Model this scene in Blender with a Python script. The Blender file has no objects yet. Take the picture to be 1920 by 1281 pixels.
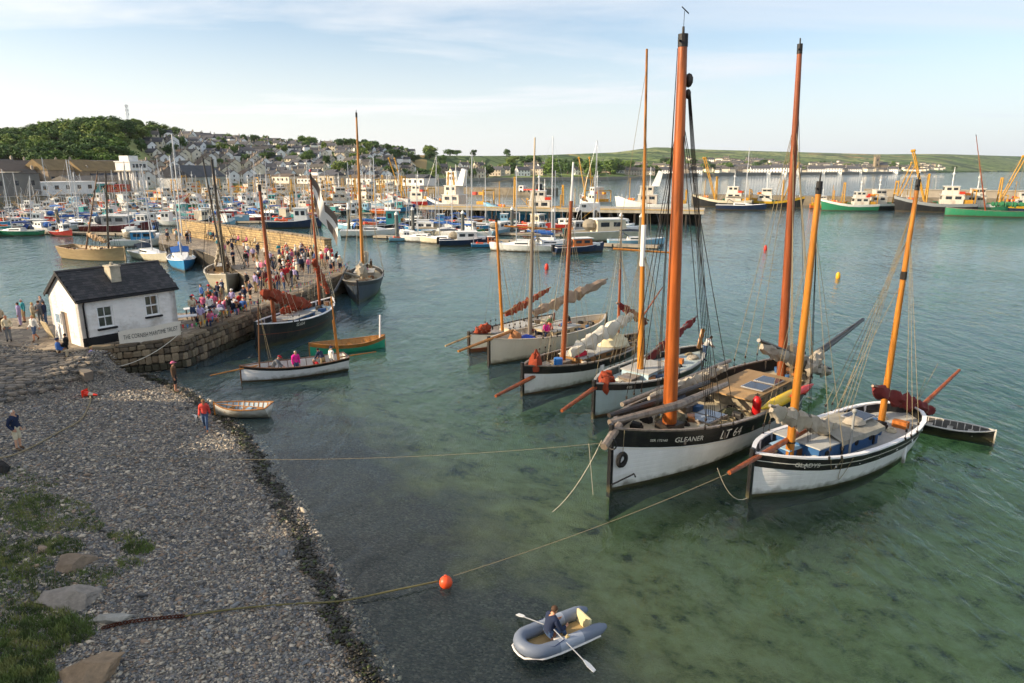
import bpy, bmesh, math, random
import numpy as np
from mathutils import Vector, Matrix
R = math.radians
scene = bpy.context.scene
COL = scene.collection
random.seed(7)
NP = np.random.default_rng(11)

# ---------------------------------------------------------------- camera (24 mm, 12.5 m above the water)
CAM_F, CAM_CX, CAM_CY, CAM_YH, CAM_H = 1280.0, 960.0, 640.5, 317.0, 12.5
PITCH = math.atan((CAM_CY - CAM_YH) / CAM_F)
cam_d = bpy.data.cameras.new('camera')
cam = bpy.data.objects.new('camera', cam_d); COL.objects.link(cam)
cam_d.sensor_width = 36.0; cam_d.lens = 24.0
cam_d.clip_start = 0.5; cam_d.clip_end = 30000
cam.location = (0, 0, CAM_H); cam.rotation_euler = (math.pi / 2 - PITCH, 0, 0)
scene.camera = cam
scene.render.resolution_x, scene.render.resolution_y = 1024, 683

# ---------------------------------------------------------------- sky, sun, exposure
SUN_AZ, SUN_EL = 103.0, 22.0            # degrees to the left of the view, above the horizon
to_sun = Vector((-math.sin(R(SUN_AZ)) * math.cos(R(SUN_EL)), math.cos(R(SUN_AZ)) * math.cos(R(SUN_EL)), math.sin(R(SUN_EL))))
world = bpy.data.worlds.new('World'); scene.world = world; world.use_nodes = True
wn, wl = world.node_tree.nodes, world.node_tree.links
wn.clear()
w_out = wn.new('ShaderNodeOutputWorld'); w_bg = wn.new('ShaderNodeBackground')
sky = wn.new('ShaderNodeTexSky'); sky.sky_type = 'NISHITA'; sky.sun_disc = False
sky.sun_elevation = R(SUN_EL); sky.sun_rotation = -R(SUN_AZ)
sky.altitude = 10; sky.air_density = 1.0; sky.dust_density = 1.0; sky.ozone_density = 1.6
# thin high cloud: streaks on the sky dome, lit by the same sky
tc = wn.new('ShaderNodeTexCoord'); sep = wn.new('ShaderNodeSeparateXYZ')
wl.new(tc.outputs['Generated'], sep.inputs[0])
zmax = wn.new('ShaderNodeMath'); zmax.operation = 'MAXIMUM'; zmax.inputs[1].default_value = 0.0
wl.new(sep.outputs['Z'], zmax.inputs[0])
zadd = wn.new('ShaderNodeMath'); zadd.operation = 'ADD'; zadd.inputs[1].default_value = 0.10; wl.new(zmax.outputs[0], zadd.inputs[0])
dvx = wn.new('ShaderNodeMath'); dvx.operation = 'DIVIDE'; wl.new(sep.outputs['X'], dvx.inputs[0]); wl.new(zadd.outputs[0], dvx.inputs[1])
dvy = wn.new('ShaderNodeMath'); dvy.operation = 'DIVIDE'; wl.new(sep.outputs['Y'], dvy.inputs[0]); wl.new(zadd.outputs[0], dvy.inputs[1])
cmb = wn.new('ShaderNodeCombineXYZ'); wl.new(dvx.outputs[0], cmb.inputs[0]); wl.new(dvy.outputs[0], cmb.inputs[1])
mp = wn.new('ShaderNodeMapping'); mp.inputs['Scale'].default_value = (0.42, 1.0, 1.0); mp.inputs['Rotation'].default_value = (0, 0, R(-24)); mp.inputs['Location'].default_value = (2.3, 0.6, 0)
wl.new(cmb.outputs[0], mp.inputs[0])
n1 = wn.new('ShaderNodeTexNoise'); n1.inputs['Scale'].default_value = 0.8; n1.inputs['Detail'].default_value = 7; n1.inputs['Roughness'].default_value = 0.6; n1.inputs['Distortion'].default_value = 0.5
wl.new(mp.outputs[0], n1.inputs['Vector'])
cr = wn.new('ShaderNodeMapRange'); cr.inputs['From Min'].default_value = 0.36; cr.inputs['From Max'].default_value = 0.66; cr.inputs['To Max'].default_value = 0.9
wl.new(n1.outputs['Fac'], cr.inputs['Value'])
# the thin veil is looked through at a slant towards the horizon, so it closes up there
hz = wn.new('ShaderNodeMapRange'); hz.interpolation_type = 'SMOOTHSTEP'; hz.inputs['From Min'].default_value = -0.02; hz.inputs['From Max'].default_value = 0.24; hz.inputs['To Min'].default_value = 0.85; hz.inputs['To Max'].default_value = 0.0
wl.new(sep.outputs['Z'], hz.inputs['Value'])
cmx = wn.new('ShaderNodeMath'); cmx.operation = 'MAXIMUM'; wl.new(cr.outputs[0], cmx.inputs[0]); wl.new(hz.outputs[0], cmx.inputs[1])
# the veil is brighter towards the sun
dt = wn.new('ShaderNodeVectorMath'); dt.operation = 'DOT_PRODUCT'; dt.inputs[1].default_value = to_sun; wl.new(tc.outputs['Generated'], dt.inputs[0])
dr = wn.new('ShaderNodeMapRange'); dr.inputs['From Min'].default_value = -0.7; dr.inputs['From Max'].default_value = 0.9; dr.inputs['To Min'].default_value = 0.0; dr.inputs['To Max'].default_value = 1.0; wl.new(dt.outputs['Value'], dr.inputs['Value'])
vc = wn.new('ShaderNodeMix'); vc.data_type = 'RGBA'; vc.inputs[6].default_value = (4.1, 4.45, 4.95, 1); vc.inputs[7].default_value = (7.0, 6.6, 6.1, 1); wl.new(dr.outputs[0], vc.inputs[0])
mx = wn.new('ShaderNodeMix'); mx.data_type = 'RGBA'
wl.new(cmx.outputs[0], mx.inputs[0]); wl.new(sky.outputs[0], mx.inputs[6]); wl.new(vc.outputs[2], mx.inputs[7])
wl.new(mx.outputs[2], w_bg.inputs['Color']); w_bg.inputs['Strength'].default_value = 0.125
wl.new(w_bg.outputs[0], w_out.inputs['Surface'])
sun_d = bpy.data.lights.new('sun', 'SUN'); sun_d.energy = 5.0; sun_d.angle = R(0.6); sun_d.color = (1.0, 0.80, 0.56)
sun = bpy.data.objects.new('sun', sun_d); COL.objects.link(sun)
sun.rotation_euler = to_sun.to_track_quat('Z', 'Y').to_euler()
sun.location = (-60, -20, 60)
vs = scene.view_settings
vs.view_transform = 'Standard'; vs.look = 'None'; vs.gamma = 1.0; vs.use_curve_mapping = False; vs.exposure = 0.66
scene.render.engine = 'CYCLES'
cy = scene.cycles
cy.max_bounces = 6; cy.diffuse_bounces = 3; cy.glossy_bounces = 3; cy.transmission_bounces = 4; cy.transparent_max_bounces = 10
cy.caustics_reflective = False; cy.caustics_refractive = False; cy.use_denoising = True; cy.use_adaptive_sampling = True; cy.adaptive_threshold = 0.03
try: cy.denoiser = 'OPENIMAGEDENOISE'
except Exception: pass

# ---------------------------------------------------------------- pixel <-> place helpers (photo pixels, 1920 wide)
_c, _s = math.cos(PITCH), math.sin(PITCH)
def ray(px, py):
    u = (px - CAM_CX) / CAM_F; v = (CAM_CY - py) / CAM_F
    return (u, _c + v * _s, -_s + v * _c)
def at(px, py, z=0.0):                      # the place at height z seen at a pixel
    d = ray(px, py); t = (z - CAM_H) / d[2]
    return Vector((d[0] * t, d[1] * t, z))
def atY(px, py, Y):                         # the place at distance Y seen at a pixel
    d = ray(px, py); t = Y / d[1]
    return Vector((d[0] * t, Y, CAM_H + d[2] * t))
def ppm(p):                                 # photo pixels for one metre at a place
    return CAM_F / (p[1] * _c - (p[2] - CAM_H) * _s)

# ---------------------------------------------------------------- materials
MATS = {}
def lin(c):
    return tuple((x / 12.92 if x <= 0.04045 else ((x + 0.055) / 1.055) ** 2.4) for x in c)
def hexc(h):
    return lin(tuple(int(h[i:i + 2], 16) / 255 for i in (0, 2, 4)))
def mat(name, col, rough=0.6, var=0.18, scale=3.0, bump=0.0, bscale=None, metal=0.0, spec=0.4, dirt=None, dirt_amt=0.0, stretch=None, emit=0.0, coat=0.0):
    """Painted / wooden / stone surface: base colour with uneven tone, optional second tone and fine relief."""
    if name in MATS: return MATS[name]
    m = bpy.data.materials.new(name); m.use_nodes = True
    n, l = m.node_tree.nodes, m.node_tree.links
    b = n['Principled BSDF']; b.inputs['Roughness'].default_value = rough; b.inputs['Metallic'].default_value = metal
    b.inputs['Specular IOR Level'].default_value = spec
    if coat: b.inputs['Coat Weight'].default_value = coat; b.inputs['Coat Roughness'].default_value = 0.15
    t = n.new('ShaderNodeTexCoord'); mpn = n.new('ShaderNodeMapping')
    if stretch: mpn.inputs['Scale'].default_value = stretch
    l.new(t.outputs['Object'], mpn.inputs[0])
    nz = n.new('ShaderNodeTexNoise'); nz.inputs['Scale'].default_value = scale; nz.inputs['Detail'].default_value = 6; nz.inputs['Roughness'].default_value = 0.62
    l.new(mpn.outputs[0], nz.inputs['Vector'])
    ramp = n.new('ShaderNodeMapRange'); ramp.inputs['From Min'].default_value = 0.3; ramp.inputs['From Max'].default_value = 0.7
    ramp.inputs['To Min'].default_value = 1.0 - var; ramp.inputs['To Max'].default_value = 1.0 + var
    l.new(nz.outputs['Fac'], ramp.inputs['Value'])
    mul = n.new('ShaderNodeVectorMath'); mul.operation = 'SCALE'; mul.inputs[0].default_value = col[:3]
    l.new(ramp.outputs[0], mul.inputs['Scale'])
    out = mul.outputs[0]
    if dirt is not None and dirt_amt > 0:
        nz2 = n.new('ShaderNodeTexNoise'); nz2.inputs['Scale'].default_value = scale * 0.6; nz2.inputs['Detail'].default_value = 8; nz2.inputs['Roughness'].default_value = 0.7
        l.new(mpn.outputs[0], nz2.inputs['Vector'])
        r2 = n.new('ShaderNodeMapRange'); r2.inputs['From Min'].default_value = 0.5; r2.inputs['From Max'].default_value = 0.72; r2.inputs['To Max'].default_value = dirt_amt
        l.new(nz2.outputs['Fac'], r2.inputs['Value'])
        mm = n.new('ShaderNodeMix'); mm.data_type = 'RGBA'; mm.inputs[7].default_value = (*dirt[:3], 1)
        l.new(r2.outputs[0], mm.inputs[0]); l.new(out, mm.inputs[6]); out = mm.outputs[2]
    l.new(out, b.inputs['Base Color'])
    if bump > 0:
        nb = n.new('ShaderNodeTexNoise'); nb.inputs['Scale'].default_value = bscale or scale * 4; nb.inputs['Detail'].default_value = 5
        l.new(mpn.outputs[0], nb.inputs['Vector'])
        bp = n.new('ShaderNodeBump'); bp.inputs['Strength'].default_value = min(1.0, bump); bp.inputs['Distance'].default_value = 0.03
        l.new(nb.outputs['Fac'], bp.inputs['Height']); l.new(bp.outputs[0], b.inputs['Normal'])
    if emit: b.inputs['Emission Color'].default_value = (*col[:3], 1); b.inputs['Emission Strength'].default_value = emit
    MATS[name] = m
    return m
def paint(h, rough=0.45, var=0.10, scale=1.5, dirt='5a4a38', da=0.25):
    return mat('paint_' + h, hexc(h), rough, var, scale, 0.08, 18, dirt=hexc(dirt), dirt_amt=da)

# ---------------------------------------------------------------- mesh building
class MB:
    def __init__(s): s.v = []; s.f = []
    def add(s, vs, fs):
        o = len(s.v); s.v.extend([tuple(p) for p in vs]); s.f.extend([tuple(i + o for i in f) for f in fs]); return s
    def box(s, c, size, rz=0.0, m=None):
        hx, hy, hz = size[0] / 2, size[1] / 2, size[2] / 2
        ca, sa = math.cos(rz), math.sin(rz); vs = []
        for dz in (-hz, hz):
            for dx, dy in ((-hx, -hy), (hx, -hy), (hx, hy), (-hx, hy)):
                p = Vector((c[0] + dx * ca - dy * sa, c[1] + dx * sa + dy * ca, c[2] + dz))
                vs.append(m @ p if m else p)
        return s.add(vs, [(0, 3, 2, 1), (4, 5, 6, 7), (0, 1, 5, 4), (1, 2, 6, 5), (2, 3, 7, 6), (3, 0, 4, 7)])
    def beam(s, a, b, w, h, up=(0, 0, 1)):     # a square-section bar from a to b
        a, b = Vector(a), Vector(b); d = (b - a).normalized()
        x = d.cross(Vector(up))
        if x.length < 1e-4: x = Vector((1, 0, 0))
        x.normalize(); y = x.cross(d)
        vs = [p + x * sx * w / 2 + y * sy * h / 2 for p in (a, b) for sx, sy in ((-1, -1), (1, -1), (1, 1), (-1, 1))]
        return s.add(vs, [(0, 1, 2, 3), (7, 6, 5, 4), (0, 4, 5, 1), (1, 5, 6, 2), (2, 6, 7, 3), (3, 7, 4, 0)])
    def tube(s, pts, r, n=8, cap=True):
        pts = [Vector(p) for p in pts]; k = len(pts)
        rs = r if isinstance(r, (list, tuple)) else [r] * k
        rings = []; ref = None
        for i, p in enumerate(pts):
            d = (pts[min(i + 1, k - 1)] - pts[max(i - 1, 0)])
            if d.length < 1e-9: d = Vector((0, 0, 1))
            d.normalize()
            if ref is None:
                ref = Vector((0, 0, 1)) if abs(d.z) < 0.9 else Vector((1, 0, 0))
            x = d.cross(ref)
            if x.length < 1e-4: x = d.cross(Vector((0, 1, 0)))
            x.normalize(); y = x.cross(d); ref = ref if abs(d.dot(ref)) < 0.95 else y
            rings.append([p + (x * math.cos(2 * math.pi * j / n) + y * math.sin(2 * math.pi * j / n)) * rs[i] for j in range(n)])
        return s.loft(rings, True, cap)
    def loft(s, rings, closed=True, cap=False):
        n = len(rings[0]); vs = [p for r in rings for p in r]; fs = []
        for i in range(len(rings) - 1):
            for j in range(n if closed else n - 1):
                a, b = i * n + j, i * n + (j + 1) % n
                fs.append((a, b, b + n, a + n))
        if cap:
            fs.append(tuple(reversed(range(n)))); fs.append(tuple(range((len(rings) - 1) * n, len(rings) * n)))
        return s.add(vs, fs)
    def prism(s, poly, z0, z1):
        n = len(poly); vs = [(x, y, z0) for x, y in poly] + [(x, y, z1) for x, y in poly]
        fs = [tuple(reversed(range(n))), tuple(range(n, 2 * n))] + [(i, (i + 1) % n, (i + 1) % n + n, i + n) for i in range(n)]
        return s.add(vs, fs)
    def ball(s, c, r, n=10, m=6, sq=(1, 1, 1)):
        rings = []
        for i in range(m + 1):
            a = math.pi * i / m
            rr = max(math.sin(a), 0.02)
            rings.append([(c[0] + r * sq[0] * rr * math.cos(2 * math.pi * j / n), c[1] + r * sq[1] * rr * math.sin(2 * math.pi * j / n), c[2] - r * sq[2] * math.cos(a)) for j in range(n)])
        return s.loft(rings, True, True)
    def torus(s, c, R0, r, axis='y', n=14, m=6):
        rings = []
        for i in range(n + 1):
            a = 2 * math.pi * i / n; ring = []
            for j in range(m):
                b = 2 * math.pi * j / m; q = R0 + r * math.cos(b); w = r * math.sin(b)
                if axis == 'y': ring.append((c[0] + q * math.cos(a), c[1] + w, c[2] + q * math.sin(a)))
                elif axis == 'x': ring.append((c[0] + w, c[1] + q * math.cos(a), c[2] + q * math.sin(a)))
                else: ring.append((c[0] + q * math.cos(a), c[1] + q * math.sin(a), c[2] + w))
            rings.append(ring)
        return s.loft(rings, True, False)
    def mesh(s, name, m=None, smooth=False):
        me = bpy.data.meshes.new(name); me.from_pydata(s.v, [], s.f); me.update()
        bm = bmesh.new(); bm.from_mesh(me); bmesh.ops.recalc_face_normals(bm, faces=bm.faces); bm.to_mesh(me); bm.free()
        if m: me.materials.append(m)
        if smooth:
            me.polygons.foreach_set('use_smooth', [True] * len(me.polygons))
            if hasattr(me, 'set_sharp_from_angle'): me.set_sharp_from_angle(angle=R(40))
        return me
    def build(s, name, m=None, parent=None, smooth=False, loc=None):
        o = bpy.data.objects.new(name, s.mesh(name, m, smooth)); COL.objects.link(o)
        if parent is not None: o.parent = parent
        if loc is not None: o.location = loc
        return o
def tag(o, label, cat, group=None, kind=None):
    if label: o['label'] = label
    if cat: o['category'] = cat
    if group: o['group'] = group
    if kind: o['kind'] = kind
    return o
def struct(o): o['kind'] = 'structure'; return o
def thing(name, label, cat, loc=(0, 0, 0), rz=0.0, group=None):
    o = bpy.data.objects.new(name, None); COL.objects.link(o); o.empty_display_size = 0.3
    o.location = loc; o.rotation_euler = (0, 0, rz)
    return tag(o, label, cat, group)
def obj(name, me, parent=None, m=None, loc=None, rot=None, scale=None):
    o = bpy.data.objects.new(name, me); COL.objects.link(o)
    if parent is not None: o.parent = parent
    if m is not None:                                       # own material on shared mesh data
        if not me.materials: me.materials.append(m)
        o.material_slots[0].link = 'OBJECT'; o.material_slots[0].material = m
    if loc is not None: o.location = loc
    if rot is not None: o.rotation_euler = rot
    if scale is not None: o.scale = scale
    return o
KIDS = {}
def tree_of(o):
    """The thing with its parts and sub-parts, looked up once."""
    if o.name not in KIDS: KIDS[o.name] = (o, [tree_of(ch) for ch in o.children])
    return KIDS[o.name]
def copy_tree(o, parent=None, out=None):
    def rec(node, par):
        c = node[0].copy(); COL.objects.link(c); c.parent = par
        if out is not None and par is not None: out.append(c)
        for ch in node[1]: rec(ch, c)
        return c
    return rec(tree_of(o), parent)
def text_mesh(body, size, extrude=0.0):
    cu = bpy.data.curves.new('lettering', 'FONT'); cu.body = body; cu.size = size; cu.extrude = extrude
    cu.resolution_u = 3
    to = bpy.data.objects.new('lettering', cu); COL.objects.link(to)
    dg = bpy.context.evaluated_depsgraph_get()
    me = bpy.data.meshes.new_from_object(to.evaluated_get(dg))
    bpy.data.objects.remove(to); bpy.data.curves.remove(cu)
    return me

# ================================================================ THE SETTING: water, beach, quay
def shade(name):
    m = bpy.data.materials.new(name); m.use_nodes = True
    n, l = m.node_tree.nodes, m.node_tree.links
    return m, n, l, n['Principled BSDF']
SHORE = [(12, -22), (6, -6), (0.5, 6), (-3.37, 14.5), (-5.36, 18.14), (-8.15, 23.27), (-10.83, 27.73), (-12.56, 30.61), (-15.36, 33.93), (-19.04, 37.86), (-22.68, 40.94), (-26, 43.5), (-30, 46), (-60, 52)]
def shore_dist(X, Y):                       # + inland, - offshore (numpy arrays)
    best = np.full(X.shape, 1e9); sgn = np.ones(X.shape)
    for (x0, y0), (x1, y1) in zip(SHORE[:-1], SHORE[1:]):
        dx, dy = x1 - x0, y1 - y0; L2 = dx * dx + dy * dy
        t = np.clip(((X - x0) * dx + (Y - y0) * dy) / L2, 0, 1)
        d = np.hypot(X - (x0 + t * dx), Y - (y0 + t * dy))
        cr = dx * (Y - y0) - dy * (X - x0)
        upd = d < best; best = np.where(upd, d, best); sgn = np.where(upd, np.sign(cr), sgn)
    return best * np.where(sgn == 0, 1, sgn)
def smooth01(a): a = np.clip(a, 0, 1); return a * a * (3 - 2 * a)
SLIP_A, SLIP_B = np.array((-26.5, 39.4)), np.array((-42.0, 44.6))
def ground_z(X, Y):
    s = shore_dist(X, Y)
    z = np.where(s > 0, 0.105 * np.minimum(s, 11) + 0.24 * np.maximum(s - 11, 0), 0.0)
    z = np.minimum(z, 4.5)
    o = -s
    sea = np.where(o > 0, -0.13 * np.minimum(o, 5) - 0.20 * np.clip(o - 5, 0, 9) - 0.045 * np.clip(o - 14, 0, 60), 0.0)
    z = np.where(s > 0, z, np.maximum(sea, -5.2))
    d = SLIP_B - SLIP_A; L = np.hypot(*d); nx, ny = d[1] / L, -d[0] / L       # towards the camera
    if nx * (0 - SLIP_A[0]) + ny * (0 - SLIP_A[1]) < 0: nx, ny = -nx, -ny
    q = (X - SLIP_A[0]) * nx + (Y - SLIP_A[1]) * ny
    u = ((X - SLIP_A[0]) * d[0] + (Y - SLIP_A[1]) * d[1]) / L
    zs = 1.84 - 0.10 * np.clip(q, 0, 12) - 0.0 * u
    mask = smooth01((u + 4.2) / 2.4) * smooth01((12 - q) / 4)
    zs = zs * mask
    return np.where((q > -1) & (mask > 0.02) & (s > -1.0) & (zs > z), zs, z)
def wob(X, Y):
    return 0.05 * np.sin(X * 0.9 + 1.3 * np.sin(Y * 0.5)) * np.cos(Y * 0.7) + 0.03 * np.sin(X * 2.3 + Y * 1.7)
def grid_mesh(name, xs, ys, zf):
    X, Y = np.meshgrid(xs, ys); Z = zf(X, Y)
    v = np.stack([X, Y, Z], -1).reshape(-1, 3); nx, ny = len(xs), len(ys)
    i = np.arange(nx * ny).reshape(ny, nx)
    f = np.stack([i[:-1, :-1], i[:-1, 1:], i[1:, 1:], i[1:, :-1]], -1).reshape(-1, 4)
    me = bpy.data.meshes.new(name); me.from_pydata(v.tolist(), [], f.tolist()); me.update()
    me.polygons.foreach_set('use_smooth', [True] * len(me.polygons))
    return me
# --- beach and near sea floor material: grey slate shingle, weed below the tide line, pale green sand further out
m_beach, n, l, b = shade('shingle_and_sea_floor')
geo = n.new('ShaderNodeNewGeometry'); sp = n.new('ShaderNodeSeparateXYZ'); l.new(geo.outputs['Position'], sp.inputs[0])
vo = n.new('ShaderNodeTexVoronoi'); vo.inputs['Scale'].default_value = 13.0; vo.inputs['Randomness'].default_value = 1.0
mpb = n.new('ShaderNodeMapping'); mpb.inputs['Scale'].default_value = (1, 1.5, 1); mpb.inputs['Rotation'].default_value = (0, 0, 0.4)
l.new(geo.outputs['Position'], mpb.inputs[0]); l.new(mpb.outputs[0], vo.inputs['Vector'])
crp = n.new('ShaderNodeValToRGB'); e = crp.color_ramp.elements
e[0].position = 0.0; e[0].color = (*hexc('575552'), 1); e[1].position = 1.0; e[1].color = (*hexc('a39a8c'), 1)
for p_, h_ in ((0.3, '706c66'), (0.55, '8a8376'), (0.75, '7a7064'), (0.9, 'b0a696')):
    k = e.new(p_); k.color = (*hexc(h_), 1)
sepc = n.new('ShaderNodeSeparateColor'); l.new(vo.outputs['Color'], sepc.inputs[0]); l.new(sepc.outputs[0], crp.inputs[0])
nzb = n.new('ShaderNodeTexNoise'); nzb.inputs['Scale'].default_value = 0.5; nzb.inputs['Detail'].default_value = 5; l.new(geo.outputs['Position'], nzb.inputs['Vector'])
mr = n.new('ShaderNodeMapRange'); mr.inputs['From Min'].default_value = 0.3; mr.inputs['From Max'].default_value = 0.7; mr.inputs['To Min'].default_value = 0.78; mr.inputs['To Max'].default_value = 1.12
l.new(nzb.outputs[0], mr.inputs[0])
sc = n.new('ShaderNodeVectorMath'); sc.operation = 'SCALE'; l.new(crp.outputs[0], sc.inputs[0]); l.new(mr.outputs[0], sc.inputs['Scale'])
# sea floor colours
nzs = n.new('ShaderNodeTexNoise'); nzs.inputs['Scale'].default_value = 0.7; nzs.inputs['Detail'].default_value = 10; nzs.inputs['Roughness'].default_value = 0.72; nzs.inputs['Distortion'].default_value = 0.15
l.new(geo.outputs['Position'], nzs.inputs['Vector'])
crs = n.new('ShaderNodeValToRGB'); e = crs.color_ramp.elements
e[0].position = 0.27; e[0].color = (*hexc('2f3a16'), 1); e[1].position = 0.62; e[1].color = (*hexc('f8f0b0'), 1)
for p_, h_ in ((0.36, '56642a'), (0.42, 'b8b468'), (0.50, 'e2d98e')):
    k = e.new(p_); k.color = (*hexc(h_), 1)
l.new(nzs.outputs[0], crs.inputs[0])
# blend shingle -> sand with depth, uneven edge
za = n.new('ShaderNodeMath'); za.operation = 'MULTIPLY_ADD'; za.inputs[1].default_value = 1.6; l.new(nzb.outputs[0], za.inputs[0]); l.new(sp.outputs['Z'], za.inputs[2])
zr = n.new('ShaderNodeMapRange'); zr.inputs['From Min'].default_value = 0.25; zr.inputs['From Max'].default_value = -0.55; l.new(za.outputs[0], zr.inputs[0])
mxs = n.new('ShaderNodeMix'); mxs.data_type = 'RGBA'; l.new(zr.outputs[0], mxs.inputs[0]); l.new(sc.outputs[0], mxs.inputs[6]); l.new(crs.outputs[0], mxs.inputs[7])
# dark wet shingle just under the water's edge
wr = n.new('ShaderNodeMapRange'); wr.inputs['From Min'].default_value = 0.10; wr.inputs['From Max'].default_value = -0.06; l.new(sp.outputs['Z'], wr.inputs[0])
wr2 = n.new('ShaderNodeMapRange'); wr2.inputs['To Min'].default_value = 1.0; wr2.inputs['To Max'].default_value = 0.5; l.new(wr.outputs[0], wr2.inputs[0])
sc2 = n.new('ShaderNodeVectorMath'); sc2.operation = 'SCALE'; l.new(mxs.outputs[2], sc2.inputs[0]); l.new(wr2.outputs[0], sc2.inputs['Scale'])
l.new(sc2.outputs[0], b.inputs['Base Color']); b.inputs['Roughness'].default_value = 0.85
bpn = n.new('ShaderNodeBump'); bpn.inputs['Strength'].default_value = 0.9; bpn.inputs['Distance'].default_value = 0.05; bpn.invert = True
l.new(vo.outputs['Distance'], bpn.inputs['Height']); l.new(bpn.outputs[0], b.inputs['Normal'])
xs = np.concatenate([np.arange(-90, -46, 4), np.arange(-46, 34, 0.55), np.arange(34, 110, 4)])
ys = np.concatenate([np.arange(-30, 4, 3), np.arange(4, 58, 0.55), np.arange(58, 150, 4)])
beach = obj('beach', grid_mesh('beach', xs, ys, lambda X, Y: ground_z(X, Y) + wob(X, Y) * np.where(ground_z(X, Y) > -0.3, 0.5, 1.5)))
beach.data.materials.append(m_beach); struct(beach)
# --- deep sea floor beyond
m_floor = mat('deep_sea_floor', hexc('b0b48c'), 0.9, 0.3, 0.2)
fl = MB().add([(-6000, -400, -5.6), (9000, -400, -5.6), (9000, 9000, -5.6), (-6000, 9000, -5.6)], [(0, 1, 2, 3)]).build('seabed', m_floor); struct(fl)
# --- water: clear, green with depth, wind ripples
m_water = bpy.data.materials.new('sea_water'); m_water.use_nodes = True
n, l = m_water.node_tree.nodes, m_water.node_tree.links; n.clear()
wo = n.new('ShaderNodeOutputMaterial'); gl = n.new('ShaderNodeBsdfGlossy'); tr = n.new('ShaderNodeBsdfTransparent'); mxw = n.new('ShaderNodeMixShader'); fr = n.new('ShaderNodeFresnel')
fr.inputs['IOR'].default_value = 1.30; gl.inputs['Roughness'].default_value = 0.03; tr.inputs['Color'].default_value = (0.95, 0.99, 0.95, 1)
geo = n.new('ShaderNodeNewGeometry'); mpw = n.new('ShaderNodeMapping'); mpw.inputs['Rotation'].default_value = (0, 0, R(62)); mpw.inputs['Scale'].default_value = (1.0, 0.42, 1)
l.new(geo.outputs['Position'], mpw.inputs[0])
a1 = n.new('ShaderNodeTexNoise'); a1.inputs['Scale'].default_value = 2.3; a1.inputs['Detail'].default_value = 3; a1.inputs['Roughness'].default_value = 0.5; a1.inputs['Distortion'].default_value = 0.6
a2 = n.new('ShaderNodeTexNoise'); a2.inputs['Scale'].default_value = 0.75; a2.inputs['Detail'].default_value = 3; a2.inputs['Distortion'].default_value = 0.5
a3 = n.new('ShaderNodeTexNoise'); a3.inputs['Scale'].default_value = 0.035; a3.inputs['Detail'].default_value = 3
for q in (a1, a2): l.new(mpw.outputs[0], q.inputs['Vector'])
l.new(geo.outputs['Position'], a3.inputs['Vector'])
g3 = n.new('ShaderNodeMapRange'); g3.inputs['From Min'].default_value = 0.35; g3.inputs['From Max'].default_value = 0.65; g3.inputs['To Min'].default_value = 0.45; g3.inputs['To Max'].default_value = 1.0; l.new(a3.outputs[0], g3.inputs[0])
s1 = n.new('ShaderNodeMath'); s1.operation = 'MULTIPLY'; s1.inputs[1].default_value = 0.46; l.new(a1.outputs[0], s1.inputs[0])
s2 = n.new('ShaderNodeMath'); s2.operation = 'ADD'; l.new(s1.outputs[0], s2.inputs[0]); l.new(a2.outputs[0], s2.inputs[1])
s3 = n.new('ShaderNodeMath'); s3.operation = 'MULTIPLY'; l.new(s2.outputs[0], s3.inputs[0]); l.new(g3.outputs[0], s3.inputs[1])
bw = n.new('ShaderNodeBump'); bw.inputs['Strength'].default_value = 1.0; bw.inputs['Distance'].default_value = 0.2; l.new(s3.outputs[0], bw.inputs['Height'])
l.new(bw.outputs[0], gl.inputs['Normal']); l.new(bw.outputs[0], fr.inputs['Normal'])
df = n.new('ShaderNodeBsdfDiffuse'); df.inputs['Color'].default_value = (0.20, 0.42, 0.55, 1); mxt = n.new('ShaderNodeMixShader'); mxt.inputs[0].default_value = 0.06   # fine suspended silt
spw = n.new('ShaderNodeSeparateXYZ'); l.new(geo.outputs['Position'], spw.inputs[0]); msw = n.new('ShaderNodeMapRange'); msw.inputs['From Min'].default_value = 24; msw.inputs['From Max'].default_value = 72; msw.inputs['To Min'].default_value = 0.02; msw.inputs['To Max'].default_value = 0.20
l.new(spw.outputs['Y'], msw.inputs[0]); l.new(msw.outputs[0], mxt.inputs[0])      # the water column gets thicker away from the beach
l.new(tr.outputs[0], mxt.inputs[1]); l.new(df.outputs[0], mxt.inputs[2])
l.new(fr.outputs[0], mxw.inputs[0]); l.new(mxt.outputs[0], mxw.inputs[1]); l.new(gl.outputs[0], mxw.inputs[2]); l.new(mxw.outputs[0], wo.inputs['Surface'])
va = n.new('ShaderNodeVolumeAbsorption'); va.inputs['Color'].default_value = (0.24, 0.87, 0.56, 1); va.inputs['Density'].default_value = 0.085
l.new(va.outputs[0], wo.inputs['Volume'])
water = MB().add([(-6000, -400, 0), (9000, -400, 0), (9000, 9000, 0), (-6000, 9000, 0)], [(0, 1, 2, 3)]).build('water', m_water); struct(water)

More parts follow.
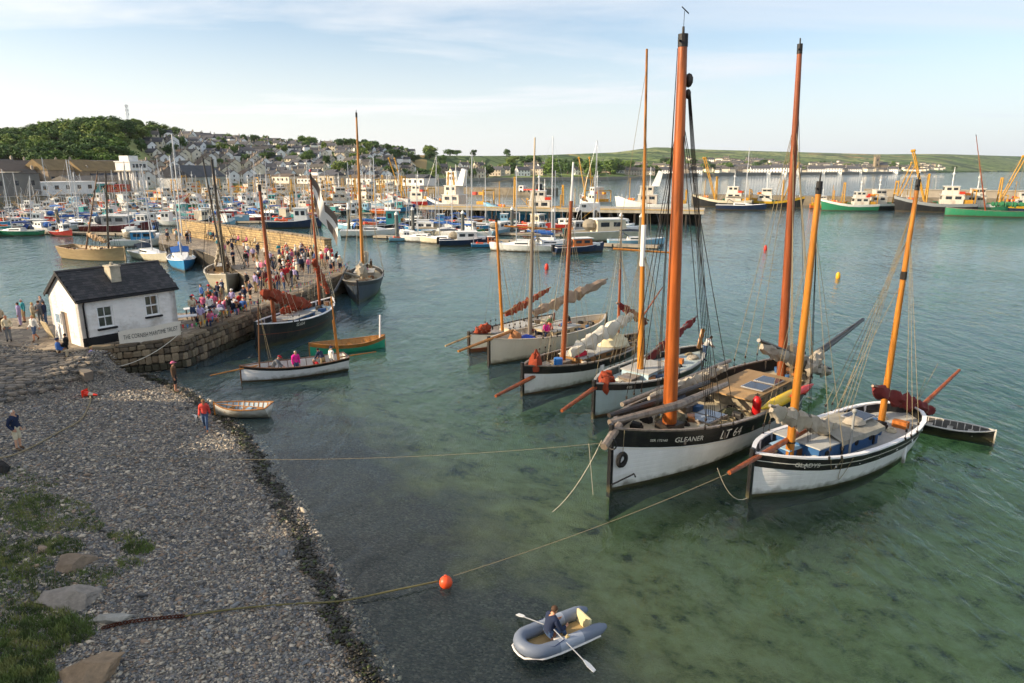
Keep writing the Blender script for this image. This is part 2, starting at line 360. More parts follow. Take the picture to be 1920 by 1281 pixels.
# --- loose shingle lying on the beach: tens of thousands of slate pebbles, real stones, one mass
def scatter_stones(count, pts, sizes, cols, flat=0.45):
    base = np.array([(1, 0, 0), (-1, 0, 0), (0, 1, 0), (0, -1, 0), (0, 0, 1), (0, 0, -1), (.62, .62, .5), (-.62, .62, .45), (-.62, -.62, .5), (.62, -.62, .45)], float)
    tri = np.array([(0, 6, 4), (6, 2, 4), (2, 7, 4), (7, 1, 4), (1, 8, 4), (8, 3, 4), (3, 9, 4), (9, 0, 4), (6, 0, 5), (2, 6, 5), (7, 2, 5), (1, 7, 5), (8, 1, 5), (3, 8, 5), (9, 3, 5), (0, 9, 5)])
    V = base[None] * NP.uniform(0.7, 1.25, (count, 10, 1))
    V = V * sizes[:, None, None] * np.stack([NP.uniform(0.8, 1.3, count), NP.uniform(0.6, 1.0, count), NP.uniform(flat * 0.6, flat * 1.3, count)], -1)[:, None, :]
    tilt = NP.normal(0, 0.28, (count, 2)); yaw = NP.uniform(0, 6.28, count)
    V[..., 2] += V[..., 0] * tilt[:, None, 0] + V[..., 1] * tilt[:, None, 1]
    cx, sx = np.cos(yaw)[:, None], np.sin(yaw)[:, None]
    x, y = V[..., 0] * cx - V[..., 1] * sx, V[..., 0] * sx + V[..., 1] * cx
    V = np.stack([x + pts[:, None, 0], y + pts[:, None, 1], V[..., 2] + pts[:, None, 2]], -1).reshape(-1, 3)
    Fc = (tri[None] + (np.arange(count) * 10)[:, None, None]).reshape(-1, 3)
    me = bpy.data.meshes.new('stones'); me.vertices.add(len(V)); me.vertices.foreach_set('co', V.ravel())
    me.loops.add(Fc.size); me.loops.foreach_set('vertex_index', Fc.ravel().astype(np.int32))
    me.polygons.add(len(Fc)); me.polygons.foreach_set('loop_start', np.arange(0, Fc.size, 3, dtype=np.int32)); me.polygons.foreach_set('loop_total', np.full(len(Fc), 3, dtype=np.int32))
    me.update(calc_edges=True)
    at_ = me.attributes.new('stone_colour', 'FLOAT_COLOR', 'POINT')
    cc = np.concatenate([np.repeat(cols, 10, 0), np.ones((count * 10, 1))], 1); at_.data.foreach_set('color', cc.ravel())
    return me
def attr_mat(name, rough=0.75):
    m, n, l, b = shade(name); a = n.new('ShaderNodeAttribute'); a.attribute_name = 'stone_colour'; l.new(a.outputs['Color'], b.inputs['Base Color']); b.inputs['Roughness'].default_value = rough
    return m
m_peb = attr_mat('slate_pebbles')
def ppm_np(x, y, z): return CAM_F / (y * _c - (z - CAM_H) * _s)
N0 = 640000
X = NP.uniform(-34, 0, N0); Y = NP.uniform(10, 43, N0)
sd = shore_dist(X, Y); gz = ground_z(X, Y)
depth = Y * _c - (gz - CAM_H) * _s
u_ = CAM_CX + CAM_F * X / depth
keep = (sd > -0.6) & (u_ > -60) & (NP.uniform(0, 1, N0) < np.clip((17.0 / depth) ** 2, 0, 1)) & (sd < 17)
X, Y, gz, sd, depth = X[keep], Y[keep], gz[keep], sd[keep], depth[keep]
cnt = len(X); print('pebbles', cnt); sz = np.exp(NP.normal(math.log(0.032), 0.38, cnt)) * (0.75 + depth / 45)
pal = np.array([hexc(h) for h in ('55575a', '6a6c6e', '7b7873', '8d887f', '4a4b4d', '9c9384', '64605c', 'b3a796', '74706f', '857362')])
cols = pal[NP.integers(0, len(pal), cnt)] * NP.uniform(0.8, 1.2, (cnt, 1)) * np.array((1.22, 1.22, 1.18))
wet = np.clip(1 - np.abs(sd - 0.2) / 0.6, 0, 1)[:, None]; cols = cols * (1 - 0.62 * wet)
me = scatter_stones(cnt, np.stack([X, Y, gz + wob(X, Y) * 0.5 + sz * 0.12], -1), sz, cols); me.materials.append(m_peb)
peb = obj('pebbles', me); tag(peb, 'grey slate pebbles covering the sloping beach', 'pebbles', kind='stuff')
# --- tide wrack along the water's edge
K = 8500
t_ = NP.uniform(0, 1, K); seg = SHORE[2:11]
cum = np.cumsum([0] + [math.hypot(b_[0] - a_[0], b_[1] - a_[1]) for a_, b_ in zip(seg[:-1], seg[1:])])
dist_ = t_ * cum[-1]; ix = np.clip(np.searchsorted(cum, dist_) - 1, 0, len(seg) - 2); fr_ = (dist_ - cum[ix]) / (cum[ix + 1] - cum[ix])
A_ = np.array(seg); px_ = A_[ix] + (A_[ix + 1] - A_[ix]) * fr_[:, None]
nrm = np.stack([-(A_[ix + 1] - A_[ix])[:, 1], (A_[ix + 1] - A_[ix])[:, 0]], -1); nrm /= np.linalg.norm(nrm, axis=1)[:, None]
off = 0.25 + NP.normal(0, 0.13, K) + 0.12 * np.sin(dist_ * 1.7) + 0.12 * np.sin(dist_ * 5.1)
pw = px_ + nrm * off[:, None]
szw = np.exp(NP.normal(math.log(0.05), 0.4, K)); zw = ground_z(pw[:, 0], pw[:, 1]) + 0.025 + NP.uniform(0, 0.04, K)
palw = np.array([hexc(h) for h in ('1d1a10', '2a2413', '17160f', '33301a', '3f4a1a', '241d12')])
me = scatter_stones(K, np.stack([pw[:, 0], pw[:, 1], zw], -1), szw, palw[NP.integers(0, 6, K)], flat=0.25); me.materials.append(attr_mat('wet_seaweed', 0.4))
tag(obj('seaweed', me), 'dark strip of seaweed washed up along the water edge', 'seaweed', kind='stuff')

# ================================================================ OLD STONE QUAY
QZ = 1.9
NEAR = [(-26.46, 39.4), (-25.7, 40.05), (-21.2, 42.6), (-19.77, 50.59), (-18.61, 58.75), (-17.46, 72.9)]
FARE = [(-20.8, 80.5), (-25.1, 87.0), (-56.5, 117.6), (-58.8, 114.7), (-52.5, 101.9), (-47.5, 96.9), (-42.0, 91.7), (-37.6, 85.9), (-26.8, 68.4), (-24.2, 61.5), (-24.9, 56), (-24.6, 50.8), (-27.5, 50.2), (-34.6, 49.8), (-37.3, 48.7), (-62, 50.5), (-66, 44), (-42.0, 44.6)]
m_pave = bpy.data.materials.new('granite_setts_paving'); m_pave.use_nodes = True
n, l = m_pave.node_tree.nodes, m_pave.node_tree.links; b = n['Principled BSDF']; b.inputs['Roughness'].default_value = 0.8
geo = n.new('ShaderNodeNewGeometry'); vo = n.new('ShaderNodeTexVoronoi'); vo.inputs['Scale'].default_value = 2.1; vo.inputs['Randomness'].default_value = 0.75; l.new(geo.outputs['Position'], vo.inputs['Vector'])
vd = n.new('ShaderNodeTexVoronoi'); vd.feature = 'DISTANCE_TO_EDGE'; vd.inputs['Scale'].default_value = 2.1; vd.inputs['Randomness'].default_value = 0.75; l.new(geo.outputs['Position'], vd.inputs['Vector'])
cp = n.new('ShaderNodeValToRGB'); cp.color_ramp.elements[0].color = (*hexc('75695a'), 1); cp.color_ramp.elements[1].color = (*hexc('a89a84'), 1)
sc_ = n.new('ShaderNodeSeparateColor'); l.new(vo.outputs['Color'], sc_.inputs[0]); l.new(sc_.outputs[0], cp.inputs[0])
jr = n.new('ShaderNodeMapRange'); jr.inputs['From Max'].default_value = 0.07; jr.inputs['To Min'].default_value = 0.55; l.new(vd.outputs['Distance'], jr.inputs[0])
ms = n.new('ShaderNodeVectorMath'); ms.operation = 'SCALE'; l.new(cp.outputs[0], ms.inputs[0]); l.new(jr.outputs[0], ms.inputs['Scale']); l.new(ms.outputs[0], b.inputs['Base Color'])
bp = n.new('ShaderNodeBump'); bp.inputs['Strength'].default_value = 0.7; bp.inputs['Distance'].default_value = 0.05; l.new(jr.outputs[0], bp.inputs['Height']); l.new(bp.outputs[0], b.inputs['Normal'])
m_mortar = mat('dark_wall_joints', hexc('3a352c'), 0.9, 0.3, 2.0, 0.4, 8)
poly = NEAR + FARE
quay = MB().prism(poly, -3.0, QZ - 0.06).build('quay', m_mortar); struct(quay)
top = MB().prism(poly, QZ - 0.055, QZ).build('paving', m_pave, quay)
# --- face of the quay: rounded, unequal granite stones, each its own piece; green-dark towards the tide line
def stone_mesh(seed, nm='stone'):
    rnd = random.Random(seed); bm = bmesh.new(); bmesh.ops.create_cube(bm, size=1.0)
    bmesh.ops.bevel(bm, geom=list(bm.edges), offset=0.16, segments=1, affect='EDGES')
    for v in bm.verts: v.co += Vector((rnd.uniform(-.06, .06), rnd.uniform(-.06, .06), rnd.uniform(-.06, .06)))
    me = bpy.data.meshes.new(nm); bm.to_mesh(me); bm.free(); return me
STONES = [stone_mesh(i) for i in range(7)]
for me in STONES: me.materials.append(None)
m_st = [mat('quay_granite_%d' % i, hexc(h), 0.85, 0.3, 2.5, 0.5, 14, dirt=hexc('3b3a2a'), dirt_amt=0.5) for i, h in enumerate(('7c6f5a', '675c4c', '8c7d66', '584f43', '74644f'))]
m_weed = mat('weedy_granite', hexc('3d3a2b'), 0.7, 0.35, 3.0, 0.5, 14, dirt=hexc('1f2412'), dirt_amt=0.7)
def face_path(pts):
    out = []
    for (x0, y0), (x1, y1) in zip(pts[:-1], pts[1:]): out.append(((x0, y0), (x1, y1), math.hypot(x1 - x0, y1 - y0)))
    return out
rnd = random.Random(3); plan = []
for (p0, p1, L) in face_path(NEAR + FARE[:1]):
    dx, dy = (p1[0] - p0[0]) / L, (p1[1] - p0[1]) / L; ang = math.atan2(dy, dx); nx, ny = dy, -dx
    z = -0.5
    for row, h in enumerate((0.52, 0.48, 0.56, 0.44, 0.32)):
        x = rnd.uniform(-0.2, 0)
        while x < L - 0.05:
            w = rnd.uniform(0.26, 0.56); w = min(w, L - x + 0.1)
            c = (p0[0] + dx * (x + w / 2) + nx * 0.0, p0[1] + dy * (x + w / 2) + ny * 0.0, z + h / 2)
            plan.append((c, ang, w * 0.95, 0.34 + rnd.uniform(-0.05, 0.07), h * rnd.uniform(0.80, 1.0))); x += w
        z += h
plan.sort(key=lambda p: (p[0][1] + (50 if p[0][2] < -0.05 else 0)))
for c, ang, w, t, h in plan[:300]:
    o = obj('stone', rnd.choice(STONES), quay, m_weed if c[2] < 0.42 + rnd.uniform(-.25, .2) else rnd.choice(m_st), c, (rnd.uniform(-.07, .07), rnd.uniform(-.09, .09), ang + rnd.uniform(-.05, .05)), (w, t * rnd.uniform(.85, 1.15), h))
far = MB()
for c, ang, w, t, h in plan[300:]:
    far.box(c, (w, t, h), ang)
o = far.build('stonework', m_st[1], quay); o['kind'] = 'stuff'
# coping slabs along the edge
k = 0
for (p0, p1, L) in face_path(NEAR[1:]):
    dx, dy = (p1[0] - p0[0]) / L, (p1[1] - p0[1]) / L; ang = math.atan2(dy, dx); x = 0
    while x < L - 0.2:
        w = min(rnd.uniform(0.8, 1.5), L - x)
        obj('coping_slab', STONES[k % 7], quay, m_st[(k * 3) % 5], (p0[0] + dx * (x + w / 2) - dy * 0.22, p0[1] + dy * (x + w / 2) + dx * 0.22, QZ + 0.0), (0, 0, ang), (w * 0.98, 0.75, 0.22)); x += w; k += 1
# --- parapet wall along the outer side with a lower ledge
def brick_mat(name, c1, c2, mort, w, h, off=0.5):
    m, n, l, b = shade(name); b.inputs['Roughness'].default_value = 0.85
    t = n.new('ShaderNodeTexCoord'); br = n.new('ShaderNodeTexBrick'); br.inputs['Scale'].default_value = 1.0
    br.inputs['Color1'].default_value = (*c1, 1); br.inputs['Color2'].default_value = (*c2, 1); br.inputs['Mortar'].default_value = (*mort, 1)
    br.inputs['Brick Width'].default_value = w; br.inputs['Row Height'].default_value = h; br.inputs['Mortar Size'].default_value = 0.03; br.inputs['Mortar Smooth'].default_value = 0.4
    l.new(t.outputs['UV'], br.inputs['Vector']); nz = n.new('ShaderNodeTexNoise'); nz.inputs['Scale'].default_value = 1.2; nz.inputs['Detail'].default_value = 5; l.new(t.outputs['Object'], nz.inputs['Vector'])
    r = n.new('ShaderNodeMapRange'); r.inputs['From Min'].default_value = 0.3; r.inputs['From Max'].default_value = 0.7; r.inputs['To Min'].default_value = 0.75; r.inputs['To Max'].default_value = 1.2; l.new(nz.outputs[0], r.inputs[0])
    s_ = n.new('ShaderNodeVectorMath'); s_.operation = 'SCALE'; l.new(br.outputs['Color'], s_.inputs[0]); l.new(r.outputs[0], s_.inputs['Scale']); l.new(s_.outputs[0], b.inputs['Base Color'])
    bp = n.new('ShaderNodeBump'); bp.inputs['Strength'].default_value = 0.8; bp.inputs['Distance'].default_value = 0.06; bp.invert = True; l.new(br.outputs['Fac'], bp.inputs['Height']); l.new(bp.outputs[0], b.inputs['Normal'])
    return m
def wall_run(name, pts, z0, z1, th, m, parent):
    """A wall along pts (left side is its outer face) with UVs in metres so that courses follow the wall."""
    mb = MB(); uv = []; run = 0
    for (x0, y0), (x1, y1) in zip(pts[:-1], pts[1:]):
        L = math.hypot(x1 - x0, y1 - y0); nx, ny = -(y1 - y0) / L * th, (x1 - x0) / L * th
        q = [(x0, y0), (x1, y1), (x1 + nx, y1 + ny), (x0 + nx, y0 + ny)]
        mb.add([(*q[0], z0), (*q[1], z0), (*q[1], z1), (*q[0], z1), (*q[3], z0), (*q[2], z0), (*q[2], z1), (*q[3], z1)], [(0, 1, 2, 3), (5, 4, 7, 6), (3, 2, 6, 7), (1, 5, 6, 2), (4, 0, 3, 7)])
        a, b_ = run, run + L
        uv += [(a, z0), (b_, z0), (b_, z1), (a, z1), (b_, z0), (a, z0), (a, z1), (b_, z1), (a, 0), (b_, 0), (b_, th), (a, th), (0, z0), (th, z0), (th, z1), (0, z1), (0, z0), (th, z0), (th, z1), (0, z1)]
        run += L
    me = bpy.data.meshes.new(name); me.from_pydata(mb.v, [], mb.f); me.materials.append(m)
    ul = me.uv_layers.new(name='UVMap')
    for i, q in enumerate(uv): ul.data[i].uv = q
    return obj(name, me, parent)
m_par = brick_mat('parapet_granite', hexc('b49a6c'), hexc('93805c'), hexc('5b4e3a'), 0.75, 0.32)
PAR = [(-56.0, 116.2), (-40.5, 101.2), (-25.4, 86.4), (-22.6, 82.6)]
par = thing('parapet_wall', 'long sunlit granite parapet wall along the outer side of the old quay', 'wall', (0, 0, 0))
wall_run('wall', PAR, QZ, QZ + 2.3, 0.9, m_par, par)
wall_run('ledge', [(p[0] - 0.85, p[1] - 0.9) for p in PAR[:-1]], QZ + 0.002, QZ + 0.85, 0.9, m_par, par)
k = 0
for (p0, p1, L) in face_path(PAR):
    dx, dy = (p1[0] - p0[0]) / L, (p1[1] - p0[1]) / L; ang = math.atan2(dy, dx); x = 0
    while x < L - 0.2:
        w = min(1.3, L - x); obj('capstone', STONES[k % 7], par, m_st[2], (p0[0] + dx * (x + w / 2) - dy * 0.45, p0[1] + dy * (x + w / 2) + dx * 0.45, QZ + 2.36), (0, 0, ang), (w * 0.98, 1.1, 0.2)); x += w; k += 1
# --- cobbled slipway: flat stones bedded in the ramp by the hut
slip = MB()
rnd = random.Random(5); cob = []
for i in range(22):
    for j in range(18):
        X_, Y_ = -31.5 + i * 0.5 + rnd.uniform(-.1, .1) + (j % 2) * 0.22, 33.0 + j * 0.36 + rnd.uniform(-.06, .06)
        zz = float(ground_z(np.array([X_]), np.array([Y_]))[0])
        q = float(shore_dist(np.array([X_]), np.array([Y_]))[0])
        if zz > 0.85 and zz < 1.83 and Y_ < 39.2 + (-X_ - 26.5) * 0.33: cob.append((X_, Y_, zz))
rnd.shuffle(cob); cob = cob[:300]
slip = thing('slipway', None, None); slip['kind'] = 'structure'
m_cob = [mat('slip_stone_%d' % i, hexc(h), 0.8, 0.25, 4, 0.4, 16) for i, h in enumerate(('7d7468', '6b665f', '8c8172', '5f5c58'))]
for X_, Y_, zz in cob:
    obj('paving_stone', rnd.choice(STONES), slip, rnd.choice(m_cob), (X_, Y_, zz + 0.02), (rnd.uniform(-.06, .06), rnd.uniform(-.06, .06) - 0.03, rnd.uniform(-.2, .2)), (rnd.uniform(.38, .56), rnd.uniform(.26, .36), 0.16))
# concrete kerb where the slip meets the wall
MB().beam((-27.6, 39.2, 1.62), (-23.9, 36.9, 1.15), 0.5, 0.5).build('edge_slab', m_cob[0], slip)

# ================================================================ WHITEWASHED HUT
HA = R(54.0); HL, HW, HE, HR = 6.0, 4.15, 2.98, 4.35
hut = thing('stone_hut', 'whitewashed stone hut with slate roof standing on the quay', 'hut', (-26.2, 40.45, QZ), HA)   # x along the front, y back
m_white = mat('whitewashed_rubble', hexc('e9e6e0'), 0.85, 0.08, 1.2, 0.0, dirt=hexc('9a8a6c'), dirt_amt=0.55)
nt = m_white.node_tree; nb = nt.nodes.new('ShaderNodeTexVoronoi'); nb.inputs['Scale'].default_value = 4.2; nb.feature = 'SMOOTH_F1'
mq = nt.nodes.new('ShaderNodeMapping'); mq.inputs['Scale'].default_value = (0.8, 0.8, 1.5); tq = nt.nodes.new('ShaderNodeTexCoord'); nt.links.new(tq.outputs['Object'], mq.inputs[0]); nt.links.new(mq.outputs[0], nb.inputs['Vector'])
bq = nt.nodes.new('ShaderNodeBump'); bq.inputs['Strength'].default_value = 0.5; bq.inputs['Distance'].default_value = 0.07; bq.invert = True
nt.links.new(nb.outputs['Distance'], bq.inputs['Height']); nt.links.new(bq.outputs[0], nt.nodes['Principled BSDF'].inputs['Normal'])
m_black = mat('black_tar_paint', hexc('1b1b1d'), 0.7, 0.25, 3, 0.2, 12)
m_frame = mat('white_gloss_paint', hexc('eeeeec'), 0.4, 0.05, 3)
m_glass = mat('window_glass', hexc('4b5149'), 0.08, 0.5, 1.2, spec=0.8)
m_slate = [mat('roof_slate_%d' % i, hexc(h), 0.6, 0.3, 5, 0.3, 20, dirt=hexc('5f5b45'), dirt_amt=0.35) for i, h in enumerate(('2f3033', '38383a', '292a2d', '424041'))]
W1 = (0.95, 0.95, 0.95)
def wall_with_holes(L, Hh, holes):          # front wall panel in x,z with rectangular holes -> grid of quads
    xs_ = sorted({0, L, *[h[0] for h in holes], *[h[1] for h in holes]}); zs_ = sorted({0, Hh, *[h[2] for h in holes], *[h[3] for h in holes]})
    q = []
    for x0, x1 in zip(xs_[:-1], xs_[1:]):
        for z0, z1 in zip(zs_[:-1], zs_[1:]):
            if not any(h[0] <= x0 and x1 <= h[1] and h[2] <= z0 and z1 <= h[3] for h in holes): q.append((x0, x1, z0, z1))
    return q
WIN = [(1.0, 1.95, 1.0, 2.35), (3.95, 4.85, 1.25, 2.6)]
mb = MB()
for x0, x1, z0, z1 in wall_with_holes(HL, HE, WIN): mb.box(((x0 + x1) / 2, 0.2, (z0 + z1) / 2), (x1 - x0, 0.4, z1 - z0))
mb.box((HL / 2, HW - 0.2, HE / 2), (HL, 0.4, HE))
DOOR = (1.75, 2.65, 0.0, 1.95)
for y0, y1, z0, z1 in wall_with_holes(HW, HE, [DOOR]): mb.box((0.2, (y0 + y1) / 2, (z0 + z1) / 2), (0.4, y1 - y0, z1 - z0))
mb.box((HL - 0.2, HW / 2, HE / 2), (0.4, HW, HE))
for x0 in (0.0, HL - 0.4):                   # gables
    mb.add([(x0, 0, HE), (x0, HW, HE), (x0, HW / 2, HR), (x0 + 0.4, 0, HE), (x0 + 0.4, HW, HE), (x0 + 0.4, HW / 2, HR)], [(0, 2, 1), (3, 4, 5), (0, 1, 4, 3), (1, 2, 5, 4), (2, 0, 3, 5)])
mb.build('wall', m_white, hut)
MB().box((HL / 2 + 0.01, 0.0, 0.27), (HL + 0.02, 0.05, 0.54)).build('black_plinth', m_black, hut)
for (x0, x1, z0, z1) in WIN:                 # sash windows
    w = MB(); cx, cz = (x0 + x1) / 2, (z0 + z1) / 2
    for xx in (x0 + 0.04, x1 - 0.04): w.box((xx, 0.13, cz), (0.08, 0.14, z1 - z0))
    for zz in (z0 + 0.04, z1 - 0.04, cz): w.box((cx, 0.13, zz), (x1 - x0 - 0.16, 0.14 if zz != cz else 0.10, 0.08))
    w.box((cx, 0.15, (cz + z1) / 2), (0.035, 0.06, (z1 - z0) / 2 - 0.12)); w.box((cx, 0.15, (cz + z0) / 2), (0.035, 0.06, (z1 - z0) / 2 - 0.12))
    wo_ = w.build('window', m_frame, hut)
    for zz in ((cz + z0) / 2, (cz + z1) / 2):
        for xx in ((x0 + cx) / 2 + 0.02, (x1 + cx) / 2 - 0.02): MB().box((xx, 0.19, zz), ((x1 - x0) / 2 - 0.08, 0.02, (z1 - z0) / 2 - 0.11)).build('pane', m_glass, wo_)
    MB().box((cx, -0.05, z0 - 0.07), (x1 - x0 + 0.2, 0.22, 0.11)).build('sill', m_black, wo_)
d = MB(); m_door = mat('weathered_door', hexc('8b7763'), 0.7, 0.2, 2, 0.3, stretch=(1, 1, 0.2))
for i in range(4): d.box((0.18, DOOR[0] + 0.12 + i * 0.22, 0.97), (0.06, 0.215, 1.94))
dr_ = d.build('door', m_door, hut); MB().box((0.10, DOOR[0] + 0.12, 1.0), (0.08, 0.05, 0.12)).build('handle', m_black, dr_)
# roof: deck, slates on the front slope (each its own piece), joined slates behind
oh = 0.22; sl = math.hypot(HW / 2 + oh, (HR - HE) * (HW / 2 + oh) / (HW / 2)); pit = math.atan2(HR - HE, HW / 2)
rf = MB(); zE = HE - math.tan(pit) * oh
rf.add([(-0.15, -oh, zE), (HL + 0.15, -oh, zE), (HL + 0.15, HW / 2, HR + 0.0), (-0.15, HW / 2, HR), (-0.15, HW + oh, zE), (HL + 0.15, HW + oh, zE)], [(0, 1, 2, 3), (3, 2, 5, 4)])
rf.add([(-0.15, -oh, zE + 0.09), (HL + 0.15, -oh, zE + 0.09), (HL + 0.15, HW / 2, HR + 0.09), (-0.15, HW / 2, HR + 0.09), (-0.15, HW + oh, zE + 0.09), (HL + 0.15, HW + oh, zE + 0.09)], [(0, 3, 2, 1), (3, 4, 5, 2)])
rf.add([(-0.15, -oh, zE), (-0.15, -oh, zE + .09), (HL + .15, -oh, zE + .09), (HL + .15, -oh, zE)], [(0, 1, 2, 3)])
for xx in (-0.15, HL + 0.15): rf.add([(xx, -oh, zE), (xx, HW / 2, HR), (xx, HW / 2, HR + .09), (xx, -oh, zE + .09), (xx, HW + oh, zE), (xx, HW + oh, zE + .09)], [(0, 1, 2, 3), (1, 4, 5, 2)])
roof = rf.build('roof', m_black, hut)
slate = MB().box((0, 0, 0), (1, 1, 1)).mesh('slate', m_slate[0]); rows, colsn = 12, 24; rl = sl / rows; cwid = (HL + 0.26) / colsn; rnd = random.Random(9)
for r_ in range(rows):
    for c_ in range(colsn):
        x_ = -0.13 + (c_ + 0.5 + (0.25 if r_ % 2 else -0.25)) * cwid; dist = (r_ + 0.5) * rl
        if not (-0.12 < x_ < HL + 0.12): continue
        y_, z_ = -oh + math.cos(pit) * dist, zE + 0.125 + math.sin(pit) * dist
        obj('slate', slate, roof, rnd.choice(m_slate), (x_, y_, z_), (pit - 0.05 + rnd.uniform(-.02, .02), rnd.uniform(-.02, .02), rnd.uniform(-.012, .012)), (cwid * 0.97, rl * 1.25, 0.022))
bk = MB()
for r_ in range(rows):
    dist = (r_ + 0.5) * rl; y_, z_ = HW + oh - math.cos(pit) * dist, zE + 0.125 + math.sin(pit) * dist
    bk.add([(-0.15, y_ + 0.16, z_ - 0.1), (HL + 0.15, y_ + 0.16, z_ - 0.1), (HL + 0.15, y_ - 0.12, z_ + 0.06), (-0.15, y_ - 0.12, z_ + 0.06)], [(0, 1, 2, 3)])
o = bk.build('rear_slates', m_slate[1], roof); o['kind'] = 'stuff'
MB().tube([(-0.2, HW / 2, HR + 0.13), (HL + 0.2, HW / 2, HR + 0.13)], 0.09, 6).build('ridge', m_slate[3], roof)
MB().beam((-0.16, -oh - 0.01, zE), (-0.16, HW / 2, HR + 0.04), 0.05, 0.2).beam((-0.16, HW + oh, zE), (-0.16, HW / 2, HR + 0.04), 0.05, 0.2).build('barge_board', m_black, roof)
gut = MB().tube([(-0.15, -oh - 0.05, zE - 0.02), (HL + 0.15, -oh - 0.05, zE - 0.02)], 0.07, 6).build('gutter', m_black, roof)
MB().tube([(0.25, -oh - 0.04, zE - 0.06), (0.25, -0.1, zE - 0.3), (0.25, -0.08, 0.05)], 0.055, 6).build('downpipe', m_black, hut)
m_chim = mat('rendered_chimney', hexc('b3aa97'), 0.9, 0.25, 3, 0.3, 10, dirt=hexc('6b6a4a'), dirt_amt=0.5)
ch = MB().box((2.75, 1.15, 4.0), (0.6, 0.8, 1.15)).build('chimney', m_chim, roof)
MB().box((2.75, 1.15, 4.62), (0.7, 0.9, 0.1)).tube([(2.75, 1.15, 4.66), (2.75, 1.15, 4.86)], [0.13, 0.1], 8).build('chimney_pot', m_chim, roof)
nb_ = MB().box((-0.03, 3.1, 1.45), (0.04, 0.75, 0.7)).build('notice_board', m_frame, hut); MB().box((-0.055, 3.1, 1.45), (0.012, 0.6, 0.55)).build('poster', mat('printed_poster', hexc('7d93a5'), 0.7, 0.5, 6), nb_)
# banner hung along the quay edge below the windows
ban = thing('banner', 'long cream banner reading THE CORNISH MARITIME TRUST below the hut windows', 'banner', at(223, 636, 2.32))
bl_, br_ = at(223, 636, 2.32), at(340, 615, 2.62); bd = br_ - bl_; ban.rotation_euler = (0, 0, math.atan2(bd.y, bd.x)); BL = math.hypot(bd.x, bd.y); BZ = bd.z
MB().loft([[(BL * f, .03 * math.sin(f * 14) + dy, BZ * f + dz + .03 * math.sin(f * 9)) for dz, dy in ((-.46, 0), (.44, .0), (.44, .02), (-.46, .02))] for f in [i / 12 for i in range(13)]], True, True).build('cloth', mat('banner_cloth', hexc('d8d2c4'), .8, .06, 1.5, .1, 5), ban, smooth=True)
tm = text_mesh('The Cornish Maritime Trust'.upper(), .30); xs_ = [v.co.x for v in tm.vertices]; x0, x1 = min(xs_), max(xs_)
for v in tm.vertices:
    f = .07 + .87 * (v.co.x - x0) / (x1 - x0); v.co = (BL * f, .03 * math.sin(f * 14) - .012, BZ * f + .03 * math.sin(f * 9) - .13 + v.co.y / .30 * .40)
tm.materials.append(mat('banner_ink', hexc('23262b'), .8, .05, 3)); obj('lettering', tm, ban)
for x_ in (.05, BL - .05): MB().tube([(x_, .05, -.5 + BZ * x_ / BL), (x_, .05, .5 + BZ * x_ / BL)], .02, 6).build('batten', m_black, ban)

# ================================================================ BOATS: shared builders
WOOD = {k: mat('wood_' + k, hexc(h), 0.45, 0.32, 5.0, 0.2, 14, stretch=(1, 1, 0.1), coat=0.2, dirt=hexc('3a2412'), dirt_amt=0.85) for k, h in dict(orange='a5551d', amber='b57424', red='8a4620', brown='6b4a30', grey='7d7266', dark='2c2622', pale='b39466', black='171514', honey='a8702e').items()}
m_rope = mat('tarred_rope', hexc('8f8266'), 0.9, 0.2, 6); m_rope_d = mat('dark_rope', hexc('2a2622'), 0.9, 0.2, 6); m_rope_w = mat('pale_rope', hexc('c9bfa6'), 0.9, 0.15, 6)
m_sail_w = mat('weathered_canvas', hexc('a39a8a'), 0.9, 0.18, 2.5, 0.5, 7, dirt=hexc('7d7263'), dirt_amt=0.4)
m_sail_r = mat('tan_sailcloth', hexc('8a3a22'), 0.9, 0.22, 2.5, 0.5, 7)
m_sail_m = mat('maroon_sailcloth', hexc('6b2523'), 0.9, 0.22, 2.5, 0.5, 7)
m_sail_c = mat('cream_sailcloth', hexc('cfc9b8'), 0.9, 0.1, 2.0, 0.4, 6)
m_tyre = mat('tyre_rubber', hexc('1a1a1a'), 0.8, 0.2, 5)
m_iron = mat('black_ironwork', hexc('1f1e1e'), 0.6, 0.2, 5)
m_deckp = mat('painted_deck', hexc('b3a78c'), 0.75, 0.12, 1.5, 0.1, 9, dirt=hexc('6d6250'), dirt_amt=0.4)
m_deckg = mat('grey_deck', hexc('a9a9a4'), 0.75, 0.12, 1.5, 0.1, 9, dirt=hexc('6d6250'), dirt_amt=0.35)
m_deckw = mat('planked_deck', hexc('8f7552'), 0.75, 0.2, 2, 0.15, 9, stretch=(0.15, 1, 1))
m_solar = mat('solar_cells', hexc('141c2e'), 0.15, 0.3, 8, spec=0.7); m_alu = mat('aluminium', hexc('b9bcc0'), 0.35, 0.08, 3, metal=0.6)
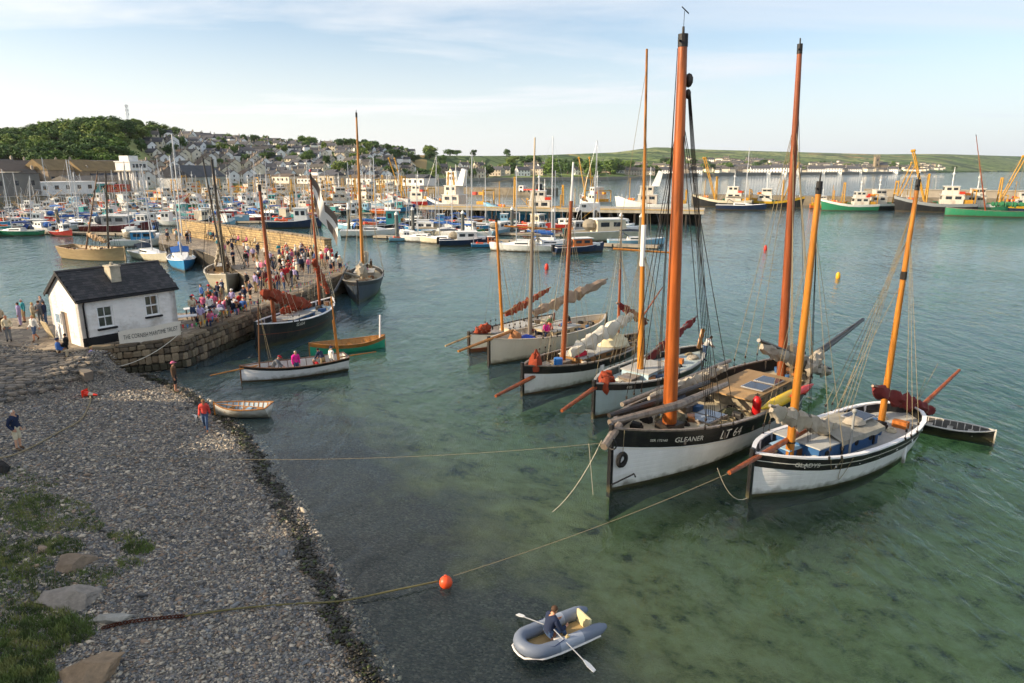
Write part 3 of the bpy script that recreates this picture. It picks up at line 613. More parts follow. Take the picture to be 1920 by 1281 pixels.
def hullpaint(h, da=0.22):
    """Painted planking: faint plank seams, run-down stains, grime and weed near the waterline."""
    nm = 'hull_' + h
    if nm in MATS: return MATS[nm]
    m = mat(nm, hexc(h), 0.4, 0.06, 0.8, dirt=hexc('8a7a62'), dirt_amt=da * .8, stretch=(2.2, 2.2, 0.12))
    n, l = m.node_tree.nodes, m.node_tree.links; b = n['Principled BSDF']; src = b.inputs['Base Color'].links[0].from_socket
    t = n.new('ShaderNodeTexCoord'); s_ = n.new('ShaderNodeSeparateXYZ'); l.new(t.outputs['Object'], s_.inputs[0])
    nz = n.new('ShaderNodeTexNoise'); nz.inputs['Scale'].default_value = 2.5; nz.inputs['Detail'].default_value = 6; l.new(t.outputs['Object'], nz.inputs['Vector'])
    ad = n.new('ShaderNodeMath'); ad.operation = 'MULTIPLY_ADD'; ad.inputs[1].default_value = -0.55; l.new(nz.outputs[0], ad.inputs[0]); l.new(s_.outputs['Z'], ad.inputs[2])
    wr = n.new('ShaderNodeMapRange'); wr.inputs['From Min'].default_value = 0.10; wr.inputs['From Max'].default_value = -0.16; wr.inputs['To Max'].default_value = 0.75; l.new(ad.outputs[0], wr.inputs[0])
    mm = n.new('ShaderNodeMix'); mm.data_type = 'RGBA'; mm.inputs[7].default_value = (*hexc('4a4630'), 1); l.new(wr.outputs[0], mm.inputs[0]); l.new(src, mm.inputs[6]); l.new(mm.outputs[2], b.inputs['Base Color'])
    wv = n.new('ShaderNodeTexWave'); wv.bands_direction = 'Z'; wv.inputs['Scale'].default_value = 1.6; wv.inputs['Distortion'].default_value = 0.15; l.new(t.outputs['Object'], wv.inputs['Vector'])
    pw = n.new('ShaderNodeMath'); pw.operation = 'POWER'; pw.inputs[1].default_value = 12; l.new(wv.outputs['Fac'], pw.inputs[0])
    bp = n.new('ShaderNodeBump'); bp.inputs['Strength'].default_value = 0.35; bp.inputs['Distance'].default_value = 0.012; bp.invert = True; l.new(pw.outputs[0], bp.inputs['Height']); l.new(bp.outputs[0], b.inputs['Normal'])
    return m
class Hull:
    def __init__(s, L, B, fb, draft=1.0, stern='point', tw=0.7, full=0.34, tm=0.48, bowfull=2.4, rake=0.0):
        s.L, s.B, s.fb, s.dr, s.st, s.tw, s.full, s.tm, s.bf, s.rake = L, B, fb, draft, stern, tw, full, tm, bowfull, rake
    def hb(s, t):
        if t >= s.tm: u = (t - s.tm) / (1 - s.tm); return s.B / 2 * max(0.0, 1 - u ** s.bf)
        u = (s.tm - t) / s.tm
        if s.st == 'transom': return s.B / 2 * (1 - (1 - s.tw) * u ** 2.0)
        if s.st == 'round': return s.B / 2 * math.sqrt(max(0.0, 1 - u ** 3.4))
        return s.B / 2 * max(0.0, 1 - u ** 2.7)
    def zs(s, t):
        b, m, a = s.fb
        return m + (b - m) * max(0, (t - 0.42) / 0.58) ** 1.9 if t > 0.42 else m + (a - m) * ((0.42 - t) / 0.42) ** 1.9
    def e(s, t):
        u = abs(t - s.tm) / (1 - s.tm if t > s.tm else s.tm); return s.full + (0.42 if t > s.tm else 0.3) * u ** 2
    def y(s, t, z):
        zk, z1 = -s.dr, s.zs(t); u = min(1.15, max(0.0, (z - zk) / (z1 - zk))); return s.hb(t) * u ** s.e(t)
    def x(s, t, z=None):
        x = (t - 0.5) * s.L
        if z is not None and s.rake: x += s.rake * max(0, t - 0.75) / 0.25 * (z - 0) * 0.5
        return x
    def p(s, t, z, side, out=0.0): return Vector((s.x(t, z), side * (s.y(t, z) + out), z))
    TS = [0, .03, .07, .12, .2, .3, .4, .5, .6, .7, .78, .85, .9, .94, .97, .99, 1.0]
    def band(s, z0, z1, rows=3, out=0.0):
        mb = MB()
        for side in (-1, 1):
            rings = []
            for t in s.TS:
                a, b_ = z0(t), z1(t); rings.append([s.p(t, a + (b_ - a) * i / rows, side, out) for i in range(rows + 1)])
            mb.loft(rings, False)
        if s.st in ('transom',):
            a, b_ = z0(0), z1(0); row = [a + (b_ - a) * i / rows for i in range(rows + 1)]
            vs = [s.p(0, z, -1, out) for z in row] + [s.p(0, z, 1, out) for z in row]; k = rows + 1
            mb.add(vs, [(i, i + 1, i + 1 + k, i + k) for i in range(rows)])
        return mb
    def deck(s, z, inset=0.05):
        rings = []
        for t in s.TS[:-1]:
            zz = z(t); yy = max(0.005, s.y(t, zz) - inset); rings.append([(s.x(t, zz), yy * f, zz + 0.05 * (1 - f * f)) for f in (-1, -0.5, 0, 0.5, 1)])
        return MB().loft(rings, False)
    def inner(s, z0, inset=0.08):
        mb = MB()
        for side in (-1, 1): mb.loft([[(s.x(t), side * max(0.004, s.y(t, z0(t)) - inset), z0(t)), (s.x(t), side * max(0.004, s.y(t, s.zs(t)) - inset), s.zs(t))] for t in s.TS], False)
        if s.st == 'transom': mb.add([(s.x(0) + .06, -s.y(0, z0(0)), z0(0)), (s.x(0) + .06, s.y(0, z0(0)), z0(0)), (s.x(0) + .06, s.y(0, s.zs(0)), s.zs(0)), (s.x(0) + .06, -s.y(0, s.zs(0)), s.zs(0))], [(0, 1, 2, 3)])
        return mb
    def rail(s, w=0.16, h=0.07, lift=0.0):
        mb = MB()
        for side in (-1, 1):
            rings = []
            for t in s.TS:
                z = s.zs(t) + lift; yo = s.y(t, s.zs(t)) + 0.035; yi = max(0.0, yo - w)
                rings.append([(s.x(t), side * yo, z), (s.x(t), side * yo, z + h), (s.x(t), side * yi, z + h), (s.x(t), side * yi, z)])
            mb.loft(rings, True, True)
        if s.st == 'transom':
            z = s.zs(0) + lift; yy = s.y(0, s.zs(0)); mb.box((s.x(0) + w / 2 - 0.04, 0, z + h / 2 + 0.002), (w, yy * 2, h))
        return mb
    def letter(s, body, size, t0, zc, side, m, parent, flip=1):
        """Lettering laid on the curved planking: starts at station t0, runs aft or forward, centred on height zc(t)."""
        tm_ = text_mesh(body, size)
        for v in tm_.vertices:
            xx = s.x(t0) + flip * v.co.x; t = min(0.999, max(0.0, xx / s.L + 0.5)); z = zc(t) + v.co.y - size * 0.35
            q = s.p(t, z, side, 0.012); v.co = (xx, q.y, q.z)
        tm_.materials.append(m); return obj('lettering', tm_, parent)
def world_boat(name, label, cat, bow, ang, L, group=None):
    """Empty at the middle of the waterline; +x towards the bow. bow = bow at the waterline, ang = direction bow -> stern (degrees)."""
    c = Vector((bow[0] + math.cos(R(ang)) * L / 2, bow[1] + math.sin(R(ang)) * L / 2, 0))
    return thing(name, label, cat, c, R(ang + 180), group)
def to_local(o, w):
    w = Vector(w) - o.location; a = -o.rotation_euler.z
    return Vector((w.x * math.cos(a) - w.y * math.sin(a), w.x * math.sin(a) + w.y * math.cos(a), w.z))
def to_world(o, p):
    a = o.rotation_euler.z
    return Vector((p[0] * math.cos(a) - p[1] * math.sin(a) + o.location.x, p[0] * math.sin(a) + p[1] * math.cos(a) + o.location.y, p[2] + o.location.z))
def rope(a, b, r=0.014, sag=0.0, n=2, m=None, parent=None, name='rope', sides=4):
    a, b = Vector(a), Vector(b); pts = []
    k = max(n, 8) if sag else n
    for i in range(k):
        f = i / (k - 1); p = a.lerp(b, f); p.z -= sag * 4 * f * (1 - f); pts.append(p)
    return MB().tube(pts, r, sides).build(name, m or m_rope, parent, smooth=True)
def bundle(a, b, r, m, parent, name='furled_sail', seed=0, sag=0.1, n=18, drop=0.6):
    n = int(n * 1.8)
    """A sail rolled and gathered along a spar: lumpy, creased, hanging a little between its ties."""
    rnd = random.Random(seed); a, b = Vector(a), Vector(b); d = (b - a).normalized()
    x = d.cross(Vector((0, 0, 1))); x.normalize(); y = x.cross(d); rings = []; k = 12
    for i in range(n + 1):
        f = i / n; c = a.lerp(b, f); w = r * (0.45 + 0.75 * math.sin(math.pi * min(1, f * 0.92 + 0.06)) ** 0.6) * rnd.uniform(0.72, 1.18)
        if i % 6 == 0: w *= 0.72
        c = c - Vector((0, 0, 1)) * (sag * 4 * f * (1 - f) + w * drop * 0.5); ring = []
        for j in range(k):
            th = 2 * math.pi * j / k; q = w * (1 + 0.2 * math.sin(3 * th + i * 0.7 + seed) + 0.12 * math.sin(5 * th - i * .5) + rnd.uniform(-.14, .14))
            ring.append(c + x * math.cos(th) * q * 0.8 + y * math.sin(th) * q * 1.15)
        rings.append(ring)
    o = MB().loft(rings, True, True).build(name, m, parent, smooth=True)
    for i in range(6, n, 6):
        c = sum((Vector(p) for p in rings[i]), Vector()) / k; MB().loft([[c + (Vector(p) - c) * 1.06 + d * e_ for p in rings[i]] for e_ in (-.025, .025)], True).build('lashing', m_rope, o)
    return o
def mast(root, base, tip, r0, r1, m, name='mast', cap=True, hoops=0, n=10):
    base, tip = Vector(base), Vector(tip)
    pts = [base.lerp(tip, f) for f in (0, .25, .5, .75, 1)]; rr = [r0 + (r1 - r0) * f ** 1.3 for f in (0, .25, .5, .75, 1)]
    o = MB().tube(pts, rr, n).build(name, m, root, smooth=True)
    d = (tip - base).normalized()
    if cap:
        MB().tube([tip - d * 0.42, tip + d * 0.04], [r1 * 1.12, r1 * 1.12], n).build('masthead_band', m_iron, o)
        MB().tube([tip + d * 0.04, tip + d * 0.3], [r1 * 0.35, r1 * 0.3], 6).build('truck', m_iron, o)
        q = Vector((1, 0, 0)); MB().beam(tip - d * 0.22 - q * r1 * 1.9, tip - d * 0.22 + q * r1 * 1.9, 0.06, 0.06).build('sheave_pin', m_iron, o)
    for i in range(hoops):
        c = base.lerp(tip, 0.06 + 0.012 * i); MB().tube([c, c + d * 0.05], r0 * 1.12, 10).build('mast_hoop', m_iron, o)
    return o
def shrouds(root, hull, base, tip, xs, frac=0.9, m=None, r=0.013, zoff=0.0):
    base, tip = Vector(base), Vector(tip); top_ = base.lerp(tip, frac)
    for side in (-1, 1):
        for dx in xs:
            x = base.x + dx; t = min(0.97, max(0.03, x / hull.L + 0.5)); q = hull.p(t, hull.zs(t), side, 0.03)
            o = rope(top_, q + Vector((0, 0, 0.5)), r, m=m, parent=root, name='shroud')
            MB().tube([q + Vector((0, 0, 0.5)), q + Vector((0, 0, 0.38))], 0.05, 6).tube([q + Vector((0, 0, 0.38)), q], 0.012, 4).tube([q + Vector((0, 0, 0.12)), q], 0.05, 6).build('deadeye', WOOD['dark'], o)
def block(p, r=0.09, parent=None, m=None):
    return MB().ball(p, r, 8, 5, (0.6, 1, 1.35)).build('pulley_block', m or WOOD['dark'], parent, smooth=True)
def tackle(root, a, b, k=3, spread=0.06, r=0.011, m=None):
    a, b = Vector(a), Vector(b)
    for i in range(k):
        o = Vector(((i - (k - 1) / 2) * spread, 0.3 * (i - 1) * spread, 0)); rope(a + o * 0.5, b + o, r, m=m, parent=root, name='halyard')
def plane_pt(root, px, py, yl=0.0):
    """The place seen at a photo pixel on the upright plane that runs along the boat at yl beside its keel line."""
    o = to_local(root, (0, 0, CAM_H)); a = -root.rotation_euler.z; d = ray(px, py); dl = (d[0] * math.cos(a) - d[1] * math.sin(a), d[0] * math.sin(a) + d[1] * math.cos(a), d[2])
    t = (yl - o.y) / dl[1]; return Vector((o.x + dl[0] * t, yl, o.z + dl[2] * t))
def solve_tip(root, base_local, px, py, maxlean=2.5):
    """Mast tip seen at a photo pixel, at the same distance as the mast's foot."""
    w = to_world(root, base_local); d = ray(px, py); t = w.y / d[1]; tip = Vector((d[0] * t, w.y, CAM_H + d[2] * t))
    return to_local(root, tip)
def basic_hull(root, h, bottom, topc, band=None, bandh=0.45, railm=None, deckm=None, innerm=None, bul=0.4, boot=0.10, line=None, railw=0.16):
    hp = h.band(lambda t: boot, lambda t: h.zs(t) - (bandh if band else 0), 4).build('hull', topc, root, smooth=True)
    h.band(lambda t: -h.dr, lambda t: boot - 0.001, 4).build('underbody', bottom, hp, smooth=True)
    if band:
        bo = h.band(lambda t: h.zs(t) - bandh + 0.001, lambda t: h.zs(t), 2, 0.012).build('sheer_strake', band, root, smooth=True)
        if line: h.band(lambda t: h.zs(t) - bandh * 0.52, lambda t: h.zs(t) - bandh * 0.46, 1, 0.02).build('pinstripe', line, bo)
    h.deck(lambda t: h.zs(t) - bul).build('deck', deckm or m_deckp, root)
    h.inner(lambda t: h.zs(t) - bul - 0.02).build('bulwark', innerm or band or topc, root)
    h.rail(railw).build('rail', railm or topc, root)
    st = MB().beam((h.L / 2 + 0.02, 0, -0.22), (h.L / 2 + 0.02, 0, h.zs(1) + 0.22), 0.16, 0.16, up=(1, 0, 0)).build('stem_post', band or WOOD['dark'], root)
    if h.st in ('point', 'round'):
        MB().add([(-h.L / 2 - 0.02, -0.035, -h.dr), (-h.L / 2 - 0.02, 0.035, -h.dr), (-h.L / 2 - 0.5, 0.03, -h.dr), (-h.L / 2 - 0.5, -0.03, -h.dr), (-h.L / 2 - 0.02, -0.035, h.zs(0) + .15), (-h.L / 2 - 0.02, 0.035, h.zs(0) + .15), (-h.L / 2 - 0.2, 0.03, h.zs(0) + .15), (-h.L / 2 - 0.2, -0.03, h.zs(0) + .15)], [(0, 3, 2, 1), (4, 5, 6, 7), (0, 1, 5, 4), (1, 2, 6, 5), (2, 3, 7, 6), (3, 0, 4, 7)]).build('rudder', bottom, root)
    for k, t in enumerate((0.12, 0.24, 0.36, 0.48, 0.6, 0.72, 0.84)):
        for side in (-1, 1):
            z1 = h.zs(t); q = h.p(t, z1, side, -0.10); MB().box((q.x, q.y - side * 0.03, z1 - bul / 2), (0.09, 0.08, bul)).build('stanchion', railm or topc, root)
    return hp
def hatch(root, x, y, z, l, w, h, m, topm=None, name='hatch'):
    o = MB().box((x, y, z + h / 2), (l, w, h)).build(name, m, root)
    MB().box((x, y, z + h + 0.025), (l + 0.1, w + 0.1, 0.05)).build('hatch_cover', topm or m, o)
    return o
def coil(root, p, r=0.22, m=None, name='rope_coil'):
    mb = MB()
    for i in range(3): mb.torus((p[0], p[1], p[2] + 0.03 + 0.045 * i), r - 0.025 * i, 0.03, 'z', 14, 5)
    return mb.build(name, m or m_rope, root, smooth=True)
def heap(root, p, r, m, name, seed=0, sq=(1.3, 1, 0.55)):
    rnd = random.Random(seed); mb = MB(); n_, k = 12, 7; rings = []
    for i in range(k + 1):
        a = math.pi / 2 * i / k; rr = math.cos(a)
        rings.append([(p[0] + r * sq[0] * max(rr, .03) * math.cos(2 * math.pi * j / n_) * rnd.uniform(.85, 1.15), p[1] + r * sq[1] * max(rr, .03) * math.sin(2 * math.pi * j / n_) * rnd.uniform(.85, 1.15), p[2] + r * sq[2] * math.sin(a) * rnd.uniform(.8, 1.15)) for j in range(n_)])
    return mb.loft(rings, True, True).build(name, m, root, smooth=True)
m_bucket = paint('3a5f8a', .5); m_crate = mat('fish_crate', hexc('b56a2a'), .6, .2, 3)
def deck_clutter(root, h, zd, n, seed, xr=(-.42, .4)):
    rnd = random.Random(seed)
    for i in range(n):
        x = h.L * rnd.uniform(*xr); t = x / h.L + .5; y = rnd.uniform(-.8, .8) * max(.1, h.y(t, zd(x)) - .35); z = zd(x) + .03; kd = rnd.choice('ccbpkkhwr')
        if kd == 'c': coil(root, (x, y, z), rnd.uniform(.14, .3), rnd.choice((m_rope, m_rope_w, m_rope_d)))
        elif kd == 'b': MB().tube([(x, y, z), (x, y, z + .3)], [.12, .16], 10).build('bucket', rnd.choice((m_bucket, m_black, m_sail_c)), root, smooth=True)
        elif kd == 'p': a = rnd.uniform(-.5, .5); L_ = rnd.uniform(.8, 2.2); MB().beam((x - L_ / 2, y - a * .4, z + .06), (x + L_ / 2, y + a * .4, z + .1), .16, .05).build('plank', rnd.choice((WOOD['grey'], WOOD['pale'])), root)
        elif kd == 'k': MB().box((x, y, z + .16), (rnd.uniform(.35, .7), rnd.uniform(.3, .45), .32), rnd.uniform(0, 3)).build('crate', rnd.choice((m_crate, WOOD['grey'], WOOD['brown'], m_bucket)), root)
        elif kd == 'h': heap(root, (x, y, z), rnd.uniform(.2, .4), rnd.choice((m_sail_w, m_sail_m, m_rope, m_sail_c)), 'canvas_heap', i)
        elif kd == 'w': MB().tube([(x, y - .2, z + .25), (x, y + .2, z + .25)], .14, 10).box((x, y, z + .12), (.3, .5, .24)).build('winch', m_iron, root)
        else:
            pts = [(x + rnd.uniform(-.5, .5), y + rnd.uniform(-.35, .35), z + .03 + .02 * j % 3) for j in range(8)]; MB().tube(pts, .018, 5).build('loose_rope', rnd.choice((m_rope, m_rope_w)), root, smooth=True)
def bowsprit(root, a, b, r, m): return MB().tube([a, Vector(a).lerp(Vector(b), .5), b], [r, r * 0.95, r * 0.7], 8).build('bowsprit', m, root, smooth=True)
M_WHITE = hullpaint('e6e6e6'); M_BLK = hullpaint('17181a', 0.12); M_ANTI = hullpaint('5d2a22'); M_BLKB = hullpaint('15130f', 0.3)
m_letter = mat('white_lettering', hexc('e2ded2'), 0.6, 0.08, 4)

# ---------------------------------------------------------------- GLEANER: the big lugger
L = 18.2; gle = world_boat('sailing_lugger', 'large white and black two masted lugger lettered LT 64 GLEANER', 'lugger', (3.9, 25.0), 45.0, L, 'old sailing luggers rafted up at anchor')
h = Hull(L, 5.0, (2.65, 1.75, 2.15), 1.3, 'point', full=0.30, bowfull=3.0); HG = h
basic_hull(gle, h, M_BLKB, M_WHITE, M_BLK, 0.72, WOOD['grey'], m_deckp, M_BLK, 0.62, 0.14)
h.band(lambda t: h.zs(t) - 0.80, lambda t: h.zs(t) - 0.765, 1, 0.016).build('pinstripe', m_letter, gle)
SD = 1                                       # the side turned to the camera is +y (port, bow towards the viewer)
zb = lambda t: h.zs(t) - 0.40
h.letter('LT 64', 0.62, 0.735, zb, SD, m_letter, gle, -1); h.letter('GLEANER', 0.33, 0.868, zb, SD, m_letter, gle, -1); h.letter('SSR 172160', 0.15, 0.925, zb, SD, m_letter, gle, -1)
fx = L / 2 - 4.2; zd = lambda x: h.zs(x / L + 0.5) - 0.62
fb_ = Vector((fx, 0, zd(fx))); ft = solve_tip(gle, fb_, 1281, 66)
mast(gle, fb_, ft, 0.31, 0.17, WOOD['orange'], hoops=2)
MB().box((fx, 0, fb_.z + 0.16), (0.95, 0.9, 0.34)).build('mast_step', WOOD['dark'], gle)
mx_ = L / 2 - 15.4; mb_ = Vector((mx_, 0, zd(mx_))); mt = solve_tip(gle, mb_, 1500, 84)
mast(gle, mb_, mt, 0.25, 0.12, WOOD['red'])
va_ = Vector(ft) + Vector((0, 0, 0.3)); MB().tube([va_, va_ + Vector((0, 0, 0.55))], 0.012, 4).beam(va_ + Vector((-.3, 0, .5)), va_ + Vector((.35, .1, .62)), 0.02, 0.04).build('wind_vane', m_iron, gle)
shrouds(gle, h, fb_, ft, (-1.2, -0.4, 0.5), 0.84, m_rope_d, 0.018); shrouds(gle, h, mb_, mt, (-0.2, 0.6, 1.4), 0.8, m_rope, 0.016)
d_ = (Vector(ft) - fb_)
blk = fb_ + d_ * 0.90 + Vector((-0.35, 0.1, 0)); block(blk, 0.2, gle); block(blk + Vector((0, 0, -0.5)), 0.14, gle)
for i in range(5): rope(blk + Vector((0.02 * i, 0.04 * i, -0.5)), fb_ + Vector((-1.6 - 0.07 * i, 0.9 + 0.06 * i, 0.25)), 0.016, m=m_rope_d, parent=gle, name='halyard')
for i in range(3): rope(fb_ + d_ * 0.97 + Vector((0.2, -.1, 0)), fb_ + Vector((0.5 + 0.1 * i, -0.3, 0.4)), 0.014, m=m_rope_d, parent=gle, name='halyard')
for i in range(4): rope(mb_ + (Vector(mt) - mb_) * 0.72 + Vector((.05 * i, 0, 0)), mb_ + Vector((1.5 + 0.1 * i, 1.1 + .1 * i, 0.3)), 0.012, m=m_rope, parent=gle, name='halyard')
rope(mb_ + (Vector(mt) - mb_) * 0.95, mb_ + Vector((-2.0, -1.0, 0.6)), 0.012, m=m_rope_d, parent=gle, name='halyard')
# lowered yards and booms lying along the deck
MB().tube([(L / 2 - 0.3, -0.35, 2.75), (fx + 0.2, 0.42, 2.72), (fx - 4.6, 0.2, 2.55)], [0.13, 0.2, 0.13], 8).build('lowered_yard', WOOD['grey'], gle, smooth=True)
MB().tube([(L / 2 - 1.0, -0.9, 2.72), (fx, -0.75, 2.55), (fx - 4.4, -0.65, 2.5)], [0.1, 0.17, 0.12], 8).build('lowered_yard', WOOD['dark'], gle, smooth=True)
bundle((fx - 0.2, -1.25, 2.55), (fx - 8.6, -1.9, 2.15), 0.22, m_sail_w, gle, seed=4, sag=0.05, n=26, drop=0.1)
MB().tube([(fx + 1.2, -1.7, 2.5), (fx - 9.5, -2.2, 2.25)], 0.11, 8).build('boom', WOOD['grey'], gle, smooth=True)
MB().tube([(L / 2 + 0.95, 0.35, 2.3), (L / 2 - 0.6, -0.1, 2.62)], [0.15, 0.18], 8).build('bumper_spar', WOOD['grey'], gle, smooth=True)
MB().torus((L / 2 + 0.35, 0.28, 2.22), 0.22, 0.03, 'x', 12, 5).build('mooring_ring', m_iron, gle)
MB().torus((L / 2 - 0.34, h.y(0.982, 1.35) + 0.10, 1.35), 0.24, 0.10, 'y', 16, 7).build('tyre_fender', m_tyre, gle, smooth=True)
rope((L / 2 - 0.34, h.y(0.982, 2.3) + .12, 2.62), (L / 2 - 0.34, h.y(0.982, 1.5) + .12, 1.58), 0.015, parent=gle, name='lanyard')
MB().tube([(L / 2 + 0.25, 0.25, 0.45), (L / 2 - 0.75, 0.62, 0.72), (L / 2 - 0.85, 0.62, 0.55)], 0.035, 5).build('anchor', m_iron, gle)
# deck furniture
def skylight(root, x, y, z, l, w):
    o = MB().box((x, y, z + 0.1), (l, w, 0.2)).build('skylight', WOOD['grey'], root)
    for i in (-1, 1): MB().box((x + i * l / 4, y, z + 0.215), (l / 2 - 0.14, w - 0.16, 0.03)).build('pane', mat('dusty_glass', hexc('8d97a1'), 0.2, 0.15, 2), o)
    return o
skylight(gle, fx - 2.6, 0.35, zd(fx - 2.6) + 0.04, 1.7, 1.2)
zc = zd(2.0 - 4.2) + 0.02
cab = MB().box((-2.9, -0.1, zc + 0.30), (4.6, 2.5, 0.60)).build('deckhouse', mat('pale_deckhouse', hexc('8f8672'), 0.7, 0.2, 2, dirt=hexc('4f4636'), dirt_amt=0.7), gle)
MB().box((-0.75, -0.1, zc + 0.70), (1.25, 2.8, 0.07)).build('plywood_roof', mat('plywood', hexc('a58458'), 0.7, 0.2, 2), cab)
MB().box((-3.3, -0.1, zc + 0.64), (3.7, 2.65, 0.06)).build('cabin_top', m_deckw, cab)
for i, xx in enumerate((-2.35, -3.75)):
    o = MB().box((xx, 0.45, zc + 0.73), (1.15, 1.15, 0.05)).build('solar_panel', m_alu, cab); MB().box((xx, 0.45, zc + 0.76), (1.05, 1.05, 0.02)).build('solar_cells', m_solar, o)
for i in range(4): MB().box((-1.6 - i * 0.85, 1.162, zc + 0.36), (0.4, 0.03, 0.22)).build('window', m_glass, cab)
heap(gle, (0.6, 0.6, zd(0.6)), 0.55, mat('netting', hexc('4b4b34'), 0.95, 0.4, 12, 0.6, 30), 'fishing_net', 2); heap(gle, (fx - 1.0, -0.5, zd(fx)), 0.6, mat('netting2', hexc('54513f'), 0.95, 0.4, 12, 0.6, 30), 'fishing_net', 5)
MB().tube([(fx - 1.5, -0.9, zd(fx) + .3), (fx - 3.4, -1.5, zd(fx) + .3)], 0.24, 10).build('rolled_tarpaulin', mat('navy_tarp', hexc('2b3748'), 0.6, 0.3, 4, 0.4), gle, smooth=True)
for i, (xx, yy) in enumerate(((fx + 1.3, 0.7), (fx - 1.3, 1.3), (fx + 0.9, -1.1), (-6.2, 1.0), (0.9, 1.7))): coil(gle, (xx, yy, zd(xx) + 0.04), 0.28, m_rope if i % 2 else m_rope_w)
hatch(gle, 1.8, -1.1, zd(1.8), 0.9, 0.7, 0.35, WOOD['grey'])
deck_clutter(gle, h, zd, 46, 77, (-.45, .4))
# mizzen: gathered sail on its yard, out-rigger, sail stowed along the quarter
y0, y1 = plane_pt(gle, 1428, 648, .35), plane_pt(gle, 1556, 696, .35); bundle(y0, y1, 0.29, m_sail_w, gle, seed=9, sag=0.0, n=20, drop=0.9)
MB().tube([y0 + (y0 - y1) * .04 + Vector((0, 0, .2)), y1 + Vector((0, 0, .15))], 0.10, 8).build('yard', WOOD['dark'], gle, smooth=True)
bundle((mx_ + 1.2, 1.9, 2.45), (mx_ - 2.1, 1.2, 2.62), 0.30, m_sail_w, gle, seed=11, sag=0.0, n=16, drop=0.3)
bundle((mx_ - 0.3, 0.2, 3.1), (mx_ - 1.6, 0.3, 2.4), 0.34, m_sail_w, gle, seed=12, sag=0.0, n=10, drop=0.8)
ot = plane_pt(gle, 1618, 599, -.4); ob = plane_pt(gle, 1500, 688, -.4); MB().tube([ob + (ob - ot) * .15, ob.lerp(ot, .5), ot], [0.21, 0.2, 0.12], 8).build('outrigger', WOOD['black'], gle, smooth=True)
rope(ob.lerp(ot, .95), (-L / 2 + 0.1, 0.0, 2.5), 0.014, parent=gle, name='sheet'); rope(ob.lerp(ot, .8), (-L / 2 + 0.2, 0.5, 2.4), 0.014, parent=gle, name='sheet')
fl_ = mb_ + (Vector(mt) - mb_) * 0.26 + Vector((-2.3, 0.4, 0))
rope(mb_ + (Vector(mt) - mb_) * 0.9, (-L / 2 + 0.4, 0.2, 2.5), 0.012, m=m_rope_d, parent=gle, name='stay')
# loose mooring lines hanging from the bow
rope(to_local(gle, at(1128, 826, 2.3)), to_local(gle, at(1036, 960, 0)), 0.016, 0.35, parent=gle, name='mooring_line', m=m_rope_w)
rope(to_local(gle, at(1104, 832, 2.25)), to_local(gle, at(1112, 928, 0)), 0.014, 0.0, parent=gle, name='mooring_line', m=m_rope_w)
gas = thing('gas_bottle', 'red gas bottle standing on the deck of the largest lugger', 'gas bottle', to_world(gle, (-0.35, 1.45, zd(-0.35) + 0.03)))
m_red = paint('b3151a', 0.4, 0.08, da=0.1)
MB().tube([(0, 0, 0), (0, 0, 0.06), (0, 0, 0.72), (0, 0, 0.86), (0, 0, 0.92)], [0.17, 0.2, 0.2, 0.13, 0.06], 12).build('body', m_red, gas, smooth=True)
MB().torus((0, 0, 0.98), 0.10, 0.018, 'z', 10, 5).tube([(0, 0, .9), (0, 0, 1.06)], 0.03, 6).build('valve', m_iron, gas)

# ---------------------------------------------------------------- GLADYS: the smaller lugger in front
L = 11.4; gld = world_boat('sailing_lugger', 'small white lugger with black stripe lettered GLADYS and two orange masts', 'lugger', (9.3, 24.5), 33.0, L, 'old sailing luggers rafted up at anchor')
h = Hull(L, 3.7, (1.85, 1.32, 1.62), 1.1, 'round', full=0.30, bowfull=2.8)
basic_hull(gld, h, M_BLKB, M_WHITE, M_BLK, 0.52, M_WHITE, m_deckg, M_BLK, 0.42, 0.12, m_letter, 0.2)
h.letter('·GLADYS·', 0.27, 0.885, lambda t: h.zs(t) - 0.27, SD, m_letter, gld, -1)
zd = lambda x: h.zs(x / 11.4 + 0.5) - 0.42
fx = L / 2 - 2.35; fb_ = Vector((fx, 0, zd(fx))); ft = solve_tip(gld, fb_, 1537, 342); mast(gld, fb_, ft, 0.17, 0.10, WOOD['amber'], hoops=1)
mx_ = L / 2 - 9.1; mb_ = Vector((mx_, 0, zd(mx_))); mt = solve_tip(gld, mb_, 1722, 338); mast(gld, mb_, mt, 0.15, 0.085, WOOD['amber'])
c = mb_.lerp(Vector(mt), 0.62); MB().tube([c, c + Vector((0, 0, .35))], 0.14, 8).build('lashing', WOOD['dark'], gld); rope(c, mb_ + Vector((2.0, -1.2, 0.5)), 0.012, parent=gld, name='stay')
shrouds(gld, h, fb_, ft, (-0.9, -0.3), 0.86, m_rope, 0.011); shrouds(gld, h, mb_, mt, (0.4, 1.0, 1.5), 0.8, m_rope, 0.012)
for i in range(4): rope(mb_.lerp(Vector(mt), 0.92), mb_ + Vector((1.1 + 0.16 * i, -0.9 - 0.1 * i, 0.5)), 0.011, parent=gld, name='halyard')
for i in range(3): rope(fb_.lerp(Vector(ft), 0.95), fb_ + Vector((-0.7 - 0.1 * i, 0.3, 0.3)), 0.010, m=m_rope_d, parent=gld, name='halyard')
bowsprit(gld, (L / 2 - 3.7, -0.25, 1.95), (L / 2 + 1.75, 0.35, 1.62), 0.12, WOOD['red'])
zc = zd(0.5); m_blue = paint('2c5684', 0.45, 0.12)
cab = MB().box((0.6, -0.1, zc + 0.36), (4.3, 2.0, 0.72)).build('deckhouse', m_blue, gld)
MB().box((0.6, -0.1, zc + 0.745), (4.5, 2.2, 0.05)).build('cabin_top', m_deckg, cab)
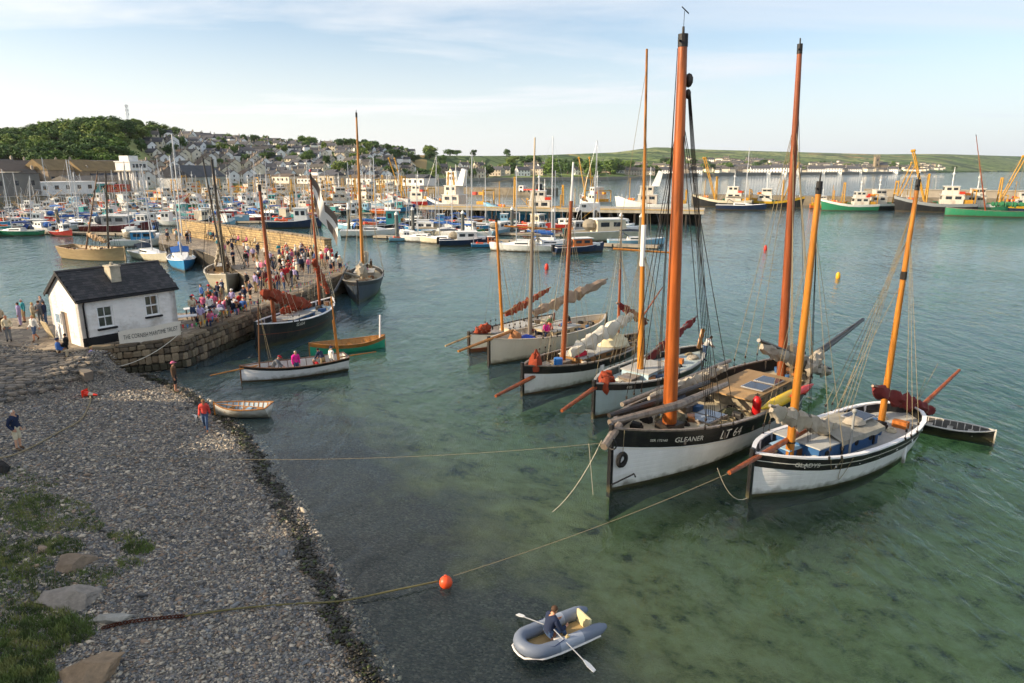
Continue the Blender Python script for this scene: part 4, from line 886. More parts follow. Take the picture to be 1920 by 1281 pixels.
for i in range(4): MB().tube([(2.2 - i * 1.05, 0.895, zc + 0.42), (2.2 - i * 1.05, 0.925, zc + 0.42)], 0.13, 12).build('porthole', m_iron, cab)
for xx in (1.15, -1.2): MB().box((xx, 0.92, zc + 0.45), (0.12, 0.05, 0.74)).build('strap', m_iron, cab)
cv = MB(); rings = []
for i in range(10):
    x = 1.5 - i * 0.36; rings.append([(x, -1.15, zc + 0.76), (x, -0.5, zc + 0.95 + 0.06 * math.sin(i * 1.7)), (x, 0.3, zc + 1.0 + 0.05 * math.cos(i * 2.1)), (x, 1.05, zc + 0.8), (x, 1.1, zc + 0.62 + 0.04 * math.sin(i * 2.5))])
cv.loft(rings, False).build('canvas_cover', mat('grey_tarpaulin', hexc('8a877c'), 0.85, 0.2, 3, 0.4, 8), gld, smooth=True)
o = MB().box((-1.35, 0.1, zc + 1.02), (1.15, 0.95, 0.04)).build('solar_panel', m_alu, gld); MB().box((-1.35, 0.1, zc + 1.045), (1.05, 0.85, 0.02)).build('solar_cells', m_solar, o); o.rotation_euler = (0.0, 0.05, 0)
hatch(gld, 3.0, -0.35, zd(3.0), 1.0, 0.9, 0.35, m_blue, mat('light_blue_paint', hexc('8fb0c6'), 0.5, 0.1, 3))
y0, y1 = plane_pt(gld, 1446, 766, .15), plane_pt(gld, 1575, 806, .15); bundle(y0, y1, 0.27, m_sail_w, gld, seed=21, sag=0.0, n=20, drop=0.8); MB().tube([y0 + Vector((.1, 0, .14)), y1 + Vector((-.1, 0, .12))], 0.06, 8).build('yard', WOOD['grey'], gld, smooth=True)
heap(gld, (-0.6, 0.3, zc + 0.98), 0.42, m_sail_w, 'sail_bag', 8); heap(gld, (fx - 0.6, 0.9, zd(fx)), 0.4, m_sail_c, 'sail_bag', 3); heap(gld, (fx - 0.1, 0.75, zd(fx)), 0.26, m_sail_r, 'cloth_heap', 4)
y0, y1 = plane_pt(gld, 1638, 727, .2), plane_pt(gld, 1750, 770, .2); bundle(y0, y1, 0.25, m_sail_m, gld, seed=31, sag=0.0, n=16, drop=0.6); MB().tube([y0 + Vector((.1, 0, .1)), y1 + Vector((-.1, 0, .1))], 0.06, 8).build('yard', WOOD['brown'], gld, smooth=True)
ot = plane_pt(gld, 1799, 694, .1); ob = plane_pt(gld, 1682, 806, .1); MB().tube([ob, ob.lerp(ot, .5), ot], [0.12, 0.11, 0.07], 8).build('outrigger', WOOD['red'], gld, smooth=True)
for k_ in (1.2, 2.2): rope((-L / 2 - k_, 0.0, 2.1 + k_ * 0.56), (-L / 2 + 0.1, 0.3, 1.6), 0.011, parent=gld, name='sheet')
MB().tube([(1.0, 1.15, zd(1.0)), (1.0, 1.15, zd(1.0) + 2.0)], 0.05, 8).ball((1.0, 1.15, zd(1) + 2.05), 0.11, 8, 5).build('derrick_post', mat('galvanised_pole', hexc('8b8d8c'), 0.5, 0.15, 3), gld, smooth=True)
MB().box((-2.6, h.y(0.27, 0.45) + 0.07, 0.45), (0.14, 0.10, 0.85)).build('fender_board', M_WHITE, gld)
for xx, yy in ((fx + 0.9, 0.35), (-3.2, 0.6), (-4.3, -.4)): coil(gld, (xx, yy, zd(xx) + .05), 0.2, m_rope_w)
MB().box((-2.9, -0.5, zd(-2.9) + 0.14), (0.6, 0.5, 0.28)).build('wooden_box', WOOD['pale'], gld); heap(gld, (-3.7, -0.6, zd(-3.7)), 0.35, m_sail_c, 'white_bag', 13, (1.2, 1, 0.9))
MB().box((-2.2, -1.0, zd(-2.2) + 0.3), (1.0, .5, .35)).build('locker', m_black, gld)
deck_clutter(gld, h, zd, 22, 79)
for k_, xx in enumerate((fx - 0.4, fx - 1.0)):   # slack lines looped over the side
    t_ = xx / L + .5; pts = [h.p(t_ - 0.05 * f, h.zs(t_) - 0.02 - (0.5 + .55 * k_) * math.sin(math.pi * f), SD, 0.03) for f in [i / 10 for i in range(11)]]; MB().tube(pts, 0.012, 4).build('slack_line', m_rope, gld)
rope(to_local(gld, at(1345, 878, 1.7)), to_local(gld, at(1401, 934, 0.15)), 0.012, 0.5, parent=gld, name='mooring_line', m=m_rope_w)
# yellow kayak bundle between the two hulls
kay = thing('kayak', 'yellow and red kayak stowed between the two white luggers', 'kayak', to_world(gle, (-0.6, 2.45, 2.05)), gle.rotation_euler.z)
MB().tube([(-2.2, 0, 0.05), (-1.2, 0, 0), (0.6, 0, 0), (1.9, 0, 0.1)], [0.04, 0.26, 0.27, 0.05], 10).build('hull', paint('d6b21f', 0.4), kay, smooth=True)
MB().tube([(-2.9, 0.3, 0.2), (-1.9, 0.3, 0.16), (-0.4, 0.32, 0.2)], [0.05, 0.2, 0.05], 10).build('bow_section', paint('c92f24', 0.4), kay, smooth=True)

# ---------------------------------------------------------------- the other luggers of the raft and along the quay
RAFT = 'old sailing luggers rafted up at anchor'
def lugger(label, bow, ang, L, B, fb, masts, topc, band=None, bandh=0.4, bottom=None, railm=None, deckm=None, stern='point', bul=0.36, group=RAFT, sprit=None, sails=(), cabin=None, name='sailing_lugger', line=None, draft=1.0, boot=0.1, clutter=True, seed=1, tw=0.7):
    root = world_boat(name, label, 'lugger' if 'lugger' in name else 'boat', bow, ang, L, group)
    h = Hull(L, B, fb, draft, stern, full=0.31, bowfull=2.7, tw=tw)
    basic_hull(root, h, bottom or M_ANTI, topc, band, bandh, railm or WOOD['grey'], deckm or m_deckp, None, bul, boot, line)
    zd = lambda x: h.zs(min(1, max(0, x / L + 0.5))) - bul
    out = []
    for s_, tip, r0, r1, m, opt in masts:
        x = L / 2 - s_; b0 = Vector((x, 0, zd(x))); tp = solve_tip(root, b0, *tip) if len(tip) == 2 else Vector((x + tip[0], tip[1], zd(x) + tip[2]))
        top_m = opt.get('top')
        if top_m:                            # pole in two tones: painted head
            f = opt.get('split', 0.7); md = b0.lerp(tp, f); mo = mast(root, b0, md, r0, r1 * 1.15, m, cap=False); MB().tube([md - (tp - b0) * 0.06, tp], [r1 * 1.0, r1 * 0.6], 8).build('topmast', top_m, mo, smooth=True)
        else: mast(root, b0, tp, r0, r1, m)
        shrouds(root, h, b0, tp, opt.get('sh', (-0.9, -0.3, 0.4)), opt.get('frac', 0.8), opt.get('rope', m_rope), opt.get('rr', 0.012))
        rnd = random.Random(seed + int(s_ * 10))
        for i in range(opt.get('lines', 5)):
            rope(b0.lerp(tp, rnd.uniform(.7, .96)), b0 + Vector((rnd.uniform(-1.4, 1.2), rnd.uniform(-.8, .8), .3)), 0.010, m=rnd.choice((m_rope, m_rope_w, m_rope)), parent=root, name='halyard')
        if opt.get('stay'): rope(b0.lerp(tp, 0.95), opt['stay'], 0.012, parent=root, name='forestay')
        if opt.get('yard'):
            f, hw = opt['yard']; c = b0.lerp(tp, f); w = Vector((math.cos(-root.rotation_euler.z), math.sin(-root.rotation_euler.z), 0)); MB().tube([c - w * hw + Vector((0, 0, 0.12)), c + w * hw - Vector((0, 0, 0.1))], [0.06, 0.05], 8).build('crosstree_yard', WOOD['amber'], root, smooth=True)
        out.append((b0, tp))
    if sprit: bowsprit(root, sprit[0], sprit[1], sprit[2], sprit[3]); rope(sprit[1], (L / 2, 0, 0.3), 0.012, parent=root, name='bobstay', sag=0.1)
    for i, (a, b_, r, m, sp) in enumerate(sails):
        bundle(a, b_, r, m, root, seed=seed * 7 + i, sag=0.0, n=18, drop=0.4)
        if sp: MB().tube([Vector(a) + Vector((0.3, 0, .12)), Vector(b_) + Vector((-0.3, 0, .12))], 0.06, 8).build('spar', sp, root, smooth=True)
    if cabin:
        x, l_, w_, hh, cm = cabin; z = zd(x); o = MB().box((x, 0, z + hh / 2), (l_, w_, hh)).build('deckhouse', cm, root); MB().box((x, 0, z + hh + 0.03), (l_ + .12, w_ + .12, 0.06)).build('cabin_top', m_deckg, o)
        for sd in (-1, 1):
            for i in range(3): MB().box((x - l_ / 3 + i * l_ / 3, sd * (w_ / 2 + 0.005), z + hh * 0.6), (l_ * 0.16, 0.02, hh * 0.35)).build('window', m_glass, o)
    if clutter:
        deck_clutter(root, h, zd, 16, seed)
        rnd = random.Random(seed)
        for i in range(4):
            x = rnd.uniform(-L * 0.35, L * 0.36); coil(root, (x, rnd.uniform(-.25, .25) * B, zd(x) + .05), rnd.uniform(.15, .26), rnd.choice((m_rope, m_rope_w, m_rope_d)))
        hatch(root, L * 0.22, 0, zd(L * .22), 0.9, 0.8, 0.3, WOOD['grey'])
    return root, h, out, zd
PB = hullpaint('9db4bd'); PC = hullpaint('cdc6b6'); PG = hullpaint('23272c'); 
# IRIS
irs, h, ms, zd = lugger('pale blue lugger with black rail and tall orange mast beside the largest lugger', (4.2, 33.3), 49, 12.2, 3.5, (1.85, 1.35, 1.5), [(4.6, (1213, 92), 0.19, 0.10, WOOD['amber'], dict(split=0.42, top=WOOD['amber'], frac=0.42, yard=(0.415, 1.6), rr=0.013, lines=9, sh=(-1.2, -0.6, 0, 0.5), stay=(6.0, 0, 2.0)))],
    PB, M_BLK, 0.34, M_ANTI, m_deckg, mat('pale_blue_deck', hexc('a9b6b6'), 0.7, 0.12, 2, dirt=hexc('6d6250'), dirt_amt=0.35), sprit=((4.6, -.15, 1.75), (9.3, 0.35, 1.35), 0.12, WOOD['red']), cabin=(0.8, 2.6, 1.7, 0.55, paint('a8c0ca')), seed=3,
    sails=(((1.2, 0.2, 2.2), (-4.6, 0.1, 3.5), 0.2, m_sail_m, WOOD['grey']), ((5.7, 0.3, 1.75), (4.3, -0.3, 1.75), 0.38, m_sail_r, None)))
h.letter('IRIS', 0.2, 0.865, lambda t: h.zs(t) - 0.19, 1, m_letter, irs, -1)
md = ms[0][0].lerp(ms[0][1], 0.42); MB().tube([md - Vector((0, 0, 0.9)), md + Vector((0, 0, 1.3))], [0.15, 0.13], 8).build('mast_doubling', M_WHITE, irs)
MB().beam((-5.2, 0.2, 1.5), (-5.6, 0.25, 2.7), 0.08, 0.35).build('tiller_board', WOOD['amber'], irs)
# white hull with black topstrake and red foresail
b4, h, ms, zd = lugger('white hulled lugger with black topsides, red foresail heap and big cream furled mainsail', (0.6, 36.9), 47, 12.4, 3.5, (1.75, 1.25, 1.5), [(3.6, (1075, 304), 0.16, 0.085, WOOD['red'], dict(split=0.82, top=M_WHITE, frac=0.75, lines=8)), (9.4, (1166, 400), 0.11, 0.07, WOOD['red'], dict(split=0.6, top=WOOD['grey'], lines=6, frac=0.7))],
    hullpaint('d3d6d6'), M_BLK, 0.44, M_ANTI, WOOD['grey'], m_deckw, sprit=((4.4, 0.2, 1.15), (8.9, 0.5, 0.75), 0.12, WOOD['red']), cabin=(0.2, 3.2, 1.8, 0.5, mat('varnished_coaming', hexc('8d6a40'), 0.5, 0.15, 2)), seed=5,
    sails=(((2.6, 0.5, 1.9), (-4.2, 0.3, 3.1), 0.36, m_sail_c, None), ((-3.0, 0.1, 4.0), (-6.4, 0.1, 2.2), 0.2, m_sail_m, WOOD['brown'])))
heap(b4, (5.3, 0.15, 1.35), 0.55, m_sail_r, 'red_foresail', 6, (0.9, 0.7, 2.0)); heap(b4, (-2.4, 0.1, 1.35), 1.0, mat('cream_cover', hexc('d8cfae'), 0.9, .08, 2, .3), 'boat_cover', 7, (1.3, 1.0, 0.8))
heap(b4, (1.4, 0.3, 1.5), 0.5, paint('c4203a', .7), 'red_tarpaulin', 9, (1.4, .8, .7)); MB().tube([(3.9, 0.7, zd(3.9)), (3.9, 0.7, zd(3.9) + .75)], .26, 12).build('blue_drum', paint('2a6fb5', .4), b4, smooth=True); MB().tube([(-6.4, -.2, 2.6), (-9.0, -.3, 4.3)], [.07, .04], 8).build('outrigger', WOOD['red'], b4)
MB().box((0.9, h.y(.57, .7) + .09, .75), (.3, .14, .55)).build('white_fender', M_WHITE, b4)
# cream hull
crm, h, ms, zd = lugger('cream hulled lugger with grey mast and long boom carrying a brown sail', (-1.5, 43.1), 47, 13.0, 3.5, (1.75, 1.25, 1.4), [(4.0, (1003, 258), 0.16, 0.085, WOOD['grey'], dict(split=0.55, top=mat('scraped_pine', hexc('b7a78c'), .6, .15, 2), frac=0.55, lines=10, yard=(0.57, 1.9)))],
    PC, None, 0.3, M_BLKB, hullpaint('b9b0a0'), m_deckw, sprit=((4.2, 0, 1.95), (9.4, 0.2, 1.55), 0.11, WOOD['honey']), seed=8, cabin=(-0.6, 3.0, 1.8, .5, paint('b9a98a')),
    sails=(((2.2, 0.1, 2.9), (-6.3, 0.0, 4.1), 0.3, mat('tan_cover', hexc('9c8570'), .9, .15, 2, .4), WOOD['grey']),))
heap(crm, (3.4, .5, 1.3), .5, paint('2247a8', .7), 'blue_tarpaulin', 3); heap(crm, (4.2, .2, 1.4), .45, mat('tan_canvas', hexc('a4714a'), .9, .15, 2, .4), 'canvas_heap', 5, (1, 1, 1.2))
# small white hull with red boot top
b6, h, ms, zd = lugger('small white gaff boat with red bottom and yellow mast at the end of the raft', (-3.0, 46.2), 50, 9.8, 2.9, (1.35, 0.95, 1.15), [(3.6, (930, 405), 0.12, 0.085, WOOD['amber'], dict(lines=6, frac=0.9, rr=.011))],
    hullpaint('dcdad2'), None, .3, hullpaint('8a2f22'), M_BLK, m_deckp, boot=0.28, sprit=((3.4, 0, 1.35), (7.3, .1, 1.0), .08, WOOD['pale']), seed=12, cabin=(-.4, 2.4, 1.5, .45, paint('c9c2b2')),
    sails=(((1.0, 0, 2.1), (-4.2, 0, 3.3), .2, m_sail_r, WOOD['honey']), ((4.4, .2, 1.45), (2.7, 0, 1.5), .28, m_sail_r, None)))
# SS.634 alongside the quay
ss, h, ms, zd = lugger('black hulled lugger lettered SS.634 alongside the quay with red sails', (-18.1, 47.0), 77, 11.4, 3.5, (1.85, 1.35, 1.75), [(2.4, (486, 347), 0.15, 0.10, WOOD['red'], dict(lines=5, frac=.7, sh=(-.8, -.2), rope=m_rope_w)), (9.2, (582, 327), .12, .075, WOOD['red'], dict(lines=5, frac=.75, rope=m_rope_w))],
    hullpaint('24262a'), hullpaint('1f2124'), .4, M_BLKB, M_WHITE, mat('blue_deck', hexc('7f97a8'), .7, .15, 2, dirt=hexc('6d6250'), dirt_amt=.3), group=None, seed=15, cabin=(.6, 3.2, 1.8, .45, m_blue),
    sails=(((4.6, .0, 4.0), (-1.6, .2, 1.9), .34, m_sail_r, None), ((-2.8, .1, 5.4), (-4.9, .1, 2.3), .24, m_sail_r, None), ((1.5, -.6, 1.9), (-2.6, -.4, 1.9), .24, m_sail_r, None)))
h.letter('SS.634', .34, .74, lambda t: h.zs(t) - .23, 1, m_letter, ss, -1); h.band(lambda t: h.zs(t) - .75, lambda t: h.zs(t) - .72, 1, .016).build('pinstripe', paint('8a4636'), ss)
MB().tube([(-5.0, .2, 2.1), (-6.2, .1, 2.3), (-9.3, -.2, 3.9)], [.1, .1, .06], 8).build('outrigger', WOOD['black'], ss, smooth=True)
# flag on its mizzen: black with a white cross, hanging in folds
tp = ms[1][1]; fw, fh = 4.2, 2.3; fg = thing('flag', 'black flag with white cross flying from the mast of the black lugger', 'flag', to_world(ss, tp))
MB().tube([(0, 0, -.5), (0, 0, .35)], .025, 6).build('staff', m_iron, fg); heap(fg, (0, 0, .2), .12, paint('b3151a'), 'red_burgee', 4, (.8, .4, 1.6))
def flagpt(u, v):                            # u along the fly, v down the hoist
    x = u * fw * .42 + .12 * math.sin(u * 7 + v * 2); z = -.1 - v * fh - u * fw * .78 + .1 * math.sin(u * 9 + v * 3); y = .22 * math.sin(u * 8 + v * 2.5) * (0.3 + u)
    return (x, y, z)
NU, NV = 26, 17
m_fb, m_fw = mat('flag_black', hexc('6b6058'), .9, .1, 3), mat('flag_white', hexc('dad7d0'), .9, .05, 3)
def flag_piece(nm, mm, cells):
    fb2 = MB()
    gx = sorted({i for i, j in cells} | {i + 1 for i, j in cells}); gy = sorted({j for i, j in cells} | {j + 1 for i, j in cells}); ix = {}
    for i in gx:
        for j in gy: ix[i, j] = len(fb2.v); fb2.v.append(flagpt(i / NU, j / NV))
    fb2.f = [(ix[i, j], ix[i + 1, j], ix[i + 1, j + 1], ix[i, j + 1]) for i, j in cells]
    fb2.build(nm, mm, fg, smooth=True)
for ir in (range(0, 9), range(16, NU)):
    for jr in (range(0, 6), range(11, NV)): flag_piece('black_quarter', m_fb, [(i, j) for i in ir for j in jr])
flag_piece('white_cross', m_fw, [(i, j) for i in range(NU) for j in range(NV) if 6 <= j < 11 or 9 <= i < 16])
# blue-grey lugger off the quay end
pe, h, ms, zd = lugger('dark blue grey lugger with brown mast moored off the end of the old quay', (-14.7, 64.3), 98, 15.5, 4.2, (2.05, 1.5, 1.7), [(7.2, (668, 212), .19, .09, WOOD['honey'], dict(lines=6, frac=.8, sh=(-1, -.2, .6), stay=(7.6, 0, 2.2)))],
    hullpaint('3a4450'), hullpaint('1d2026'), .35, M_BLKB, hullpaint('7c7a74'), m_deckp, group=None, seed=17, sprit=((6, 0, 2.3), (11.5, -.9, 3.6), .14, WOOD['grey']), cabin=(-2, 3.2, 2, .6, paint('8a8478')),
    sails=(((4.5, .2, 2.8), (1.5, 0, 2.4), .5, m_sail_w, None), ((-1, 0, 3.0), (-6, 0, 3.2), .35, m_sail_w, WOOD['grey'])))
# black lugger on the inner side of the quay, bow to us
bl, h, ms, zd = lugger('weathered lugger with pale sides and two black masts inside the old quay', (-29.3, 69.6), 114, 13.5, 4.3, (2.0, 1.5, 1.7), [(3.2, (397, 300), .17, .11, WOOD['black'], dict(lines=5, frac=.85, rope=m_rope_d)), (8.0, (380, 296), .14, .08, WOOD['black'], dict(lines=5, frac=.8, rope=m_rope_d))],
    hullpaint('a39a86', .6), hullpaint('8f8878', .6), .4, M_BLKB, hullpaint('c8c2b4'), m_deckw, group=None, seed=19, sails=(((2.5, .3, 2.4), (-2, .2, 2.6), .35, mat('brown_sail', hexc('5b4a3a'), .9, .2, 2, .4), WOOD['dark']), ((3.3, -.4, 4.4), (.5, -.9, 2.2), .2, m_sail_w, WOOD['pale'])), cabin=(-3, 2.6, 1.8, .6, WOOD['pale']))
# tan lugger beyond the hut
tl, h, ms, zd = lugger('tan planked lugger with black masts moored beyond the hut roof', at(236, 490)[:2], 160, 11.5, 4.0, (1.9, 1.55, 1.8), [(3.0, (198, 325), .15, .10, WOOD['black'], dict(lines=4, rope=m_rope_d)), (7.4, (183, 322), .12, .07, WOOD['brown'], dict(lines=3, rope=m_rope_d))],
    mat('tan_planks', hexc('a08a66'), .7, .25, 2, .2, stretch=(.2, 1, 1)), hullpaint('9a8460', .5), .4, M_BLKB, WOOD['pale'], m_deckw, stern='transom', group=None, seed=23, sails=(((2.4, .1, 2.7), (-1.0, .1, 3.6), .3, mat('buff_sail', hexc('b39878'), .9, .15, 2, .4), None),))

# ---------------------------------------------------------------- open boats
def open_boat(name, label, cat, bow, ang, L, B, fb, topc, band, bottom, innerm, railm, stern='transom', bandh=.16, draft=.4, boot=.08, thwarts=3, group=None, tw=.75, root=None):
    root = root or world_boat(name, label, cat, bow, ang, L, group)
    h = Hull(L, B, fb, draft, stern, full=.42, bowfull=2.3, tw=tw, tm=.46)
    hp = h.band(lambda t: boot, lambda t: h.zs(t) - (bandh if band else 0), 3).build('hull', topc, root, smooth=True)
    h.band(lambda t: -h.dr, lambda t: boot - .001, 3).build('underbody', bottom, hp, smooth=True)
    if band: h.band(lambda t: h.zs(t) - bandh + .001, lambda t: h.zs(t), 1, .01).build('sheer_strake', band, root, smooth=True)
    zf = lambda t: max(-.12, -draft + .25)
    h.deck(lambda t: zf(t), .04).build('floor_boards', innerm, root); h.inner(zf, .045).build('inner_planking', innerm, root); h.rail(.09, .045).build('gunwale', railm, root)
    for i in range(thwarts):
        t = .22 + .5 * i / max(1, thwarts - 1); z = h.zs(t) - .22; y = h.y(t, z) - .04; MB().box((h.x(t), 0, z), (.24, 2 * y, .04)).build('thwart', railm, root)
    for i in range(9):
        t = .1 + .09 * i
        for sd in (-1, 1): a, b_ = h.p(t, zf(t), sd, -.06), h.p(t, h.zs(t), sd, -.06); MB().beam(a, b_, .035, .03).build('rib', railm, root)
    MB().beam((L / 2 + .01, 0, -draft), (L / 2 + .01, 0, h.zs(1) + .08), .07, .07, up=(1, 0, 0)).build('stem_post', railm, root)
    return root, h
m_inw = mat('white_inside', hexc('c9c8c2'), .6, .1, 2, dirt=hexc('6d6250'), dirt_amt=.3)
ow, h = open_boat('open_sailing_boat', 'white open boat with black rail carrying five people near the quay', 'boat', (-16.3, 39.3), 28, 6.4, 2.0, (1.05, .78, .9), M_WHITE, M_BLK, hullpaint('4a2420'), m_inw, WOOD['brown'], draft=.5, boot=.12)
b0 = Vector((2.15, 0, .1)); mast(ow, b0, solve_tip(ow, b0, 484, 562), .055, .035, WOOD['brown']); b1 = Vector((-2.75, 0, .3)); mast(ow, b1, solve_tip(ow, b1, 619, 543), .06, .04, WOOD['amber']); b2 = Vector((-2.65, .12, .3)); mast(ow, b2, solve_tip(ow, b2, 624, 600), .05, .04, WOOD['honey'], name='spare_spar', cap=False)
bowsprit(ow, (2.2, 0, .95), (4.9, .3, .78), .05, WOOD['honey']); bowsprit(ow, (-2.6, .1, .85), (-5.2, -.1, .85), .045, WOOD['honey']).name = 'bumpkin'
for k_ in (-1, 1): rope(b0.lerp(solve_tip(ow, b0, 484, 562), .9), (1.4, .75 * k_, .85), .009, parent=ow, name='shroud')
heap(ow, (1.2, -.3, 0.1), .3, m_sail_c, 'sail_bag', 3); heap(ow, (-1.9, .3, .1), .28, WOOD['brown'], 'basket', 5)
gr, h = open_boat('open_rowing_boat', 'varnished open boat with turquoise bottom behind the white open boat', 'boat', (-14.0, 45.6), 27, 5.4, 1.8, (.85, .6, .85), mat('turquoise_paint', hexc('2c9a7c'), .4, .08, 2), mat('varnished_strake', hexc('9c6a32'), .35, .2, 2, coat=.4), mat('turquoise_paint', hexc('2c9a7c'), .4), mat('varnished_inside', hexc('a2763e'), .45, .2, 2), WOOD['honey'], stern='point', bandh=.24)
heap(gr, (-.6, 0, .05), .3, paint('1f3f96'), 'blue_bag', 3); heap(gr, (.5, .2, .05), .2, paint('d8b51d'), 'yellow_bag', 4)
MB().tube([(-2.3, 0, .5), (-2.4, 0, 2.35)], .07, 8).build('white_post', M_WHITE, gr)
dg, h = open_boat('rowing_dinghy', 'small white rowing dinghy at the water edge by the beach', 'dinghy', (-15.45, 33.55), -3, 2.9, 1.35, (.62, .48, .55), hullpaint('dcdad0'), None, hullpaint('cfccc0'), mat('pale_blue_inside', hexc('a9b7bd'), .6, .12, 2), WOOD['honey'], draft=.14, boot=.02, tw=.8)
dg.location.z = .1; MB().tube([(-1.2, .2, .5), (1.1, -.1, .52)], .025, 6).box((1.2, -.1, .52), (.5, .12, .02)).build('oar', WOOD['honey'], dg); MB().box((-.3, 0, .3), (.25, 1.1, .04)).build('seat', mat('light_blue_paint', hexc('8fb0c6'), .5), dg)
td, h = open_boat('black_tender', 'black and white tender tied astern of the smaller white lugger', 'dinghy', at(1835, 828)[:2], 157, 3.4, 1.5, (.6, .48, .5), M_BLK, None, M_BLK, mat('dark_inside', hexc('4a4a48'), .7, .2, 2), hullpaint('bdbab2'), draft=.2, boot=.03)
td.location = (*((at(1732, 806) + at(1836, 826)) / 2)[:2], 0); td.rotation_euler.z = math.atan2(at(1836, 826).y - at(1732, 806).y, at(1836, 826).x - at(1732, 806).x)
# ---------------------------------------------------------------- inflatable dinghy with its rower's boat parts
p0, p1 = at(972, 1222, .25), at(1115, 1165, .25)
inf_ang = R(31)
inf = thing('inflatable_dinghy', 'grey inflatable dinghy being rowed near the beach', 'dinghy', (1.2, 16.05, 0), inf_ang + math.pi); inf.scale = (.84, .84, .84)
m_tube = mat('grey_hypalon', hexc('8f98a6'), .5, .06, 2); m_tube_d = mat('dark_grey_hypalon', hexc('6c7686'), .5, .06, 2); m_tubew = mat('white_trim', hexc('d9d6d2'), .5, .05, 2)
path = [(-1.25, .52, .3), (-.6, .54, .3), (.3, .54, .3), (.8, .51, .32)] + [(.8 + .5 * math.sin(R(a)), .51 * math.cos(R(a)), .32 + .05 * math.sin(R(a))) for a in (20, 40, 60, 80, 100, 120, 140, 160)] + [(.8, -.51, .32), (.3, -.54, .3), (-.6, -.54, .3), (-1.25, -.52, .3)]
def sub(a, b): return path[a:b]
MB().tube(sub(1, 4), .21, 14).build('side_tube', m_tube, inf, smooth=True); MB().tube(sub(12, 15), .21, 14).build('side_tube', m_tube, inf, smooth=True)
MB().tube(sub(2, 14)[:12], .213, 14).build('bow_tube', m_tube_d, inf, smooth=True)
for sy in (1, -1): MB().tube([(-.6, sy * .54, .3), (-1.2, sy * .53, .3), (-1.42, sy * .52, .3), (-1.62, sy * .51, .3)], [.21, .21, .17, .08], 14).build('tube_end', m_tube_d, inf, smooth=True)
off = [(x + (.2 if x > 1.2 else .0), y * 1.39, .20) for x, y, z in path]; MB().tube(off, .035, 6).build('rubbing_strake', m_tubew, inf, smooth=True)
MB().box((-.1, 0, .1), (2.1, .74, .06)).build('floor', mat('plywood_floor', hexc('a08a62'), .7, .2, 2), inf); MB().box((-1.12, 0, .36), (.07, .72, .5)).build('transom', mat('pale_transom', hexc('cfc59a'), .6, .15, 3), inf); MB().box((.12, 0, .34), (.26, .78, .05)).build('thwart', m_tubew, inf)
for sy in (1, -1):
    MB().tube([(.9, sy * .56, .5), (.5, sy * .66, .47), (.1, sy * .6, .52)], .014, 5).build('grab_line', paint('23365e'), inf); MB().box((-.05, sy * .54, .52), (.12, .1, .04)).tube([(-.05, sy * .54, .5), (-.05, sy * .54, .6)], .03, 6).build('rowlock', mat('tan_patch', hexc('b5a67c'), .6), inf)
m_oar = mat('grey_plastic', hexc('c5c8ca'), .45, .05, 3)
for sy, (ex, ez) in ((1, (-.25, -.02)), (-1, (.42, .1))):
    a, b_ = Vector((.22 if sy > 0 else .35, sy * .18, .66)), Vector((ex, sy * 1.72, ez)); d_ = (b_ - a).normalized(); o = MB().tube([a, b_ - d_ * .42], .02, 8).build('oar', m_alu, inf, smooth=True)
    k0 = b_ - d_ * .45; s_ = d_.cross(Vector((0, 0, 1))).normalized() * .085; MB().add([k0 - s_ * .4, k0 + s_ * .4, k0 + d_ * .2 + s_, b_ + s_ * .8, b_ - s_ * .8, k0 + d_ * .2 - s_] + [p + Vector((0, 0, .02)) for p in (k0 - s_ * .4, k0 + s_ * .4, k0 + d_ * .2 + s_, b_ + s_ * .8, b_ - s_ * .8, k0 + d_ * .2 - s_)], [(0, 1, 2, 3, 4, 5), (11, 10, 9, 8, 7, 6)] + [(i, (i + 1) % 6, (i + 1) % 6 + 6, i + 6) for i in range(6)]).build('oar_blade', m_oar, o)

# ================================================================ FAR SHORE: hills, town, wharves
KN = [(-500, 250, 520, 270), (0, 262, 520, 272), (60, 280, 500, 274), (130, 296, 480, 262), (200, 308, 470, 254), (260, 318, 490, 259), (330, 345, 620, 267), (450, 440, 700, 275), (560, 480, 760, 281), (680, 540, 800, 285), (760, 640, 900, 293), (900, 760, 1150, 295), (1000, 800, 1500, 294), (1150, 850, 3000, 289), (1230, 1000, 3600, 279.5), (1300, 1200, 3800, 283.5), (1400, 1400, 3900, 286), (1640, 1750, 4200, 292), (1760, 2300, 4500, 291.5), (1920, 3500, 5000, 296), (2500, 4500, 6500, 303)]
def knot(px):
    for a, b in zip(KN[:-1], KN[1:]):
        if px <= b[0]:
            f = (px - a[0]) / (b[0] - a[0]); f = max(0, f); return [a[i] + (b[i] - a[i]) * f for i in (1, 2, 3)]
    return list(KN[-1][1:])
def land(px, Y):                            # height of the land in the direction of photo column px, Y metres out
    ds, dr, ys = knot(px); zr = CAM_H + dr * (CAM_YH - ys) / CAM_F / _c
    if Y < ds - 6: return -4.0
    if Y < ds: return 3.0
    f = (Y - ds) / (dr - ds)
    if f <= 1: return 3.0 + (zr - 3.0) * (f * f * (3 - 2 * f) if dr < 1200 else f ** 1.15)
    return zr - (Y - dr) * 0.02
def colX(px, Y): return (px - CAM_CX) / CAM_F * (Y * _c + 8 * _s) / 1.0
m_hill = bpy.data.materials.new('fields_and_rough_grass'); m_hill.use_nodes = True
n, l = m_hill.node_tree.nodes, m_hill.node_tree.links; b = n['Principled BSDF']; b.inputs['Roughness'].default_value = 0.95; b.inputs['Specular IOR Level'].default_value = 0.1
